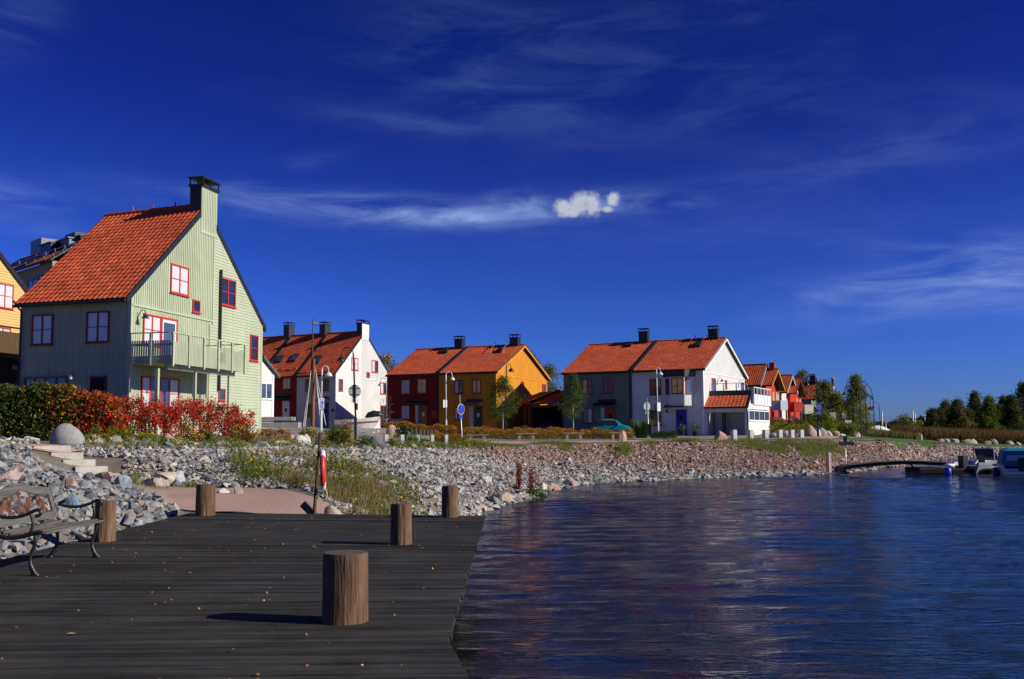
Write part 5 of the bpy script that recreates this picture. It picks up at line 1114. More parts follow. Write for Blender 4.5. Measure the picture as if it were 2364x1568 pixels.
def white_row():
    w, gn = row_points(c4(1618, 588), c4(118, 636), c4(2070, 677), c4(1847, 268), c4(402, 346), c4(860, 617), c4(1115, 300), 6.68)
    h = House('white_house', 'white house with bay window, bright blue door and a tiled annex by the promenade', *w, 1.0, whitec, og=.28, oe=.40, trim=whitepaint, rake_w=.22); Ff, Fg, m, r = h.Ff, h.Fg, h.m, h.root; holes = []
    for cr, rc, pn in ((d3, (1930, 352, 2166, 685), [g_redd, g_dark]), (d3, (1945, 998, 2176, 1318), [g_dark, g_dark])):
        q = Ff.rect(cr, *rc); holes.append(q); window(r, Ff, q, shadered, g_dark, 2, 2 if rc[1] < 500 else 1, panes=pn)
    # bay window
    bd = .75; bay = Frame(Ff.O + Ff.n * bd, Ff.t, Ff.n); q0 = bay.rect(d4, 160, 300, 455, 905); L0 = Ff.pix(d4(40, 500))[0]; R1 = Ff.pix(d4(640, 500))[0]; zb = Ff.pix(d4(400, 905), .4)[1]; zt = Ff.pix(d4(300, 300), .5)[1]
    P_ = Ff.at; b0, b1 = q0[0], q0[2]; ring = [P_(L0, 0, .0), P_(b0, 0, bd), P_(b1, 0, bd), P_(R1, 0, 0)]
    k = MB(); k.prism([V3(p, zb) for p in ring], (0, 0, zt - zb))
    bo = k.build('bay', whitec, r)
    def seg_frame(a, b): t = (b - a).normalized(); n = Vector((t.y, -t.x, 0)); n = n if n.dot(Ff.n) > 0 else -n; return Frame(a, t, n)
    for a, b, rc, pn in ((ring[0], ring[1], (75, 340, 145, 662), [g_dark]), (ring[1], ring[2], (190, 325, 430, 655), [g_warm, g_warm]), (ring[2], ring[3], (485, 322, 612, 650), [g_blue])):
        f = seg_frame(a, b); q = f.rect(d4, *rc); L_ = (b - a).length; q = (max(.05, q[0]), q[1], min(L_ - .05, q[2]), q[3]); window(bo, f, q, shadered, g_dark, len(pn), 2, panes=pn, fw=.06)
    k = MB()
    for a, b in ((ring[0], ring[1]), (ring[1], ring[2]), (ring[2], ring[3])):
        f = seg_frame(a, b); clad_v(k, f, 0, (b - a).length, zb, zb + 1.0, .19, [], .05, .022)
    k.build('bay_battens', whitec, bo)
    k = MB(); e = 1.12; rr = [P_(L0 - .15, 0, -.02), P_(b0 - .1, 0, bd + .2), P_(b1 + .1, 0, bd + .2), P_(R1 + .25, 0, -.02)]; tt = [P_(L0 + .3, 0, -.02), P_(b0 + .2, 0, .25), P_(b1, 0, .25), P_(R1 - .2, 0, -.02)]
    zz = zt + .01; zu = h.ez - .02; k.hexa([V3(p, zz) for p in rr] + [V3(p, zu) for p in rr]); k.build('bay_roof', blackm, bo)
    q = Ff.rect(d4, 288, 985, 508, 1500); q = (q[0], h.zg + .15, q[2], q[3]); holes.append(q); sdl = Ff.pix(d4(222, 1200))[0]; door(r, Ff, q, mat('royal_blue_paint', (.012, .02, .30), .5), oval=darkm, side=(sdl, q[1], q[0] - .02, q[3] - .05), frame=mat('royal_blue_paint', (0, 0, 0)), label='bright blue entrance door')
    q = Ff.rect(d4, 75, 800, 485, 948); canopy(r, Ff, q[0], q[2], q[1], q[3], .95); s, z = Ff.pix(d4(108, 1030)); gooseneck(r, Ff, s, z, None, .8)
    q = Ff.rect(d4, 665, 1070, 810, 1262); MB().fbox(Ff, q[0], q[2], q[1], q[3], .03, .07).build('meter_box', whitec, r)
    clad_v(m, Ff, .1, h.fl - .1, h.zg + .3, h.ez - .02, .27, holes + [(b0 - .6, zb - .05, b1 + .6, zt + .3)], .05, .022)
    # entrance railing
    k = MB()
    for x in (98, 535):
        s, _ = Ff.pix(d4(x, 1400)); k.tube([P_(s, h.zg, .9), P_(s, h.zg + 1.05, .9), P_(s, h.zg + 1.0, .03)], .02, 6)
    k.build('door_railing', iron, r); MB().fbox(Ff, Ff.pix(d4(90, 1400))[0], Ff.pix(d4(560, 1400))[0], h.zg - .3, h.zg + .13, .03, 1.1).build('door_step', conc, r)
    holes = []
    for rc, nm in (((1023, 325, 1106, 650), 'balcony_door'), ((1298, 366, 1338, 552), 'window'), ((1632, 420, 1692, 625), 'balcony_door')):
        q = Fg.rect(d4, *rc); holes.append(q); window(r, Fg, q, redframe, g_blue, 1, 1, fw=.09, name=nm, casing=whitepaint)
    for x, y in ((1145, 400), (1590, 462)): s, z = Fg.pix(d4(x, y)); gooseneck(r, Fg, s, z, None, 1.0)
    z = Fg.pix(d4(1320, 280))[1]; belt_and_v(h, z, holes, .27); h.corner(.16, whitepaint); OH.chim(h, 1649, 1772, 145, c4)
    nn = (h.B - h.A).cross(h.P - h.A).normalized(); nn = nn if nn.z > 0 else -nn
    def hatch(hh, cr, x0, y0, x1, y1):
        w = (x1 - x0) * .28; Q = [Ppl(cr(*p), hh.A, nn) for p in ((x0, y1), (x1 - w, y1), (x1, y0), (x0 + w, y0))]; MB().prism([q + nn * .05 for q in Q], nn * .30).build('roof_hatch', blackm, hh.root)
    hatch(h, c4, 1510, 335, 1590, 372)
    for xa, ya, xb, yb in ((1475, 345, 1520, 290), (1600, 345, 1640, 290)):
        a_, b_ = Ppl(c4(xa, ya), h.A, nn), Ppl(c4(xb, yb), h.A, nn); up = Vector((0, 0, .55)); MB().tube([a_, a_ + up, b_ + up * .8, b_], .03, 6).build('roof_rail', mat('red_rail', (.35, .05, .03), .6), r)
    # ---- annex with tiled lean-to roof and terrace
    A0 = Fg.at(.22, 0, .0); t = -h.sd; fa = Frame(A0, t, Ff.n); S = lambda x, y, d=0: fa.pix(d4(x, y), d)
    sr = S(1775, 1300)[0]; ze = (S(945, 945)[1] + S(1770, 925)[1]) / 2; zt_ = S(1400, 640, -1.6)[1]; an = empty_part('annex', r)
    fs = Frame(fa.at(sr, 0, 0), h.g, Vector((h.g.y, -h.g.x, 0)) if Vector((h.g.y, -h.g.x, 0)).dot(t) > 0 else Vector((-h.g.y, h.g.x, 0)))
    sl = fs.pix(d4(2235, 1200))[0]; zroof = fs.pix(d4(1840, 600), 0)[1]; zrail_b = fs.pix(d4(2060, 885))[1]; zrail_t = fs.pix(d4(2060, 555))[1]
    P_ = fa.at; g = h.g; zg = h.zg - .4
    sz = 1.9  # depth of the tiled slope
    w = MB(); Z = Vector((0, 0, 1))
    # right side wall, back wall, left store wall
    q = lambda s, d, z: P_(s, z, -d)
    w.prism([q(sr, 0, zg), q(sr, sl, zg), q(sr, sl, zrail_b), q(sr, sz, zrail_b), q(sr, sz, zt_ - .1), q(sr, 0, ze - .05)], t * -.2)
    w.prism([q(0, sl - .2, zg), q(sr - .2, sl - .2, zg), q(sr - .2, sl - .2, zrail_b), q(0, sl - .2, zrail_b)], g * .2)
    holes2 = []; wn = fs.rect(d4, 1797, 1003, 2218, 1228); clad_h(w, fs, 0, sl, h.zg - .1, ze - .1, .15, None, [wn]); clad_h(w, fs, .0, sl, ze - .1, zrail_b, .15, lambda z: (max(0, (z - ze) / max(.1, zt_ - ze) * sz), sl), [wn])
    w.fbox(fa, .3, sr - 2.6, zg, ze - .3, -2.9, -2.8); w.fbox(fa, sr - 2.6, sr - .25, zg, ze - .3, -3.4, -3.3)
    w.fbox(fa, .0, sr - .21, ze - .42, ze - .1, -.12, 0); w.fbox(fa, .02, .2, zg, ze - .43, -.14, -.02)
    w.build('annex_wall', whitec, an)
    window(an, fs, wn, whitepaint, g_blue, 4, 1, fw=.09)
    s0_, _ = S(1440, 1200, -3.3); MB().fbox(fa, min(s0_, sr - 1.6), sr - .5, h.zg, ze - .55, -3.3, -3.24).build('store_door', whitepaint, an)
    sp_ = S(1177, 1200, 0)[0]; MB().fbox(fa, sp_ - .05, sp_ + .05, zg, ze - .43, -2.8, -2.72).build('store_post', blackm, an)
    rfm = MB(); rfm.prism([q(-.0, -.25, ze), q(sr + .1, -.25, ze), q(sr + .1, sz, zt_), q(0, sz, zt_)], (0, 0, -.1)); ar = rfm.build('annex_roof', blackm, an)
    tile_roof('annex_tiles', q(0, -.25, ze), q(sr + .02, -.25, ze), q(sr + .02, sz - .45, ze + (zt_ - ze) * .80), q(0, sz - .45, ze + (zt_ - ze) * .80), ar, .33, .4)
    k = MB(); k.hexa([q(0, sz - .5, ze + (zt_ - ze) * .8), q(sr + .1, sz - .5, ze + (zt_ - ze) * .8), q(sr + .1, sz + .1, zt_ - .1), q(0, sz + .1, zt_ - .1), q(0, sz - .3, zt_ + .22), q(sr + .12, sz - .3, zt_ + .22), q(sr + .12, sz + .1, zt_ + .22), q(0, sz + .1, zt_ + .22)]); k.build('parapet', blackm, ar)
    k = MB(); k.prism([q(sr + .1, -.3, ze - .12), q(sr + .1, sz, zt_ - .05), q(sr + .1, sz, zt_ + .16), q(sr + .1, -.3, ze + .12)], t * .05); k.build('barge_board', blackm, ar)
    MB().fbox(fa, 0, sr - .2, zrail_b - .15, zrail_b, -sl + .2, -sz).build('terrace_floor', plinthm, an)
    MB().tube([q(-.0, -.3, ze - .02), q(sr + .1, -.3, ze - .02)], .06, 8).build('gutter', blackm, ar); MB().tube([q(sr + .02, -.3, ze - .05), q(sr + .06, -.2, ze - .3), q(sr + .07, -.08, ze - .55), q(sr + .07, -.08, zg + .3)], .05, 8).build('downpipe', blackm, an)
    k = MB(); za = zt_ + .22; zr = za + .62
    k.tube([q(.25, sz, zr), q(sr - .3, sz, zr)], .022, 6); k.tube([q(.25, sz, zr), q(.25, sz, za)], .02, 6); k.tube([q(sr - .3, sz, zr), q(sr - .15, sz, za)], .02, 6)
    for f_ in (.36, .67): k.fbox(fa, sr * f_ - .04, sr * f_ + .04, za, zr - .02, -sz - .02, -sz + .02)
    k.build('terrace_rail', greymetal, an)
    bl = empty_part('terrace_balustrade', an); st = fs.pix(d4(1885, 700))[0]; k = MB(); n = 5; L_ = sl - st + .2
    for i in range(n):
        a = st + L_ * i / n; k.fbox(fs, a + .08, a + L_ / n - .08, zrail_b - .05, zrail_t - .55, .10, .13)
    k.build('balustrade_board', whitepaint, bl)
    for i in range(n + 1): a = st + L_ * i / n; MB().fbox(fs, a - .05, a + .05, zrail_b - .12, zrail_t, .03, .16).build('balustrade_post', whitepaint, bl)
    MB().fbox(fs, st - .05, st + L_ + .05, zrail_t + .002, zrail_t + .06, .02, .17).build('balustrade_rail', whitepaint, bl)
    h.finish()
    n_ = House('grey_green_house', 'dark grey green house with an orange red door, joined to the white house', *gn, 1.15, dgreenc, og=.02, oe=.40, end_flash=True); Ff, m, r = n_.Ff, n_.m, n_.root; holes = []
    for rc, pn, nz in (((518, 347, 728, 662), [g_warm, g_redd], 2), ((950, 327, 1166, 650), [g_redd, g_redd], 2), ((530, 962, 736, 1275), [g_dark, g_curt], 1)):
        q = Ff.rect(d3, *rc); holes.append(q); window(r, Ff, q, shadered, g_dark, 2, nz, panes=pn, casing=dgreenc)
    q = Ff.rect(d3, 1000, 945, 1212, 1420); q = (q[0], n_.zg + .15, q[2], q[3]); holes.append(q); door(r, Ff, q, mat('orange_red_paint', (.42, .035, .015), .5), oval=darkm, side=(q[0] - .4, q[1] + .3, q[0] - .05, q[3]), label='orange red entrance door')
    q = Ff.rect(d3, 785, 772, 1236, 912); canopy(r, Ff, q[0], q[2], q[1], q[3], .95); clad_v(m, Ff, .1, n_.fl, n_.zg + .3, n_.ez - .02, .27, holes, .055, .03); OH.chim(n_, 923, 1045, 172, c4)
    w_ = (80) * .28; Q = [Ppl(c4(*p), n_.A, nn) for p in ((790, 378), (848, 378), (870, 342), (812, 342))]; MB().prism([q + nn * .05 for q in Q], nn * .30).build('roof_hatch', blackm, r)
    MB().tube([n_.Ff.at(n_.fl - .1, n_.ez, .3), n_.Ff.at(n_.fl - .1, n_.ez - .5, .08), n_.Ff.at(n_.fl - .1, n_.zg, .08)], .07, 8).build('downpipe', blackm, r); n_.finish()
    return h, n_
WH, NH = white_row()

# ---------------------------------------------------------------- red carport between the rows
def carport():
    a = PD(d1(1040, 850), OH.WA.y + 3.6); b = PD(d1(2135, 852), NH.WB.y + .8); z = (a.z + b.z) / 2; a.z = b.z = z; t = (b - a).normalized(); n = Vector((t.y, -t.x, 0)); n = n if n.y < 0 else -n
    fr = Frame(a, t, n); L = (b - a).length; S = lambda x, y, d=0: fr.pix(d1(x, y), d); zt = S(1300, 640, -4.2)[1]; zg = 1.25; P = fr.at; root = empty('carport', V3((a + b) / 2, zg), 'low dark red carport with tiled roof between the ochre and the grey green house', 'carport')
    k = MB(); k.prism([P(0, z, .3), P(L, z, .3), P(L, zt, -4.2), P(0, zt, -4.2)], (0, 0, -.1)); k.prism([P(0, zt, -4.2), P(L, zt, -4.2), P(L, z + .4, -7), P(0, z + .4, -7)], (0, 0, -.1)); rf = k.build('roof', blackm, root)
    sm = S(1430, 850)[0]; dm = mat('shaded_red_tile', (.20, .030, .018), .8, col2=(.28, .05, .028), scale=2, attr='tint')  # tile colour darkened to carry the shade on the carport roof
    tile_roof('left_tiles', P(0, z, .3), P(sm - .15, z, .3), P(sm - .15, zt, -4.2), P(0, zt, -4.2), rf, m=dm); tile_roof('right_tiles', P(sm + .15, z - .05, .3), P(L, z - .05, .3), P(L, zt, -4.2), P(sm + .15, zt, -4.2), rf, m=dm)
    MB().prism([P(sm - .14, z - .02, .35), P(sm - .14, zt, -4.2), P(sm - .14, zt + .2, -4.2), P(sm - .14, z + .2, .35)], t * .28).build('flashing', blackm, rf)
    zf = S(1250, 935)[1]
    for s0, s1, dz in ((0, sm - .2, 0), (sm + .2, L, -.08)): MB().fbox(fr, s0, s1, zf + dz, z - .12 + dz, .1, .2).build('fascia', redc, root)
    MB().tube([P(0, z - .08, .36), P(L, z - .08, .36)], .06, 8).build('gutter', blackm, rf)
    MB().fbox(fr, -.2, L + .1, zg - .3, z - .12, -5.2, -5.05).build('back_wall', mat('carport_shade_board', (.03, .022, .014), .9), root)  # near-black board colour carries the shade inside the carport
    for x in (1330, 1400, 960, 2110): s = S(x, 1150)[0]; MB().fbox(fr, s - .12, s + .12, zg - .3, zf, -.1, .09).build('column', mat('brown_column', (.14, .055, .02), .8), root)
    MB().fbox(fr, sm - .1, sm + .1, zg - .3, z - .2, -5, -.2).build('partition', mat('carport_shade_board', (0, 0, 0)), root)
carport()

# ---------------------------------------------------------------- small white outbuilding beside the sage house
def shed():
    D = 64; e = PD(c2(272, 772), D); tt = Vector((.90, -.12, 0)).normalized(); n = Vector((-.12, -.9, 0)).normalized(); fr = Frame(PD(c2(250, 900), 68), (.5, .866, 0), (.866, -.5, 0)); S = lambda x, y: fr.pix(c2(x, y))
    sr, ze = S(246, 772); sp, zp = S(118, 628); root = empty('white_outbuilding', V3(fr.at(sr / 2, 0, 0), 1.7), 'small white clapboard outbuilding peeking out right of the sage green house', 'outbuilding'); m = MB(); P = fr.at
    sL = S(40, 900)[0]; ring = [P(sL, 1.2), P(sr, 1.2), P(sr, ze), P(sp, zp), P(sL, zp - .6)]; m.prism(ring, fr.n * -4); s1, zt = S(228, 872); s0, zb = S(100, 1035); clad_h(m, fr, sL, sr, 2.0, zp, .14, lambda z: (sL if z < zp - .6 else sp, sr if z < ze else sr - (z - ze) / (zp - ze) * (sr - sp)), [(s0, zb, s1, zt)]); m.build('wall', whitec, root)
    window(root, fr, (s0, zb, s1, zt), whitepaint, g_blue, 2, 1, fw=.06); MB().prism([P(sr + .4, ze - .3, .25), P(sp, zp + .15, .25), P(sp, zp + .33, .25), P(sr + .4, ze - .12, .25)], fr.n * -4.4).build('roof', greymetal, root)
    MB().fbox(fr, sr - .13, sr + .02, 2.0, ze - .02, .01, .05).build('corner_board', whitepaint, root)
shed()
# ---------------------------------------------------------------- far row of gabled houses
def far_row():
    th = .48; g = Vector((math.sin(th), math.cos(th), 0)); n = Vector((g.y, -g.x, 0)); sdv = Vector((-g.y, g.x, 0))
    def far(label, cr, A, C, P, z, L, wall, trim, extra=None):
        a = Pz(cr(*A), z); c = Ppl(cr(*C), a, n); p = Ppl(cr(*P), a, n); c.z = max(c.z, z - .3)
        h = House('gabled_house', label, a, a + sdv * L, c, p, p + sdv * L, 1.0, wall, og=.9, oe=.35, trim=trim, rake_w=.26, group='gabled houses of the far row')
        return h
    def onr(hh, p): t = min((abs(pxl(hh.P.lerp(hh.R, k / 200))[0] - p[0]), k / 200) for k in range(201))[1]; return hh.P.lerp(hh.R, t)
    f1 = far('light blue house with steep gable right behind the white annex', c5, (497, 487), (682, 500), (583, 203), 6.95, 8, bluec, bluec)
    clad_v(f1.m, f1.Fg, .2, f1.gw - .1, f1.zg + .3, f1.topg(), .3, [], .06, .02); f1.finish()
    f2 = far('bright red house with yellow barge boards and red chimney in the far row', c5, (655, 490), (840, 590), (738, 268), 6.9, 8, mat('bright_red_cladding', (.42, .022, .012), .8, var=.1), mat('yellow_trim', (.70, .28, .02), .6))
    for x0, x1 in ((655, 685), (705, 748)):
        q = f2.Fg.rect(c5, x0, 590, x1, 705); window(f2.root, f2.Fg, q, mat('yellow_trim', (0, 0, 0)), g_curt, 2, 1, fw=.12)
    q = onr(f2, c5(659, 180)); chimney_box(f2.root, q, .62, .62, sdv, q.z - 1, PD(c5(660, 178), q.y).z, mat('red_brick', (.38, .03, .025), .8, var=.2), cap=False); f2.finish()
    f3 = far('cream white house with pale barge boards third in the far row', c5, (868, 590), (1018, 600), (943, 352), 6.9, 8, creamc, mat('pale_trim', (.66, .64, .50), .6))
    for x0, x1 in ((876, 910), (930, 968)):
        q = f3.Fg.rect(c5, x0, 655, x1, 712); window(f3.root, f3.Fg, q, cream, g_curt, 2, 1, fw=.12)
    f3.finish()
    f4 = far('dark red house with red barge boards fourth in the far row', c5, (985, 600), (1128, 668), (1050, 398), 6.9, 8, mat('bright_red_cladding', (0, 0, 0)), mat('deep_red_trim', (.22, .02, .015), .6))
    for x0, x1 in ((988, 1012), (1028, 1058)):
        q = f4.Fg.rect(c5, x0, 680, x1, 760); window(f4.root, f4.Fg, q, mat('yellow_trim', (0, 0, 0)), g_curt, 2, 1, fw=.14)
    f4.finish()
    f5 = far('grey green house with broad tiled roof and black chimney last in the far row', c5, (1270, 686), (1366, 732), (1310, 448), 6.95, 13, dgreenc, dgreenc)
    q = onr(f5, c5(1225, 345)); chimney_box(f5.root, q, 1.0, .9, sdv, q.z - 1, PD(c5(1225, 345), q.y).z - .2, blackm); f5.finish()
    # balconies in front of the far row
    def bal(label, x0, x1, xs_, yt, yb, D, m_, yg=1065):
        """x0..xs_ shaded front face, xs_..x1 sunlit side face, posts to the ground"""
        a = PD(c5(x0, yt), D); b = PD(c5(xs_, yt), D - 1.2); t = (b - a); t.z = 0; t.normalize(); nn = Vector((t.y, -t.x, 0)); nn = nn if nn.y < 0 else -nn; fr = Frame(a, t, nn)
        w = (b - a).to_2d().length; zt = (a.z + b.z) / 2; zb = PD(c5((x0 + xs_) / 2, yb), D).z; root = empty('timber_balcony', V3((a + b) / 2, 1.0), label, 'balcony', 'balconies of the far row'); e = Ppl(c5(x1, yt), fr.at(w, 0), t); dp = abs((e - fr.at(w, 0)).dot(nn)); dp = min(max(dp, 1.2), 3.5)
        k = MB(); x = 0
        while x < w - .05: k.fbox(fr, x, min(w, x + .12), zb, zt, -.03, 0); x += .14
        k.build('front_boards', m_, root); k = MB(); y = .03
        while y < dp: k.fbox(fr, w - .03, w, zb, zt, -y - .12, -y); y += .14
        k.build('side_boards', m_, root); MB().fbox(fr, .03, w - .035, zb - .12, zb - .002, -dp, -.02).build('floor', m_, root)
        for s_, d_ in ((.1, -.12), (w - .1, -.12), (w - .1, -dp + .1)): MB().fbox(fr, s_ - .07, s_ + .07, .6, zb - .122, d_ - .06, d_ + .06).build('support_post', mat('brown_timber', (.10, .06, .025), .85, var=.2), root)
        return fr
    bal('light blue balcony boxes in front of the bright red house', 628, 862, 775, 705, 828, 117, bluec)
    bal('bright red balcony between the blue and the cream one', 865, 1030, 965, 725, 852, 124, mat('bright_red_cladding', (0, 0, 0)))
    bal('cream white balcony right of the red one', 1040, 1180, 1110, 765, 880, 134, creamc)
    bal('grey green balcony under the last far house', 1340, 1500, 1460, 875, 965, 140, dgreenc)
    bal('grey green terrace corner furthest right in the far row', 1500, 1672, 1635, 880, 975, 150, dgreenc)
    # red garden fence and stairs
    a = PD(c5(628, 935), 111); b = PD(c5(885, 1010), 113); t = (b - a); t.z = 0; fr = Frame(a, t, (t.y, -t.x, 0)); L = t.length; root = empty('board_fence', V3((a + b) / 2, 1.0), 'dark red board fence below the blue balcony', 'fence')
    mr = mat('dark_red_fence', (.15, .02, .012), .85); k = MB(); x = 0; zt = PD(c5(750, 935), 112).z; zb = PD(c5(750, 1068), 112).z
    while x < L: k.fbox(fr, x, x + .1, zb, zt - (.0 if x < L * .55 else (x - L * .55) * .35), 0, .03); x += .115
    k.build('boards', mr, root)
    for i in range(4): MB().fbox(fr, L * i / 3 - .08, L * i / 3 + .08, zb - .3, zt - .4, .035, .16).build('fence_post', mr, root)
    a = PD(c5(950, 942), 120); b = PD(c5(1060, 1040), 119); root = empty('outdoor_stairs', V3(b, 1.0), 'light timber stair stringer descending below the red balcony', 'stairs'); k = MB(); k.prism([a, b, b + Vector((0, 0, .35)), a + Vector((0, 0, .35))], (0, .12, 0)); k.build('stringer', creamc, root); k = MB()
    for i in range(9): q = a.lerp(b, (i + .5) / 9); k.box(q.x - .16, q.x + .16, q.y + .13, q.y + 1.1, q.z + .12, q.z + .16)
    k.build('treads', creamc, root); k = MB(); k.prism([a + Vector((0, 1.12, 0)), b + Vector((0, 1.12, 0)), b + Vector((0, 1.12, .35)), a + Vector((0, 1.12, .35))], (0, .1, 0)); k.build('stringer', creamc, root)
    # small brown roof left of the red house, seen behind
far_row()

# ---------------------------------------------------------------- lamps, signs, posts
steelw = mat('white_painted_steel', (.62, .64, .66), .4, var=.06, spec=.5); steelb = mat('black_painted_steel', (.010, .010, .012), .4, var=.3, spec=.5); steelg = mat('galvanised', (.45, .46, .46), .4, metal=.6)
signback = mat('grey_sign_back', (.30, .34, .30), .55, var=.12); signw = mat('white_sign_face', (.80, .80, .78), .5, var=.03); signb = mat('blue_sign_face', (.012, .025, .34), .45, var=.05); signlb = mat('light_blue_sign_face', (.05, .22, .62), .45, var=.05)
def lamp_post(label, top, base, D, m_, dirx, zg=None, r=.05, hd=.34, extra=None, arch=.55):
    b = PD(base, D); zb = tz(b.x, b.y); b.z = zb; t = PD(top, D); root = empty('street_lamp', b, label, 'street lamp', 'street lamps along the promenade'); H = t.z - arch * .55; tx = t.x - (0 if True else 0)
    tt = Vector((PD(((top[0] * .75 + base[0] * .25), 0), D).x, D, 0)); ax = PD((top[0], 900), D).x; lean = (ax - b.x)
    MB().tube([(b.x, D, zb - .3), (b.x, D, zb + 1.2)], r * 1.7, 10).build('base_sleeve', m_, root)
    pts = [Vector((b.x, D, zb + 1.2)), Vector((b.x + lean * .9, D, H))]; n = 10
    for i in range(1, n + 1): a = math.pi * i / n; pts.append(Vector((b.x + lean * .9 + dirx * arch * .5 * (1 - math.cos(a)), D, H + arch * .55 * math.sin(a))))
    pts.append(pts[-1] + Vector((dirx * .02, 0, -.12))); MB().tube(pts, [r] * 2 + [r * .6] * (len(pts) - 2), 8).build('pole', m_, root, smooth=True)
    e = pts[-1]; R = hd / 2; MB().lathe([(R * .2, .0), (R * .25, -.05), (R * .6, -.10), (R * .9, -.19), (R, -.28), (R * .96, -.29), (R * .5, -.28)], 18, e).build('lamp_shade', m_, root, smooth=True)
    return root, b, e
def disc(fr, s, z, r, d0, d1, n=28): return [fr.at(s + r * math.cos(2 * math.pi * k / n), z + r * math.sin(2 * math.pi * k / n), d0) for k in range(n)], fr.n * (d1 - d0)
def text_obj(name, txt, size, loc, xdir, m_, parent, ext=.004, align='CENTER'):
    cu = bpy.data.curves.new(name, 'FONT'); cu.body = txt; cu.size = size; cu.extrude = ext; cu.align_x = align; cu.align_y = 'CENTER'
    o = bpy.data.objects.new(name, cu); COL.objects.link(o); cu.materials.append(m_); o.parent = parent; o.location = Vector(loc) - wloc(parent)
    x = Vector(xdir).normalized(); z = Vector((0, 0, 1)); nrm = x.cross(z).normalized(); o.rotation_euler = Matrix((x, z, nrm)).transposed().to_euler()
    bpy.context.view_layer.update(); me = bpy.data.meshes.new_from_object(o.evaluated_get(bpy.context.evaluated_depsgraph_get())); p = bpy.data.objects.new(name, me); COL.objects.link(p); p.parent = parent; p.location = o.location; p.rotation_euler = o.rotation_euler
    if not me.materials: me.materials.append(m_)
    bpy.data.objects.remove(o); return p
# black lamp with the round sign seen from behind
root, b, e = lamp_post('tall black street lamp carrying a round grey-backed road sign, before the white end house', c2(1075, 495), c2(1102, 1440), 52, steelb, -1, r=.045, hd=.46, arch=.62)
fr = Frame((b.x, 52, 0), (.92, .39, 0), (.39, -.92, 0)); s, z = fr.pix(d8(1410, 600)); ring, o_ = disc(fr, s, z, .335, -.075, -.055); sg = MB().prism(ring, o_).build('round_sign', signback, root)
fr2 = Frame(fr.at(0, 0, 0), (1, 0, 0), (0, -1, 0)); k = MB(); k.fbox(fr, s - .27, s + .27, z + .13, z + .17, -.054, -.035); k.fbox(fr, s - .27, s + .27, z - .20, z - .16, -.054, -.035); k.fbox(fr, s - .07, s + .07, z - .34, z + .34, -.054, -.05); k.build('sign_bracket', steelb, sg)
q = fr.rect(d8, 1323, 735, 1505, 840); MB().fbox(fr, q[0], q[2], q[1], q[3], -.07, -.05).build('sign_plate', signw, root)
s, z = fr.pix(d8(1445, 930)); MB().fbox(fr, s - .045, s + .045, z - .16, z + .18, -.02, .08).build('control_box', steelb, root)
# white lamp with parking sign
root, b, e = lamp_post('white street lamp with a blue parking sign next to the flag mast', c2(752, 690), (741, 1000), 58, steelw, 1, r=.045, hd=.44, arch=.36)
fr = Frame((b.x, 58, 0), (.92, .39, 0), (.39, -.92, 0)); q = fr.rect(d8, 664, 745, 760, 963); mz = q[1] + (q[3] - q[1]) * .42
MB().fbox(fr, q[0], q[2], q[1], q[3], .05, .07).build('sign_plate', signw, root); MB().fbox(fr, q[0] + .03, q[2] - .03, mz + .015, q[3] - .03, .071, .076).build('parking_panel', signb, root); MB().fbox(fr, q[0] + .03, q[2] - .03, q[1] + .03, mz - .015, .071, .076).build('time_panel', signlb, root)
text_obj('letter_p', 'P', (q[3] - mz) * 1.05, fr.at((q[0] + q[2]) / 2, (mz + q[3]) / 2 - .01, .079), fr.t, signw, root)
text_obj('time_lettering', '12 tim', (mz - q[1]) * .34, fr.at((q[0] + q[2]) / 2, (mz + q[1]) / 2, .079), fr.t, signw, root)
# white lamp before the red/ochre houses
root, b, e = lamp_post('white street lamp with white plates in front of the red and ochre houses', d2(1325, 195), d2(1330, 1335), 80, steelw, 1, r=.05, hd=.40, arch=.5)
fr = Frame((b.x, 80, 0), (.92, .39, 0), (.39, -.92, 0))
for rc in ((1262, 782, 1300, 945), (1312, 785, 1345, 942)): q = fr.rect(d2, *rc); MB().fbox(fr, q[0], q[2], q[1], q[3], .06, .08).build('sign_plate', signw, root)
lamp_post('thin grey street lamp at the corner between white end house and red house', c2(1425, 815), c2(1425, 1335), 86, steelg, -1, r=.035, hd=.36, arch=.5)
lamp_post('black street lamp standing before the ochre gable beside the birch', d1(925, 28), d1(905, 1425), 74, steelb, 1, r=.04, hd=.42, arch=.32)
root, b, e = lamp_post('white street lamp with a white sign in front of the white house', d3(2075, 112), d3(2108, 1510), 79, steelw, 1, r=.045, hd=.38, arch=.30)
fr = Frame((b.x, 79, 0), (.92, .39, 0), (.39, -.92, 0)); q = fr.rect(d3, 2076, 840, 2142, 1022); MB().fbox(fr, q[0], q[2], q[1], q[3], .06, .09).build('sign_plate', signw, root); q = fr.rect(d3, 2040, 872, 2074, 1010); MB().fbox(fr, q[0], q[2], q[1], q[3], -.1, .1).build('control_box', steelb, root)
root, b, e = lamp_post('black street lamp with round blue path sign below the far row', c5(1285, 342), c5(1300, 1245), 75, steelb, -1, r=.05, hd=.44, arch=.75)
fr = Frame((b.x, 75, 0), (.92, .39, 0), (.39, -.92, 0)); s, z = fr.pix(c5(1298, 798)); ring, o_ = disc(fr, s, z, .225, .07, .085); sg = MB().prism(ring, o_).build('round_sign', signb, root)
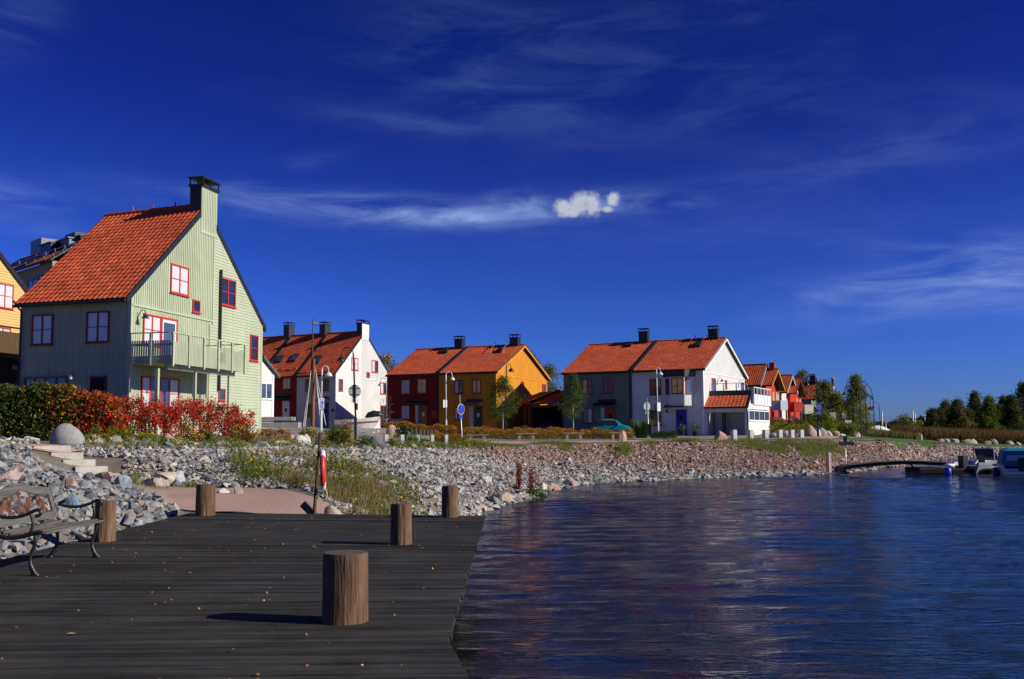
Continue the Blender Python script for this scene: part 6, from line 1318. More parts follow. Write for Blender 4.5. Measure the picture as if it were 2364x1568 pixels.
k = MB(); k.tube([fr.at(s - .03, z + .10, .09), fr.at(s, z + .02, .09), fr.at(s - .06, z - .1, .09)], .012, 5); k.tube([fr.at(s, z + .02, .09), fr.at(s + .07, z - .08, .09)], .012, 5); k.build('pictogram', signlb, sg); q = fr.rect(c5, 1270, 862, 1330, 898); MB().fbox(fr, q[0], q[2], q[1], q[3], .07, .085).build('sign_plate', signb, root)
lamp_post('black street lamp in front of the left tall birch on the right', c5(1780, 500), c5(1800, 1240), 92, steelb, -1, r=.05, hd=.42, arch=.75)
lamp_post('furthest black street lamp standing on the far lawn', c6(352, 495), c6(390, 935), 139, steelb, -1, r=.05, hd=.5, arch=.75)
def pole_sign(name, label, base, top, D, build, r=.03, m_=steelg, cat='sign', zb=None):
    b = PD(base, D); b.z = tz(b.x, b.y) if zb is None else zb; t = PD(top, D); root = empty(name, b, label, cat); MB().tube([b - Vector((0, 0, .3)), b, t], r, 8).build('pole', m_, root, smooth=True); build(root, b, t); return root
def bs(root, b, t):
    tt = Vector((.55, -.83, 0)); fr = Frame(b, tt, (-.83, -.55, 0)); fr = Frame(b, (.60, .80, 0), (.80, -.60, 0)); c = b.lerp(t, .75); c = b.lerp(t, .71); fr = Frame(c, (.60, .80, 0), (.80, -.60, 0)); ring, o_ = disc(fr, 0, c.z, .30, .035, .05); s = MB().prism(ring, o_).build('rim', signw, root); ring, o_ = disc(fr, 0, c.z, .28, .052, .058); f = MB().prism(ring, o_).build('round_sign', signb, s)
    k = MB(); k.tube([fr.at(0, c.z + .19, .062), fr.at(0, c.z + .02, .062)], .035, 6); k.tube([fr.at(0, c.z + .05, .062), fr.at(-.07, c.z - .05, .062)], .014, 6); k.tube([fr.at(0, c.z + .05, .062), fr.at(.07, c.z - .05, .062)], .014, 6); rg = [fr.at(.06 * math.cos(a / 8 * math.pi), c.z - .16 + .06 * math.sin(a / 8 * math.pi), .062) for a in range(17)]; k.tube(rg, .01, 5); k.build('pictogram', signlb, s)
    MB().fbox(fr, -.16, .16, c.z - .52, c.z - .34, .035, .05).build('sign_plate', signb, root)
pole_sign('road_sign', 'round blue pedestrian and bicycle sign on a tilted grey pole by the concrete posts', g5(1377, 512), d2(1612, 685), 57, bs)
def gs(root, b, t):
    c = b.lerp(t, .80); fr = Frame(c, (.85, .53, 0), (.53, -.85, 0)); ring, o_ = disc(fr, 0, c.z, .30, -.05, -.035); MB().prism(ring, o_).build('round_sign', signback, root); MB().fbox(fr, -.03, .03, c.z - .28, c.z + .28, -.034, .0).build('sign_bracket', steelb, root); MB().fbox(fr, -.15, .15, c.z - .55, c.z - .37, -.05, -.035).build('sign_plate', signback, root)
    MB().tube([b + Vector((.12, -.05, .35)), b + Vector((.12, -.05, 1.1))], [.17, .19], 12).build('litter_bin', steelb, root)
pole_sign('road_sign', 'round sign seen from its grey back with a black bin, before the grey green house', c4(1035, 1312), d3(1870, 745), 71, gs)
def ws(root, b, t): fr = Frame(t, (1, 0, 0), (0, -1, 0)); MB().fbox(fr, -.45, .45, t.z - 1.1, t.z, .04, .06).build('sign_plate', signw, root)
pole_sign('notice_sign', 'small white notice sign on a post beside the leftmost right-hand birch', c5(1710, 1190), c5(1712, 985), 92, lambda r_, b, t: MB().fbox(Frame(t, (1, 0, 0), (0, -1, 0)), -.30, .30, t.z - .75, t.z + .02, .04, .06).build('sign_plate', signw, r_))
pole_sign('road_sign', 'round dark-backed sign on the far lawn beside the furthest lamp', c6(455, 935), c6(447, 712), 140, lambda r_, b, t: MB().prism(*disc(Frame(t, (1, 0, 0), (0, -1, 0)), 0, t.z - .3, .30, .05, .08)).build('round_sign', signback, r_), r=.06)
def cross(r_, b, t):
    fr = Frame(t, (1, 0, 0), (0, -1, 0)); s0, z0 = fr.pix(c5(1585, 1332)); s1, z1 = fr.pix(c5(1795, 1280)); MB().fbox(fr, s0, s1, z0, z1, .03, .10).build('board', blackm, r_); MB().fbox(fr, -.10, .10, z1 + .002, z1 + .36, -.05, .05).build('lamp_box', steelb, r_)
pole_sign('jetty_sign', 'dark board mounted across a thin grey pole at the jetty start', c5(1688, 1600), c5(1675, 1235), 60, cross, r=.03)
a = PD(c5(1450, 1590), 58); root = empty('marker_post', Vector((a.x, a.y, tz(a.x, a.y))), 'short marker post with red and white halves on the pink bank', 'marker post'); zt = PD(c5(1450, 1430), 58).z; MB().box(a.x - .15, a.x - .02, 57.93, 58.07, tz(a.x, a.y) - .3, zt - .05).build('red_face', mat('faded_red_post', (.26, .06, .035), .7), root); MB().box(a.x - .018, a.x + .11, 57.93, 58.07, tz(a.x, a.y) - .3, zt).build('white_face', signw, root)
# overhead beam gantry on the far lawn
def gantry():
    tops = [(c6(290, 450), 115), (c6(190, 380), 96), (c6(118, 300), 83)]; P_ = [PD(*t) for t in tops]; root = empty('beam_gantry', V3(P_[0], tz(P_[0].x, P_[0].y)), 'long sloping dark beam carried on slim posts behind the right birch', 'gantry')
    for p in P_: MB().tube([V3(p, tz(p.x, p.y) - .3), p], .055, 8).build('gantry_post', steelb, root)
    q = PD(c5(1855, 500), 80); MB().tube([P_[0] + Vector((.3, 1.5, -.05)), P_[0], P_[1], P_[2], q], .075, 8).build('beam', steelb, root); MB().tube([P_[0] + Vector((0, 0, .1)), P_[0].lerp(P_[1], .3) + Vector((0, 0, .9)), P_[1] + Vector((0, 0, 1.1)), P_[2] + Vector((0, 0, .3))], .035, 6).build('tie_rod', steelb, root)
    p = P_[0].lerp(P_[1], .45); MB().tube([p, p + Vector((0, 0, -1.2))], .03, 6).build('hanger', steelb, root); MB().lathe([(.05, .3), (.15, .2), (.42, -.05), (.45, -.1)], 14, p + Vector((0, 0, -1.4))).build('hanging_lamp', steelb, root)
gantry()
a = PD(c5(1507, 600), 185); b = PD(c5(1500, 388), 185); root = empty('tall_chimney_pipe', V3(a, 1.0), 'tall dark pipe with white lower bands and a yellow top behind the birches', 'pipe'); MB().tube([V3(a, .5), a.lerp(b, .12), a.lerp(b, .45)], .24, 10).build('white_band', steelw, root); MB().tube([a.lerp(b, .451), a.lerp(b, .9)], .24, 10).build('dark_shaft', mat('dark_navy_pipe', (.012, .02, .05), .5), root); MB().tube([a.lerp(b, .901), b], [.30, .36], 10).build('yellow_top', mat('yellow_trim', (0, 0, 0)), root)
# short concrete posts
concb = mat('bollard_concrete', (.42, .42, .40), .9, col2=(.60, .60, .57), scale=4, bump=.3, bscale=60)
def bollards():
    lbl = ['leftmost short concrete post beside the dark boulder', 'second short concrete post from the dark boulder', 'middle short concrete post of the left five', 'fourth short concrete post from the dark boulder', 'fifth short concrete post nearest the blue sign']
    for i, (x0, x1, yt, yb) in enumerate(((130, 213, 345, 500), (385, 465, 350, 492), (635, 712, 352, 518), (862, 935, 352, 520), (1085, 1152, 352, 530))):
        D = 47.5 + i * 1.4; a = PD(g5((x0 + x1) / 2, yb), D); w = (g5(x1, yb)[0] - g5(x0, yb)[0]) / F * D * .72; zt = PD(g5(x1, yt), D).z; zg = tz(a.x, D); an = .48; fr = Frame((a.x, D, 0), (math.cos(an), math.sin(an), 0), (math.sin(an), -math.cos(an), 0)); m = MB(); m.fbox(fr, -w / 2, w / 2, min(zg, a.z) - .2, zt, -w / 2, w / 2)
        o = m.build('concrete_post', concb, None, origin=(a.x, D, zg)); tag(o, lbl[i], 'bollard', 'short concrete posts edging the promenade')
    lbl = ['first short concrete post in front of the tiled annex', 'second short concrete post at the annex corner', 'third short concrete post before the annex side wall', 'fourth short concrete post left of the cream boulder', 'fifth short concrete post right of the cream boulder', 'sixth short concrete post beside the largest pink boulder']
    for i, x in enumerate((124, 356, 566, 762, 928, 1060)):
        D = 68.5 + i * 1.2; yb, yt = 1250 - i * 1.5, 1113; a = PD(c5(x, yb), D); w = .32; zt = PD(c5(x, yt), D).z; zg = tz(a.x, D); an = .5; fr = Frame((a.x, D, 0), (math.cos(an), math.sin(an), 0), (math.sin(an), -math.cos(an), 0)); m = MB(); m.fbox(fr, -w / 2, w / 2, min(zg, a.z) - .2, zt, -w / 2, w / 2)
        o = m.build('concrete_post', concb, None, origin=(a.x, D, zg)); tag(o, lbl[i], 'bollard', 'short concrete posts edging the promenade')
bollards()
# log stumps
for i, x in enumerate((570, 635, 700, 760, 820, 876, 936)):
    D = 66 + .15 * i; a = PD(g5(x, 345), D); zt = PD(g5(x, 276), D).z + .02; zg = tz(a.x, D); r = .17 if i in (2, 6) else .145; o = MB().lathe([(r, min(zg, a.z) - .2 - zt), (r * 1.02, -.2), (r, 0), (r * .5, .008)], 14, (a.x, D, zt)).build('log_stump', stick, None, origin=(a.x, D, zg))
    tag(o, 'brown log stump, ' + ['first from the left', 'second from the left', 'third from the left', 'fourth from the left', 'fifth from the left', 'sixth from the left', 'last and rightmost'][i] + ' in the row behind the concrete posts', 'log stump', 'row of log stumps')
# plank benches
benchw = mat('pale_bench_wood', (.34, .26, .17), .8, col2=(.46, .37, .26), scale=4, stretch=(1, 1, 6), bump=.3)
for i, (cr, xa, xb, yt, yb, D, lab) in enumerate(((d1, 80, 540, 1508, 1640, 62, 'plank bench furthest left, just right of the blue sign'), (d1, 1105, 1560, 1478, 1610, 64, 'plank bench in front of the dark carport'), (d1, 935, 1320, 1392, 1490, 72, 'low plank bench half hidden in the orange plants behind the others'), (d3, 110, 565, 1468, 1600, 66, 'plank bench in front of the grey green house left half'), (d3, 1075, 1505, 1458, 1590, 67, 'plank bench below the turquoise car by the pink boulder'))):
    a, b = PD(cr(xa, yt), D), PD(cr(xb, yt), D); c = (a + b) / 2; zt = c.z; L = (b - a).length; zg = min(tz(c.x, D), PD(cr(xa, yb), D).z); root = empty('plank_bench', (c.x, D, zg), lab, 'bench', 'plank benches on the promenade')
    MB().box(c.x - L / 2, c.x + L / 2, D - .2, D + .2, zt - .06, zt).build('seat', benchw, root)
    for s in (-1, 1): MB().box(c.x + s * L * .31 - .09, c.x + s * L * .31 + .09, D - .16, D + .16, zg - .15, zt - .062).build('leg', benchw, root)

# ---------------------------------------------------------------- plaza: kerb, steps, stone boat, mast
def plaza():
    D = 60.5; a = PD(g4(195, 475), D); b = PD(g4(1720, 478), D); z = (a.z + b.z) / 2; root = empty('plaza_kerb', V3((a + b) / 2, 1.4), 'long pale concrete kerb edging the raised plaza below the mast', 'kerb')
    fk = Frame(a, (.97, .24, 0), (.24, -.97, 0)); MB().fbox(fk, 0, fk.pix(g4(1720, 478))[0], 1.0, z, -.6, 0).build('kerb_wall', conc, root)
    root = empty('plaza_steps', PD(g4(2000, 560), 59), 'broad shallow concrete steps right of the black lamp', 'steps')
    for i, (x0, x1, y) in enumerate(((1715, 2420, 490), (1720, 2200, 520), (1730, 2120, 552), (1740, 2100, 590))):
        q0, q1 = PD(g4(x0, y), D - .05 - .6 * i), PD(g4(x1, y), D - .05 - .6 * i); MB().box(q0.x, q1.x, D - .05 - .6 * i, D + .52 - .6 * i, q0.z - .6, q0.z).build('step', conc, root)
    # concrete bench block left
    D = 63; root = empty('seat_block', PD(g4(500, 475), D), 'curved grey concrete seat block with wooden top beside the sage house corner', 'seat')
    def blk(x0, x1, y0, y1, d, nm, m_, up=0):
        p0, p1 = PD(g4(x0, y1), d), PD(g4(x1, y0), d); MB().box(p0.x, p1.x, d, d + 1.1, p0.z, p1.z).build(nm, m_, root)
    blk(60, 828, 384, 480, D, 'lower_block', oldconc); blk(60, 826, 358, 383, D + .02, 'wooden_seat', stick); blk(60, 720, 290, 357, D + .7, 'upper_block', oldconc)
    # boat
    D = 62; p = lambda x, y, d=D: PD(g4(x, y), d); root = empty('stone_boat', p(1850, 490), 'boat shaped concrete sculpture with rusty stripe and pointed bow on the plaza', 'sculpture')
    z0 = p(1800, 492).z; L0, L1 = p(1500, 400).x, p(2252, 400).x; zt = lambda t: p(1800, 345 - 62 * t ** 2.2).z; n = 16; V = []; 
    def sec(t, dz0, dz1, fl): 
        x = L0 + (L1 - L0) * t; w = 1.15 * (1 - t ** 3.0) * .9 + .05; return x, w
    k = MB(); rows = []
    for i in range(n + 1):
        t = i / n; x, w = sec(t, 0, 0, 0); zt_ = zt(t); rk = lambda zz: x - (1 - (zz - z0) / (zt_ - z0)) * .42 * t ** 3
        rows.append([(rk(z0), D - w * .78, z0), (rk((z0 + zt_) / 2), D - w * .93, (z0 + zt_) / 2), (rk(zt_), D - w, zt_), (rk(zt_), D - w + .16, zt_), (rk(zt_), D + w - .16, zt_), (rk(zt_), D + w, zt_), (rk(z0), D + w * .78, z0)])
    b0 = 0
    for r_ in rows: k.v += r_
    for i in range(n):
        for j in range(6): a_ = i * 7 + j; k.f.append((a_, a_ + 1, a_ + 8, a_ + 7))
    k.f.append(tuple(range(7))); k.f.append(tuple(n * 7 + j for j in reversed(range(7)))); k.build('hull', mat('sunlit_boat_concrete', (.50, .50, .47), .85, col2=(.66, .65, .61), scale=2, stretch=(3, 3, .8)), root)  # hull colour lightened to stand for sun on its side
    k = MB(); pts = []
    for i in range(n + 1):
        t = .28 + .72 * i / n; x, w = sec(t, 0, 0, 0); zt_ = zt(t); zz = z0 + (zt_ - z0) * .60; f = (zz - z0) / (zt_ - z0); pts.append((x - (1 - f) * .42 * t ** 3, D - (w * (.78 + .22 * f ** .7)) - .004, zz))
    for i in range(n): a_, b_ = pts[i], pts[i + 1]; k.hexa([(a_[0], a_[1] - .02, a_[2] - .05), (b_[0], b_[1] - .02, b_[2] - .05), (b_[0], b_[1] + .05, b_[2] - .05), (a_[0], a_[1] + .05, a_[2] - .05), (a_[0], a_[1] - .02, a_[2] + .05), (b_[0], b_[1] - .02, b_[2] + .05), (b_[0], b_[1] + .05, b_[2] + .05), (a_[0], a_[1] + .05, a_[2] + .05)])
    k.build('rust_stripe', rust, root)
    q0 = p(1405, 475); q1 = p(1530, 380); MB().box(q0.x, q1.x + .1, D - .9, D + .9, q0.z, q1.z).build('stern_block', oldconc, root)
    k = MB(); cs = [p(x, y, D) for x, y in ((1975, 300), (2040, 268), (2130, 250), (2230, 250), (2290, 268))]; k.tube(cs, [.02, .2, .26, .2, .03], 10); k.build('dark_cover', blackm, root)
plaza()
def mast():
    D = 64; p = lambda x, y, d=D: PD(c2(x, y), d); b = p(656, 1325); root = empty('flag_mast', b, 'old ship mast with pale stays and a small blue and yellow pennant', 'mast'); MB().tube([b - Vector((0, 0, .4)), p(655, 1325), p(668, 615)], [.13, .13, .10], 12).build('lower_mast', mat('varnished_mast', (.16, .065, .03), .6, var=.3, stretch=(6, 6, .6)), root, smooth=True)
    MB().tube([p(644, 740), p(652, 600), p(659, 195)], [.055, .06, .035], 10).build('topmast', stick, root, smooth=True)
    for a_, c_ in (((636, 735), (556, 1328)), ((634, 760), (568, 1330)), ((640, 700), (577, 1328)), ((684, 735), (735, 1270)), ((686, 760), (752, 1300)), ((683, 720), (793, 1312))): MB().tube([p(*a_), p(*c_, D - .6)], .022, 5).build('stay', rope, root)
    V = []; q = [p(665, 228), p(718, 236), p(712, 268), p(668, 262)]; k = MB(); k.prism([p(666, 226), p(692, 238), p(690, 250), p(667, 240)], (0, .02, 0)); k.prism([p(692, 238), p(716, 240), p(714, 250), p(690, 250)], (0, .02, 0)); k.build('pennant_yellow', mat('pennant_yellow', (.65, .5, .05), .8), root)
    k = MB(); k.prism([p(667, 241), p(690, 251), p(714, 251), p(710, 268), p(690, 264), p(668, 256)], (0, .02, 0)); k.build('pennant_blue', mat('pennant_blue', (.03, .16, .55), .8), root)
mast()

# ---------------------------------------------------------------- cars
def car(label, loc, yaw, L, W, H, paint, prof, group='parked cars', rear=False):
    root = empty('parked_car', Vector(loc), label, 'car', group); ca, sa = math.cos(yaw), math.sin(yaw); T = lambda x, y, z: (loc[0] + x * ca - y * sa, loc[1] + x * sa + y * ca, loc[2] + z)
    # profile stations: x (0 rear .. 1 front), sill z, belt z, roof z
    xs_ = [(0, .34, .70, .72), (.03, .24, .80, .86), (.10, .20, .88, 1.22), (.18, .20, .90, 1.38), (.35, .19, .91, 1.44), (.52, .19, .91, 1.42), (.62, .19, .91, 1.30), (.72, .19, .90, 1.03), (.78, .20, .88, .93), (.92, .22, .76, .79), (.98, .28, .62, .64), (1.0, .36, .52, .53)]
    k = MB(); rows = []
    for t, zs, zb, zr in xs_:
        x = (t - .5) * L; e = 1 - .10 * abs(2 * t - 1) ** 4; w = W / 2 * e; zr *= H / 1.44; zb *= H / 1.44; zs *= H / 1.44; wr = w * (.80 if zr > zb + .15 else .97)
        rows.append([T(x, -w * .95, zs), T(x, -w, (zs + zb) / 2), T(x, -w * .985, zb), T(x, -wr * .97, zr - .05 * (zr > zb + .1)), T(x, -wr * .78, zr), T(x, wr * .78, zr), T(x, wr * .97, zr - .05 * (zr > zb + .1)), T(x, w * .985, zb), T(x, w, (zs + zb) / 2), T(x, w * .95, zs)])
    for r_ in rows: k.v += r_
    for i in range(len(rows) - 1):
        for j in range(9): a_ = i * 10 + j; k.f.append((a_, a_ + 10, a_ + 11, a_ + 1))
        k.f.append((i * 10 + 9, i * 10 + 19, i * 10 + 10, i * 10))
    k.f.append(tuple(range(10))); k.f.append(tuple((len(rows) - 1) * 10 + j for j in reversed(range(10)))); k.build('body', paint, root, smooth=True)
    def side(x0, x1, x2, x3, nm='side_window'):
        for sgn in (-1, 1):
            w0 = W / 2 * 1.0; wr = W / 2 * .835; f = H / 1.44; P = [T((x0 - .5) * L, sgn * (w0 + .004), .93 * f), T((x1 - .5) * L, sgn * (w0 + .004), .93 * f), T((x2 - .5) * L, sgn * (wr + .02), 1.33 * f), T((x3 - .5) * L, sgn * (wr + .02), 1.33 * f)]
            MB().prism(P, Vector(T(0, -sgn * .02, 0)) - Vector(T(0, 0, 0))).build(nm, g_dark, root)
    side(.10, .345, .345, .19); side(.365, .66, .565, .365)
    f = H / 1.44
    MB().prism([T((.645 - .5) * L, -W * .37, 1.27 * f), T((.645 - .5) * L, W * .37, 1.27 * f), T((.772 - .5) * L, W * .43, .955 * f), T((.772 - .5) * L, -W * .43, .955 * f)], (0, 0, .03)).build('windscreen', g_dark, root)
    MB().prism([T((.095 - .5) * L - .02, -W * .36, 1.20 * f), T((.095 - .5) * L - .02, W * .36, 1.20 * f), T((.035 - .5) * L - .02, W * .40, .92 * f), T((.035 - .5) * L - .02, -W * .40, .92 * f)], Vector(T(-.02, 0, 0)) - Vector(T(0, 0, 0))).build('rear_window', g_dark, root)
    for sx in (.17, .82):
        for sg in (-1, 1):
            c = Vector(T((sx - .5) * L, sg * (W / 2 - .12), .30)); ax = (Vector(T(0, 1, 0)) - Vector(T(0, 0, 0))); w_ = MB().tube([c - ax * .11, c + ax * .13], .30, 18).build('wheel', mat('tyre_rubber', (.012, .012, .012), .9), root); MB().tube([c + ax * sg * .125, c + ax * sg * .145], .19, 14).build('rim', steelg, w_)
    for sg in (-1, 1):
        c = Vector(T(.475 * L, sg * W * .36, .60 * f)); MB().lathe([(.02, -.07), (.12, -.04), (.13, .04), (.03, .08)], 10, c).build('headlight', mat('lamp_glass', (.7, .72, .75), .1, spec=.9), root)
        c = T(-.495 * L, sg * W * .42, .72 * f); MB().box(c[0] - .05, c[0] + .05, c[1] - .05, c[1] + .05, c[2] - .12, c[2] + .12).build('tail_light', redp, root)
        c = T(.14 * L, sg * (W / 2 + .08), .95 * f); MB().lathe([(.03, -.07), (.09, -.03), (.09, .04), (.03, .07)], 8, c).build('wing_mirror', paint, root)
    return root
teal = mat('turquoise_car_paint', (.01, .24, .20), .25, var=.05, spec=.6, coat=.8); navy = mat('dark_blue_car_paint', (.02, .03, .07), .25, var=.05, spec=.6, coat=.8)
D = 84.0; a, b = PD(d3(728, 1380), D), PD(d3(1580, 1380), D); L = (b - a).length; x = (a.x + b.x) / 2; zt = PD(d3(1020, 1178), D).z; car('turquoise hatchback parked in front of the grey green house', (x, D, zt - 1.46), -.12, L * 1.0, 1.65, 1.44, teal, None)
x = PD(d1(1875, 1300), 93).x; z_ = PD(d1(1875, 1175), 93).z; car('dark blue car parked deep inside the carport, seen from behind', (x, 94.5, z_ - 1.42), 1.35, 4.1, 1.65, 1.4, navy, None)
x = PD(c2(1500, 1290), 89).x; z_ = PD(c2(1500, 1238), 89).z; car('dark car half hidden behind the plants left of the red house', (x, 90, z_ - 1.4), -1.2, 4.2, 1.7, 1.4, navy, None)

# ---------------------------------------------------------------- pots and bits at the doors
def pot(label, px, D, r, h, leaf):
    a = PD(px, D); zg = tz(a.x, D) + .0; root = empty('potted_plant', (a.x, D, zg), label, 'potted plant', 'potted plants at the blue door'); MB().lathe([(r * .75, 0), (r, h), (r * .9, h)], 14, (a.x, D, zg)).build('pot', steelb, root)
    n = 160; rr = RNG; d = rr.normal(size=(n, 3)); d /= np.linalg.norm(d, axis=1)[:, None]; c = np.array([a.x, D, zg + h + r * 1.4]) + d * rr.uniform(.3, 1, (n, 1)) * np.array([r * 1.6, r * 1.6, r * 1.7]); V = (c[:, None, :] + rr.normal(size=(n, 3, 3)) * .05).reshape(-1, 3); make_mesh('foliage', V, np.arange(n * 3).reshape(-1, 3), mat('pot_leaves', (.04, .12, .02), .8), root)
pot('leafy potted plant directly before the blue door of the white house', d4(410, 1500), WH.Ff.at(WH.fl * .62, 0, 1.4).y, .22, .4, None); pot('low dark potted shrub right of the blue door', d4(690, 1540), WH.Ff.at(WH.fl * .8, 0, 1.0).y, .26, .42, None)

# ---------------------------------------------------------------- jetty, boats, masts
jetw = mat('jetty_timber', (.05, .045, .05), .85, col2=(.10, .09, .085), scale=3)
def jetty():
    # gangway: gentle arc
    root = empty('gangway', PD(c6(0, 1300), 58), 'arched dark gangway leading from the pink bank out to the pontoons', 'gangway'); top = [(-90, 1315), (0, 1290), (200, 1268), (400, 1250), (650, 1236), (900, 1238), (1210, 1255)]
    P_ = [PD(c6(x, y), 58 - i * .35) for i, (x, y) in enumerate(top)]; k = MB()
    for p, q in zip(P_[:-1], P_[1:]): k.hexa([(p.x, p.y, p.z - .2), (q.x, q.y, q.z - .2), (q.x, q.y + 1.5, q.z - .2), (p.x, p.y + 1.5, p.z - .2), (p.x, p.y, p.z), (q.x, q.y, q.z), (q.x, q.y + 1.5, q.z), (p.x, p.y + 1.5, p.z)])
    k.build('deck', jetw, root); k = MB(); k.tube([p + Vector((0, .0, -.05)) for p in P_], .05, 6); k.build('side_rail', steelb, root)
    q = [PD(c6(x, y), 56.5) for x, y in ((740, 1262), (790, 1310), (850, 1350), (905, 1366))]; MB().tube(q, .05, 6).build('mooring_hose', steelb, root)
    D = 56.0
    def pont(label, x0, x1, y0, y1, cyl):
        a, b = PD(c6(x0, y1), D), PD(c6(x1, y0), D); root = empty('pontoon', (a.x, D, WL), label, 'pontoon', 'floating pontoons'); MB().box(a.x, b.x, D, D + 2.2, b.z - .32, b.z).build('deck', jetw, root); MB().box(a.x, b.x, D - .06, D - .002, b.z - .28, b.z - .06).build('fender_board', steelb, root)
        for c in cyl: c0 = PD(c6(c, 1350), D).x; MB().box(c0 - .55, c0 + .55, D + .1, D + 2.0, WL - .3, b.z - .322).build('float', steelb, root)
    pont('small dark pontoon at the end of the arched gangway', 880, 1280, 1322, 1272, [950, 1150]); pont('long dark pontoon with the motor boats moored', 1285, 2300, 1325, 1268, [1380, 1560, 1800, 2050, 2250])
    def fender(label, x, D, col):
        a = PD(c6(x, 1360), D); root = empty('mooring_buoy', (a.x, D, WL), label, 'buoy', 'mooring buoys'); MB().lathe([(.06, -.2), (.17, -.1), (.19, .15), (.17, .36), (.05, .42)], 16, (a.x, D, WL)).build('float', col, root, smooth=True); MB().tube([(a.x - .18, D, WL + .55), (a.x + .35, D, WL + .50)], [.06, .11], 10).build('white_fender', whp, root, smooth=True)
    blue = mat('blue_plastic', (.01, .06, .55), .4, var=.1); fender('bright blue mooring buoy left, below the small pontoon', 1228, 54.8, blue); fender('dark blue mooring buoy beside the boats', 1838, 54.5, mat('navy_plastic', (.01, .02, .2), .4))
jetty()
def boat(label, x, D, L, W, yaw, hullm, cab):
    a = PD(c6(x, 1380), D); root = empty('motor_boat', (a.x, D, WL), label, 'boat', 'moored motor boats'); ca, sa = math.cos(yaw), math.sin(yaw); T = lambda p, q, z: (a.x + p * ca - q * sa, D + p * sa + q * ca, WL + z); k = MB(); n = 14; rows = []
    for i in range(n + 1):
        t = i / n; x_ = (t - .5) * L; w = W / 2 * (1 - max(0, (t - .45) / .55) ** 2.2); zt = .62 + .30 * t ** 2; rows.append([T(x_, 0, -.25 + .25 * t ** 4), T(x_, -w * .75, -.05 + .2 * t ** 3), T(x_, -w, zt * .8), T(x_, -w * 1.02, zt), T(x_, -w * .85, zt), T(x_, -w * .8, zt - .18), T(x_, w * .8, zt - .18), T(x_, w * .85, zt), T(x_, w * 1.02, zt), T(x_, w, zt * .8), T(x_, w * .75, -.05 + .2 * t ** 3)])
    for r_ in rows: k.v += r_
    for i in range(n):
        for j in range(11): p, q = i * 11 + j, i * 11 + (j + 1) % 11; k.f.append((p, q, q + 11, p + 11))
    k.f.append(tuple(range(11))); k.build('hull', hullm, root, smooth=False)
    cab(root, T, L, W); k = MB(); k.fbox(Frame(T(-L / 2 - .18, 0, 0), (ca, sa, 0), (-sa, ca, 0)), -.2, .2, WL + .25, WL + 1.0, -.18, .18); k.build('outboard_motor', steelb, root)
def cab1(root, T, L, W):
    k = MB(); k.prism([T(-.1, -W * .42, .7), T(-.1, W * .42, .7), T(-.5, W * .36, 1.35), T(-.5, -W * .36, 1.35)], Vector(T(.03, 0, 0)) - Vector(T(0, 0, 0))); k.build('windshield', g_blue, root); k = MB(); k.tube([T(-.5, -W * .38, 1.36), T(-.5, W * .38, 1.36)], .025, 6); k.tube([T(-.5, -W * .40, .6), T(-.5, -W * .38, 1.36)], .02, 6); k.tube([T(-.5, W * .40, .6), T(-.5, W * .38, 1.36)], .02, 6); k.build('windshield_frame', steelg, root); MB().box(*[v for p in zip(T(-.9, -.25, .5), T(-.5, .25, 1.0)) for v in sorted(p)]).build('seat', steelb, root)
def cab2(root, T, L, W):
    tealc = mat('teal_canvas', (.005, .20, .30), .8, var=.15); k = MB(); n = 10
    x0, x1 = -L * .48, L * .12; lo = .55; hi = 1.46; w = W * .48
    k.hexa([T(x0, -w, lo), T(x1, -w, lo), T(x1, w, lo), T(x0, w, lo), T(x0 + .10, -w * .86, hi - .12), T(x1 - .35, -w * .86, hi - .12), T(x1 - .35, w * .86, hi - .12), T(x0 + .10, w * .86, hi - .12)]); k.hexa([T(x0 + .08, -w * .87, hi - .118), T(x1 - .33, -w * .87, hi - .118), T(x1 - .33, w * .87, hi - .118), T(x0 + .08, w * .87, hi - .118), T(x0 + .25, -w * .6, hi), T(x1 - .5, -w * .6, hi), T(x1 - .5, w * .6, hi), T(x0 + .25, w * .6, hi)]); c = k.build('canopy', tealc, root)
    MB().prism([T(x0 + .3, -w - .0, lo + .25), T(x1 - .35, -w - .0, lo + .25), T(x1 - .55, -w * .9 - .01, hi - .35), T(x0 + .35, -w * .9 - .01, hi - .35)], Vector(T(0, -.02, 0)) - Vector(T(0, 0, 0))).build('canopy_window', g_curt, c)
    MB().prism([T(x0 - .0, -w * .75, lo + .3), T(x0 - .0, w * .75, lo + .3), T(x0 + .07, w * .68, hi - .35), T(x0 + .07, -w * .68, hi - .35)], Vector(T(-.02, 0, 0)) - Vector(T(0, 0, 0))).build('canopy_window', g_curt, c)
    fr = Frame(T(x0 - .1, 0, 0), Vector(T(0, 1, 0)) - Vector(T(0, 0, 0)), Vector(T(-1, 0, 0)) - Vector(T(0, 0, 0))); MB().fbox(fr, -W * .4, W * .4, WL + .18, WL + .30, 0, .4).build('bathing_platform', whp, root)
boat('small open motor boat with clear windshield at the long pontoon', 1760, 57.5, 4.2, 1.7, .5, mat('grey_hull', (.25, .27, .32), .35, spec=.6), cab1)
boat('white cabin boat with teal canvas canopy at the right photo edge', 2110, 53.5, 4.6, 2.0, 1.2, mat('white_gelcoat', (.66, .66, .64), .3, spec=.6), cab2)
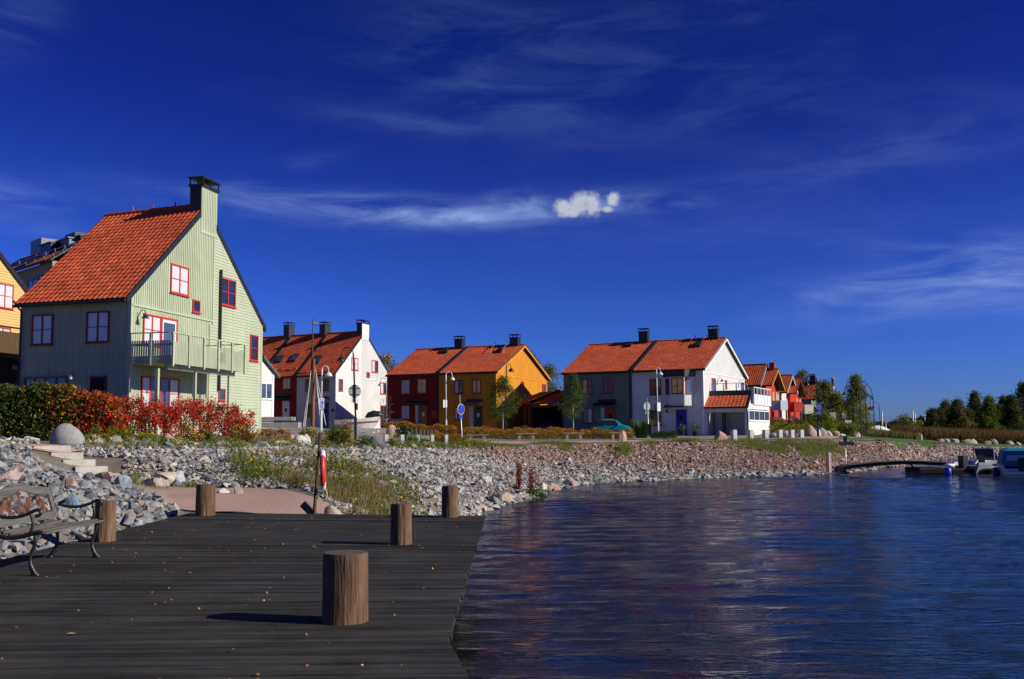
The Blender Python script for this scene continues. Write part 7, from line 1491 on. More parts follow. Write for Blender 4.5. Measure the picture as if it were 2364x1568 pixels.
for i, (x, yt, yb, D) in enumerate(((400, 618, 880, 190), (785, 610, 880, 190), (812, 640, 885, 200), (905, 735, 910, 205), (935, 655, 890, 210))):
    a, b = PD(c6(x + (4 if i == 0 else 8), yb), D), PD(c6(x, yt), D); o = MB().tube([a - Vector((0, 0, 1)), b], .14, 6).build('sailboat_mast', signw, None, origin=a); tag(o, 'thin white mast, ' + ['leftmost, beside the furthest street lamp', 'tallest, in the gap left of the trees', 'short one right beside the tallest', 'faint short one left of the trees', 'faint thin one nearest the trees'][i], 'mast', 'masts beyond the lawn')
def covered_boat():
    a = PD(c6(368, 885), 150); root = empty('laid_up_boat', a, 'white tarpaulin-covered boat laid up behind the far lawn', 'boat'); k = MB(); n = 8
    for i in range(n + 1): t = i / n; k.v += [(a.x - 2 + 4 * t, a.y - 1, a.z - .5), (a.x - 2 + 4 * t, a.y, a.z + 1.1 * math.sin(math.pi * (t * .8 + .15))), (a.x - 2 + 4 * t, a.y + 1, a.z - .5)]
    for i in range(n): k.f += [(i * 3, i * 3 + 1, i * 3 + 4, i * 3 + 3), (i * 3 + 1, i * 3 + 2, i * 3 + 5, i * 3 + 4)]
    k.f += [(0, 2, 1), (n * 3, n * 3 + 1, n * 3 + 2)]; k.build('tarpaulin', signw, root)
covered_boat()
# ---------------------------------------------------------------- vegetation
leafm = mat('leaves', (1, 1, 1), .75, var=.0, attr='tint', trans=.35, spec=.2)
barkm = mat('bark', (.10, .075, .055), .9, var=.4, scale=6, bump=.5); birchm = mat('birch_bark', (.55, .50, .42), .85, col2=(.30, .26, .22), scale=5, stretch=(1, 1, 3))
def leaf_mesh(name, C, size, tint, parent=None, aspect=.6, updir=None, rng=RNG, m=None):
    n = len(C); a = rng.normal(size=(n, 3)); a /= np.linalg.norm(a, axis=1)[:, None]
    if updir is not None: a = a * (1 - updir) + np.array([0, 0, updir]); a /= np.linalg.norm(a, axis=1)[:, None]
    b = np.cross(a, rng.normal(size=(n, 3))); b /= np.linalg.norm(b, axis=1)[:, None]
    s = (size * rng.uniform(.6, 1.3, n))[:, None] if np.isscalar(size) else size[:, None]
    V = np.stack([C - a * s, C + b * s * aspect, C + a * s, C - b * s * aspect], 1).reshape(-1, 3); Fc = np.arange(n * 4).reshape(-1, 4)
    return make_mesh(name, V, Fc, m or leafm, parent, tint=np.repeat(tint, 4, axis=0))
def mix(pal, w, n, rng=RNG, var=.25):
    pal = np.array(pal); i = rng.choice(len(pal), n, p=np.array(w) / sum(w)); return pal[i] * rng.uniform(1 - var, 1 + var, (n, 1))
G1, G2, G3 = (.045, .085, .012), (.09, .13, .018), (.022, .045, .010); YG = (.20, .22, .02); YE = (.52, .36, .02); OR = (.48, .15, .015); RD = (.66, .045, .025); DR = (.22, .018, .015); BR = (.20, .11, .035)
def clumps(n, K, box, sd, rng=RNG, shell=.0):
    """n leaf centres around K clump centres drawn by box(K)"""
    c = box(K); i = rng.integers(0, K, n); return c[i] + rng.normal(size=(n, 3)) * sd, i
def hedge():
    n = 36000; u0, u1, D = -160, 288, 37.6
    x0, x1 = xD(u0, D), xD(u1, D); x = RNG.uniform(x0, x1, n); uu = (x / D) * F + CX
    topz = np.interp(uu, [-160, 0, 150, 215, 250, 288], [3.45, 3.42, 3.30, 3.18, 3.0, 2.7]) + .10 * np.sin(x * 2.1) + .07 * np.sin(x * 5.3 + 1); t = RNG.uniform(0, 1, n) ** .8
    y = D + RNG.uniform(-.65, .65, n) * (1 - .35 * t ** 3); z = 1.2 + (topz - 1.2) * t + RNG.normal(0, .05, n)
    C = np.column_stack([x, y, z]); nz = clumpmask(C[:, [0, 2]], 1.6, 3) * .5
    r = np.clip((uu + 10) / 250 + nz * .28 + RNG.normal(0, .10, n), 0, 1)
    gcol = mix([G1, G2, G3, YG, BR], [4, 4, 3, 1.6, 1.4], n); ocol = mix([OR, YE, BR, G2, DR], [3, 1.3, 2, 2, 1.5], n); rcol = mix([RD, OR, DR, BR, G2], [3, 2.4, 2, 1, 1], n)
    k1 = (r > .42) & (RNG.uniform(0, 1, n) < (r - .2) * 1.2); col = np.where(k1[:, None], ocol, gcol); k2 = r > .80; col = np.where(k2[:, None] & (RNG.uniform(0, 1, n) < .8)[:, None], rcol, col)
    root = empty('hedge', (xD(60, D), D, 1.2), 'tall clipped hedge, green turning orange red, along the left edge', 'hedge')
    leaf_mesh('foliage', C, .055, col, root); k = MB()
    for i in range(46):
        x = x0 + (x1 - x0) * (i + .5) / 46; k = MB(); k.tube([(x, D, 1.0), (x + RNG.uniform(-.1, .1), D + RNG.uniform(-.2, .2), 2.5)], .02, 5)
        if i % 4 == 0: k.build('stem', barkm, root)
hedge()
def shrub(name, label, u, D, w, h, pal, wt, n, size=.045, cat='shrub', group=None, dp=None, stems=7, sparse=.12, zb=None, K=None, shape='round', v0=None):
    x, y = uD(u, D); z = tz(x, y) if zb is None else zb; rng = RNG; root = empty(name, (x, y, z), label, cat, group); dp = dp or w * .7; K = K or max(8, int(n / 45))
    def box(k):
        a = rng.uniform(0, 2 * math.pi, k); t = rng.uniform(.08, 1, k) ** .75; r = np.sqrt(rng.uniform(.05, 1, k))
        prof = {'round': np.sqrt(np.clip(1 - (t * 1.02 - .35) ** 2 / .46, .02, 1)), 'up': .5 + .5 * np.sin(t * 2.6), 'cone': np.clip(1.05 - t, .05, 1)}[shape]
        return np.column_stack([x + np.cos(a) * r * w / 2 * prof, y + np.sin(a) * r * dp / 2 * prof, z + t * h * (1 - .18 * rng.uniform(0, 1, k))])
    C, i = clumps(n, K, box, sparse); C[:, 2] = np.maximum(C[:, 2], z + .02); base = mix(pal, wt, K, rng, .3); col = base[i] * rng.uniform(.75, 1.25, (n, 1)); sw = rng.uniform(0, 1, n) < .25; col[sw] = mix(pal, wt, int(sw.sum()), rng)
    leaf_mesh('foliage', C, size, col, root)
    for j in range(stems):
        a = rng.uniform(0, 6.3); q = (x + math.cos(a) * w * .3, y + math.sin(a) * dp * .3, z + h * rng.uniform(.6, .9)); MB().tube([(x + math.cos(a) * .08, y + math.sin(a) * .08, z - .15), ((x + q[0]) / 2, (y + q[1]) / 2, z + h * .45), q], [.016, .012, .006], 5).build('stem', barkm, root)
    return root
reds = ([RD, OR, DR, BR, (.62, .08, .05)], [5, 1.6, 2, 1, 2])
lab = ['red bush touching the end of the hedge', 'thin red bush before the terrace window', 'red bush right of the white support post', 'brownish red bush behind the flat boulder', 'full red bush left of the low window', 'brightest crimson bush under the balcony end', 'feathery red bush at the right end of the row']
for i, (u, D, w, h) in enumerate(((306, 38.2, 1.2, 1.65), (346, 38.4, 1.1, 1.6), (388, 38.8, 1.1, 1.45), (428, 39.2, 1.25, 1.75), (475, 39.6, 1.25, 1.7), (520, 40.0, 1.3, 1.6), (558, 40.4, 1.2, 1.35))):
    shrub('red_bush', lab[i], u, D, w, h, *reds, 3300, .036, 'bush', 'red autumn bushes in front of the sage house', shape='up', sparse=.09, stems=9)
yel = ([YG, YE, G2, G1, OR], [4, 2.4, 3, 2, .8])
for u, D, w, h, l in ((222, 35.5, .7, .45, 'small yellow green shrub right of the big grey boulder'), (262, 36, .9, .5, 'yellow green shrub under the orange part of the hedge'), (300, 36.2, .8, .55, 'green shrub left of the flat boulder'), (340, 36.6, .6, .4, 'low yellow shrub nearer the flat boulder'), (432, 37.2, .9, .6, 'green yellow shrub right of the flat boulder'), (478, 37.5, .8, .55, 'yellow green shrub under the crimson bushes'), (560, 38.8, 1.0, .95, 'leafy yellow green shrub at the sage house right corner'), (590, 38.6, .8, .6, 'low yellowish shrub in front of the sage house plinth')):
    shrub('low_shrub', l, u, D, w, h, *yel, 620, .036, 'shrub', 'low yellow green shrubs below the red bushes', sparse=.07)
orb = ([(.46, .18, .025), (.34, .13, .025), G2, YG, BR], [5, 3, 1.6, 1.6, 1.4])
for u, D, w, h, l in ((622, 44.5, .9, .55, 'orange brown shrub right of the sage house corner'), (652, 45, .9, .5, 'brown orange shrub beside the ochre stone')): shrub('low_shrub', l, u, D, w, h, *orb, 800, .034, 'shrub', None, sparse=.07)
shrub('juniper', 'feathery green juniper rising behind the lifebuoy pole', 772, 45.5, 1.5, .85, [(.03, .09, .02), (.06, .13, .04), G3], [3, 3, 2], 2200, .03, 'juniper', sparse=.08)
shrub('low_shrub', 'yellow flowering shrub left of the lifebuoy pole', 716, 43.8, 1.0, .8, *yel, 1300, .034, sparse=.08)
shrub('low_shrub', 'dense dark green and yellow shrub left of the black lamp base', 788, 43.5, 1.5, .85, [G1, G3, YG, YE, OR], [4, 3, 2, 2, .6], 2400, .036, sparse=.09)
shrub('low_shrub', 'orange brown feathery shrub standing out above the dense dark one', 803, 46.5, .8, 1.25, *orb, 900, .032, sparse=.08)
shrub('low_shrub', 'fresh green shrub left of the dark grey boulder', 846, 45.5, .8, .5, [G2, (.04, .14, .02), YG], [3, 3, 1], 700, .034)
shrub('juniper', 'dark rounded juniper behind the second concrete post', 931, 51.5, 1.0, .95, [G3, (.015, .05, .012), G1], [3, 3, 2], 2200, .03, 'juniper', sparse=.07)
shrub('low_shrub', 'bright green low shrub between second and third concrete post', 957, 50, .9, .5, [(.04, .15, .03), G2], [3, 1], 700, .034)
for u, D, l in ((905, 47.5, 'yellow green tuft right of the first concrete post'), (975, 50.5, 'green tuft right of the third concrete post'), (1035, 55, 'green tuft right of the fifth concrete post'), (1075, 56, 'green tuft right of the round blue sign post')): shrub('low_shrub', l, u, D, .7, .4, [G2, YG, (.05, .15, .03), YE], [3, 2, 2, .6], 500, .032, 'shrub', 'green tufts between the concrete posts', sparse=.06)
def low_hedge(label, line, h, dp, n, pal=orb, group='orange brown low hedges on the promenade', size=.042, flat=True):
    P = [uD(*q) for q in line]; L = [math.dist(P[i], P[i + 1]) for i in range(len(P) - 1)]; s = RNG.uniform(0, sum(L), n); cum = np.concatenate([[0], np.cumsum(L)]); X = np.interp(s, cum, [p[0] for p in P]); Y = np.interp(s, cum, [p[1] for p in P])
    t = RNG.uniform(0, 1, n) ** .7; Y = Y + RNG.uniform(-.5, .5, n) * dp * np.sqrt(1 - .6 * t ** 2); X = X + RNG.normal(0, .06, n); z = tzs(X, Y); hh = h * (1 + .12 * np.sin(X * 2.3) + .10 * np.sin(X * 5.9 + Y)); Z = z + t * hh + RNG.normal(0, .03, n)
    c = P[len(P) // 2]; root = empty('low_hedge', (c[0], c[1], tz(*c)), label, 'low hedge', group); lo = mix([G1, G2, YG, BR], [3, 3, 1.5, 1], n); hi = mix(*pal, n); col = np.where((t + RNG.normal(0, .2, n) > .38)[:, None], hi, lo) if flat else hi
    leaf_mesh('foliage', np.column_stack([X, Y, Z]), size, col, root)
    for i in range(6): j = RNG.integers(0, n); MB().tube([(X[j], Y[j], z[j] - .1), (X[j] + .05, Y[j], z[j] + h * .7)], .012, 5).build('stem', barkm, root)
low_hedge('orange low hedge below the red house front', [(888, 70), (970, 70), (1056, 70.5)], .62, 1.6, 9000)
low_hedge('orange low hedge in front of the green door of the ochre house', [(1068, 70), (1150, 70.5)], .62, 1.6, 5000)
low_hedge('short orange hedge left of the leftmost plank bench', [(1000, 58), (1068, 59)], .45, 1.5, 4000)
low_hedge('long orange hedge behind the plank benches', [(1074, 68), (1200, 69), (1330, 72), (1380, 73)], .66, 2.4, 16000)
low_hedge('orange hedge with green gaps before the turquoise car', [(1385, 73), (1460, 74)], .6, 2.0, 6500)
low_hedge('orange hedge strip in front of the carport', [(1185, 77), (1290, 79)], .7, 1.5, 5500)
low_hedge('dark juniper strip at the foot of the white lamp by the white house', [(1500, 75), (1560, 75)], .5, 1.6, 4000, ([G3, G1], [2, 2]), None, .04)
low_hedge('yellow green clipped hedge right of the annex', [(1776, 84), (1850, 86), (1925, 89)], .95, 1.4, 9000, ([YG, YE, (.16, .20, .02), G2], [4, 1.2, 3, 2]), None, .05, False)
low_hedge('dark green hedge above the yellow green one', [(1776, 98), (1890, 101)], 1.35, 1.0, 6000, ([G3, G1], [2, 2]), None, .05, False)
shrub('bush', 'large rounded yellow green bush at the blue path sign', 1895, 87, 3.0, 2.1, [YG, (.12, .18, .02), G2], [3, 3, 2], 4500, .06, 'bush', sparse=.16)
shrub('bush', 'yellow orange bush just right of the rounded one', 1925, 90, 2.4, 1.4, [YE, YG, G2, OR], [2, 3, 2, .6], 2600, .06, 'bush', sparse=.14)
shrub('bush', 'feathery olive bush left of the notice sign', 1952, 90, 2.0, 1.5, [YG, G2, (.14, .15, .03)], [2, 2, 2], 1800, .055, 'bush', sparse=.16)
shrub('bush', 'fresh green bush under the notice sign', 1966, 90.5, 1.5, 1.3, [(.07, .16, .02), YG], [2, 1], 1500, .05, 'bush', sparse=.12)
def grass_tuft(label, u, D, h, w, n, pal, wt, name='ornamental_grass', cat='grass tuft', lean=.35, z=None):
    x, y = uD(u, D); zz = tz(x, y) if z is None else z; a = RNG.uniform(0, 6.3, n); r = RNG.uniform(0, w * .3, n); L = h * RNG.uniform(.6, 1.05, n); ln = RNG.uniform(.1, lean, n) * L
    B = np.column_stack([x + np.cos(a) * r, y + np.sin(a) * r, np.full(n, zz)]); T_ = B + np.column_stack([np.cos(a) * ln, np.sin(a) * ln, L]); s = np.column_stack([-np.sin(a), np.cos(a), np.zeros(n)]) * .012; M = B * .45 + T_ * .55 + np.array([0, 0, .06]) * h
    V = np.stack([B - s, B + s, M + s * .8, T_, M - s * .8], 1).reshape(-1, 3); o = make_mesh(name, V, [[5 * i, 5 * i + 1, 5 * i + 2, 5 * i + 3, 5 * i + 4] for i in range(n)], leafm, None, tint=np.repeat(mix(pal, wt, n), 5, axis=0), origin=(x, y, zz)); tag(o, label, cat); return o
grass_tuft('tall fluffy green grass tuft beside the front of the turquoise car', 1480, 75.5, 1.5, 1.3, 700, [(.10, .20, .05), (.16, .24, .07)], [1, 1], lean=.55)

def tree(name, label, u, D, H, W, crown0, pal, wt, n, size, shape='birch', group=None, trunkm=barkm, tr=.08, seed=1, v_base=None, lean=0, K=None, sd=None, zb=None):
    rng = np.random.default_rng(seed); x, y = uD(u, D); z = tz(x, y) if zb is None else zb; root = empty(name, (x, y, z), label, 'tree', group); K = K or max(20, n // 60); sd = sd or W * .075
    t = rng.uniform(0, 1, K); a = rng.uniform(0, 2 * math.pi, K)
    prof = {'birch': np.interp(t, [0, .12, .3, .55, .8, 1], [.45, .85, 1, .72, .34, .05]), 'spruce': np.interp(t, [0, .25, .5, .75, 1], [1, 1, .72, .40, .04]), 'oval': np.sqrt(np.clip(1 - (2 * t - .9) ** 2, .03, 1)), 'wide': np.interp(t, [0, .2, .5, .8, 1], [.7, 1, .9, .55, .1]), 'column': np.interp(t, [0, .1, .4, .7, .9, 1], [.7, .95, 1, .7, .4, .08])}[shape]
    prof = prof * (1 + .22 * np.sin(a * 2 + t * 9 + seed) + .12 * np.sin(a * 5 + t * 17)); r = np.sqrt(rng.uniform(.12, 1, K)) * prof * W / 2
    c = np.column_stack([x + np.cos(a) * r + lean * t, y + np.sin(a) * r, z + crown0 + t * (H - crown0)]); i = rng.integers(0, K, n); C = c[i] + rng.normal(size=(n, 3)) * sd * np.array([1, 1, .9]); base = mix(pal, wt, K, rng, .35); col = base[i] * rng.uniform(.7, 1.3, (n, 1)); leaf_mesh('crown', C, size, col, root, rng=rng)
    pts = [(x, y, z - .3), (x + .02, y, z + crown0 * .6), (x + lean * .2, y, z + crown0 + (H - crown0) * .4), (x + lean * .9, y, z + H * .93)]; k = MB().tube(pts, [tr, tr * .85, tr * .5, tr * .12], 8)
    tk = k.build('trunk', trunkm, root, smooth=True); 
    for j in rng.choice(K, min(K, 12), replace=False):
        q = c[j]; f = max(.0, min(.9, (q[2] - z - crown0) / (H - crown0) - .12)); s = Vector((x + lean * f, y, z + crown0 + (H - crown0) * f)); MB().tube([s, s.lerp(Vector(q), .5) + Vector((0, 0, .05)), q], [tr * .35, tr * .22, tr * .08], 5).build('branch', trunkm, tk)
    return root
bir = ([(.10, .14, .025), (.06, .10, .02), (.16, .18, .03), (.035, .06, .015)], [3, 3, 1.5, 2])
tree('young_birch', 'young birch with wide crown in front of the ochre house', 1161, 72.5, 4.3, 2.4, 1.35, *bir, 9000, .042, 'wide', None, birchm, .045, 3, sd=.16)
tree('young_birch', 'young birch with pointed crown in front of the grey green house', 1323, 75.5, 4.7, 2.2, 1.45, *bir, 8500, .042, 'birch', None, birchm, .045, 4, sd=.15)
tree('bare_sapling', 'nearly bare sapling before the right corner of the white end house', 886, 84, 2.9, .9, .8, [BR, (.12, .10, .05)], [1, 1], 160, .04, 'oval', None, barkm, .03, 5)
tree('bare_sapling', 'thin reddish sapling before the left edge of the red house', 901, 86, 3.1, .9, 1.2, [(.25, .05, .02), BR], [1, 1], 200, .04, 'oval', None, barkm, .03, 6)
wild = ([(.10, .13, .02), (.05, .08, .02), (.22, .20, .03), (.18, .11, .03)], [3, 3, 1.5, .8])
tree('birch_tree', 'blue green birch standing behind the ochre house', 1268, 125, 8.1, 3.4, .5, *wild, 7000, .10, 'oval', None, birchm, .14, 7, sd=.35)
tree('birch_tree', 'lower bushy tree just right of the birch behind the ochre house', 1288, 128, 5.2, 4.5, .3, *wild, 4500, .10, 'oval', None, birchm, .12, 8, sd=.4)
tree('autumn_tree', 'orange and green treetop between white end house and red house', 892, 150, 11.2, 6.5, 1.5, [OR, (.40, .22, .03), G2, YG], [1.5, 2.5, 3, 2], 7000, .14, 'oval', None, barkm, .2, 9, sd=.5)
tree('autumn_tree', 'green treetop right of the orange one behind the red roof', 915, 152, 9.8, 6, 1.5, [G2, G1, YG], [3, 3, 1], 5000, .14, 'oval', None, barkm, .2, 10, sd=.5)
tree('autumn_tree', 'bare brownish treetop peeking over the ochre gable', 1222, 150, 11.9, 5, 3, [(.16, .10, .05), BR, G3], [2, 2, 1], 1500, .10, 'oval', None, barkm, .15, 31, sd=.5)
far = ([(.18, .19, .03), (.11, .14, .03), (.32, .25, .04), (.06, .08, .02)], [3, 3, 1.6, 1.6])
tree('birch_tree', 'slim birch crown behind the dark red far house', 1853, 180, 11.3, 4.0, 2, *far, 5000, .15, 'column', None, birchm, .2, 11, sd=.4)
tree('birch_tree', 'yellowish birch behind the last far house, left of two', 1904, 168, 8.9, 5.0, .6, *far, 9000, .13, 'column', None, birchm, .2, 12, sd=.4)
tree('birch_tree', 'broader yellowish birch behind the terrace corner', 1932, 160, 6.4, 6.4, .4, *far, 9000, .13, 'birch', None, birchm, .2, 13, sd=.42)
tree('birch_tree', 'tall pointed green and yellow birch behind the second black lamp', 1977, 104, 6.0, 2.9, .1, [(.17, .21, .03), (.10, .14, .03), (.38, .32, .03), (.05, .08, .02)], [3, 3, 2, 1.5], 15000, .075, 'birch', None, birchm, .14, 14, sd=.26)
dark = ([(.06, .085, .02), (.03, .05, .018), (.10, .11, .02), (.14, .11, .03)], [4, 3, 2, .8]); brn = ([(.20, .14, .04), (.10, .11, .03), (.05, .07, .02)], [2, 3, 3]); grn = ([(.13, .18, .02), (.08, .12, .02), (.05, .07, .015)], [3, 2, 1])
for i, (cx, cy, w, pal, l) in enumerate(((1015, 615, 130, dark, 'leftmost small dark tree of the far right group'), (1100, 610, 120, dark, 'low dark tree second from the left in the far group'), (1190, 505, 190, brn, 'brownish topped tree third in the far group'), (1335, 492, 210, brn, 'wide tree with brown top left of the tallest brown one'), (1450, 620, 150, dark, 'low dark tree filling the gap left of the tall brown one'), (1558, 388, 210, brn, 'tallest brown tinged tree in the middle of the far group'), (1740, 442, 220, grn, 'bright green pointed tree in the far group'), (1860, 560, 150, dark, 'low dark tree between bright green and slender tree'), (1920, 448, 170, dark, 'slender dark tree right of the bright green one'), (2020, 440, 180, dark, 'dark tree left of the tallest right edge tree'), (2165, 280, 260, dark, 'tallest dark tree at the right edge'), (2330, 330, 300, dark, 'dark tree cut off by the right edge'))):
    D = 150 + (i % 3) * 5; p = c6(cx, cy); H = PD(p, D).z - tz(*uD(p[0], D)); tree('lakeside_tree', l, p[0], D, H, w / 3.1365 / 1.7327 / F * D * 1.38, .1, *pal, 10000, .12, 'spruce', 'trees beyond the far lawn', barkm, .16, 40 + i, sd=.32, K=130)
for i, (cx, cy, w, l) in enumerate(((660, 720, 150, 'small olive tree between the masts and the furthest lamp'), (560, 800, 260, 'low olive thicket behind the far lawn'), (760, 800, 260, 'low dark thicket around the tallest mast'), (860, 790, 200, 'low dark thicket left of the tree group'), (330, 860, 200, 'dark low bush under the furthest lamp'))):
    D = 170; p = c6(cx, cy); H = max(1.0, PD(p, D).z - tz(*uD(p[0], D))); tree('thicket', l, p[0], D, H, w / 5.43 / F * D, .0, *far, 3500, .15, 'wide', 'thickets behind the far lawn', barkm, .08, 60 + i, sd=.5)
def scatter_leaves(name, label, X, Y, Z, size, col, cat, m=None): o = leaf_mesh(name, np.column_stack([X, Y, Z]), size, col, None, m=m); tag(o, label, cat, None, 'stuff'); return o
# far woods on the horizon
def woods():
    n = 26000; x = RNG.uniform(-600, 1500, n); y = RNG.uniform(900, 960, n); h = 14 + 5 * np.sin(x * .013) + 3 * np.sin(x * .05 + 1) + 2 * np.sin(x * .21); z = RNG.uniform(0, 1, n) ** .7 * h
    scatter_leaves('far_woods', 'dark low woods along the horizon', x, y, z, 3.0, mix([(.02, .032, .012), (.03, .045, .015)], [1, 1], n), 'woods')
woods()
# blades: curved thin triangles
def blades(name, label, xy, h, w, col, cat='grass', lean=.5, zoff=0.0):
    n = len(xy); z = tzs(xy[:, 0], xy[:, 1]) + zoff; a = RNG.uniform(0, 6.3, n); L = h * RNG.uniform(.5, 1.15, n); ln = RNG.uniform(.05, lean, n) * L; B = np.column_stack([xy, z]); T_ = B + np.column_stack([np.cos(a) * ln, np.sin(a) * ln, L]); b = RNG.uniform(0, 6.3, n); s = np.column_stack([np.cos(b), np.sin(b), np.zeros(n)]) * (w if np.isscalar(w) else w[:, None])
    M = B * .5 + T_ * .5; M[:, 2] += L * .08; V = np.stack([B - s, B + s, M + s * .7, T_, M - s * .7], 1).reshape(-1, 3)
    q = np.arange(n) * 5; Fc = np.concatenate([np.stack([q, q + 1, q + 2], 1), np.stack([q, q + 2, q + 4], 1), np.stack([q + 4, q + 2, q + 3], 1)]); o = make_mesh(name, V, Fc, leafm, tint=np.repeat(col, 5, axis=0)); tag(o, label, cat, None, 'stuff'); return o
def thin(xy, s, seed, thr): return xy[clumpmask(xy, s, seed) + RNG.normal(0, .25, len(xy)) > thr]
u, D, t, xy = sample(30000, 440, 985, lambda a: Dbot(a) + .1, lambda a: np.interp(a, [440, 545, 700, 850, 985], [29, 32, 36, 33, 25])); xy = thin(xy, 1.0, 8, .38)
blades('dry_grass', 'tall straw coloured and green weeds on the bank behind the dock', xy, .34, .006, mix([(.26, .19, .08), (.33, .24, .10), (.14, .17, .03), (.08, .13, .02), (.36, .22, .07)], [4, 3, 3, 2, 1.5], len(xy)))
u, D, t, xy = sample(2400, 500, 985, lambda a: Dbot(a) + .2, lambda a: np.interp(a, [560, 700, 850, 985], [33, 36, 31, 25])); xy = thin(xy, 1.6, 15, .35); n = len(xy); st = np.repeat(xy, 12, axis=0); L = np.repeat(RNG.uniform(.3, .75, n), 12)
tt = np.tile(np.linspace(.05, 1, 12), n); X = st[:, 0] + RNG.normal(0, .03, len(st)); Y = st[:, 1] + RNG.normal(0, .03, len(st)); Z = tzs(st[:, 0], st[:, 1]) + tt * L; fl = (tt > .85) & (np.repeat(RNG.uniform(0, 1, n), 12) < .5)
scatter_leaves('goldenrod', 'green stalks with yellow flower heads among the weeds', X, Y, Z, np.where(fl, .028, .035), np.where(fl[:, None], mix([(.75, .42, .01), (.80, .55, .02)], [1, 1], len(X)), mix([(.06, .13, .02), (.12, .18, .03), (.18, .19, .04)], [2, 3, 1], len(X))), 'wildflowers')
blades('weed_stalks', 'thin stalks of the yellow flowering weeds', xy, .6, .005, mix([(.14, .16, .03), (.20, .16, .06)], [1, 1], n), lean=.15)
# grass along the top of the bank
u, D, t, xy = sample(30000, 200, 1130, lambda a: Dt(a) - 1.2, lambda a: Dt(a) + (3.2 if a < 620 else 2.6)); xy = thin(xy, .9, 21, -.55)
blades('bank_grass', 'green and yellowing grass along the top of the bank', xy, .20, .007, mix([(.12, .16, .02), (.07, .12, .02), (.26, .22, .07), (.30, .20, .05)], [4, 4, 2, 1], len(xy)))
u, D, t, xy = sample(4200, 200, 1130, lambda a: Dt(a) - .5, lambda a: Dt(a) + 2.2); xy = thin(xy, 1.2, 22, .1)
scatter_leaves('bank_weeds', 'low leafy weeds with yellow and orange spots on the bank top', np.repeat(xy[:, 0], 7) + RNG.normal(0, .12, len(xy) * 7), np.repeat(xy[:, 1], 7) + RNG.normal(0, .12, len(xy) * 7), np.repeat(tzs(xy[:, 0], xy[:, 1]), 7) + RNG.uniform(.02, .32, len(xy) * 7), .03, mix([G2, YG, (.06, .15, .02), YE, OR], [4, 3, 3, 1.6, .7], len(xy) * 7), 'weeds')
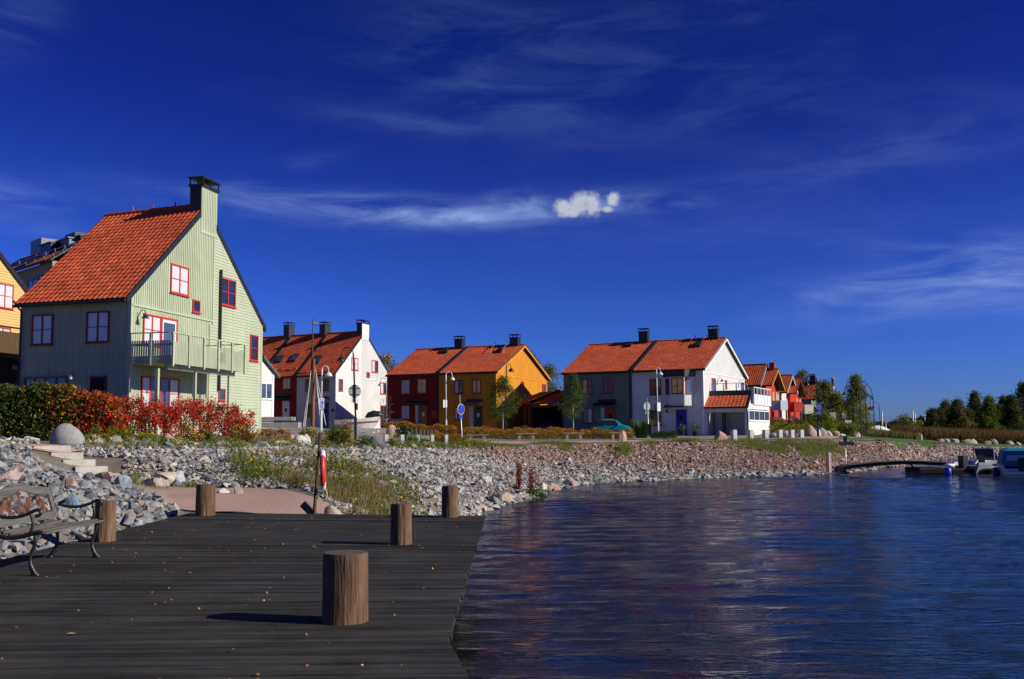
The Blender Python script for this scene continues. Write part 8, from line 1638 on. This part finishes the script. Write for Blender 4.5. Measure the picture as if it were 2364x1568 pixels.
# patches on the right bank
def patch(name, label, cu, cD, ru, rD, n, h, col, w):
    a = RNG.normal(0, .45, (n, 2)); u = cu + a[:, 0] * ru; D = cD + a[:, 1] * rD; xy = np.column_stack([(u - 2 - CX) / F * D, D]); xy = thin(xy, 2.2, int(cu) % 97, -.1); return blades(name, label, xy, h, .009, mix(col, w, len(xy)), 'grass')
gcol = [(.14, .20, .03), (.22, .23, .04), (.07, .16, .03), (.36, .28, .08)]
for nm, l, cu, cD, ru, rD, n, h in (('grass_patch', 'large grass patch on the bank before the annex posts', 1800, 65.0, 110, 3.6, 22000, .30), ('grass_patch', 'grass patch left of the jetty sign pole', 1900, 66.5, 50, 3.0, 7000, .28), ('grass_patch', 'grass patch on the pink bank before the plank benches', 1430, 58.5, 30, 2.2, 4500, .30), ('grass_patch', 'small grass tuft on the pink bank middle', 1300, 56.5, 18, 1.0, 1400, .22), ('grass_patch', 'green tuft near the rightmost plank bench on the bank edge', 1500, 62, 30, 1.2, 2500, .25), ('grass_patch', 'grass edge under the leftmost plank bench', 1150, 55.6, 60, 1.0, 2800, .22), ('grass_patch', 'grass edge under the middle plank benches', 1290, 59, 60, 1.0, 2600, .22), ('grass_patch', 'green weeds in front of the white house', 1600, 65, 60, 1.4, 4200, .28), ('grass_patch', 'green tuft at the pile of left rubble', 45, 26, 25, .8, 500, .16), ('grass_patch', 'grass sprouting at the concrete steps right side', 315, 28.5, 35, 1.6, 1300, .22), ('grass_patch', 'grass along the upper gravel path edge', 40, 33.2, 70, .6, 1500, .16), ('grass_patch', 'dry grass at the foot of the left bank', 400, 26.3, 60, .6, 1500, .18), ('grass_patch', 'sparse greenery at the far bank foot', 2150, 92, 40, 2.0, 1200, .3)):
    patch(nm, l, cu, cD, ru, rD, n, h, gcol, [4, 3, 3, 2])
# reeds behind the far lawn
u, D, t, xy = sample(26000, 2060, 2520, lambda a: 112, lambda a: 132); blades('dry_reeds', 'tall brown dry grass behind the far lawn', xy, 1.5, .04, mix([(.13, .075, .022), (.18, .11, .035), (.09, .06, .022), (.10, .09, .025)], [3, 3, 2, 1], len(xy)), 'reeds')
u, D, t, xy = sample(9000, 1990, 2120, lambda a: 104, lambda a: 125); blades('meadow_grass', 'mixed tall grass behind the gantry posts', xy, .8, .03, mix([(.14, .13, .03), (.20, .15, .05), (.08, .10, .02)], [3, 2, 2], len(xy)), 'grass')
# red dock plants at the water edge
def dock_plant(label, u, h, w):
    D = 39.0; p = PD((u, 1133), D); x, y = p.x, 38.3; z = -1.0 if True else 0; root = empty('dock_plant', (x, y, z), label, 'plant', 'red dock plants at the waterline')
    for i in range(7):
        a = RNG.uniform(0, 6.3); r = RNG.uniform(.05, w); b = Vector((x + math.cos(a) * .1, y + math.sin(a) * .1, z)); t_ = Vector((x + math.cos(a) * r, y + math.sin(a) * r * .6, z + h * RNG.uniform(.7, 1))); MB().tube([b, b.lerp(t_, .5), t_], [.012, .009, .004], 5).build('stalk', rust, root)
        n = 170; s = RNG.uniform(.3, 1, n); C = np.array(b)[None] + (np.array(t_) - np.array(b))[None] * s[:, None] + RNG.normal(size=(n, 3)) * .045; leaf_mesh('seed_leaves', C, .022, mix([(.26, .03, .02), (.15, .02, .015), (.34, .08, .04)], [2, 2, 1], n), root)
    n = 260; C = np.array([x, y, z]) + RNG.normal(size=(n, 3)) * np.array([w * .9, w * .6, .0]) + np.column_stack([np.zeros(n), np.zeros(n), RNG.uniform(0, .32, n)]); leaf_mesh('base_leaves', C, .06, mix([(.05, .13, .02), (.10, .15, .02)], [1, 1], n), root, updir=.5)
dock_plant('taller left dock plant with dark red seed heads at the water edge', 1197, 1.5, .45); dock_plant('slimmer right dock plant with dark red seed heads at the water edge', 1231, 1.3, .30)
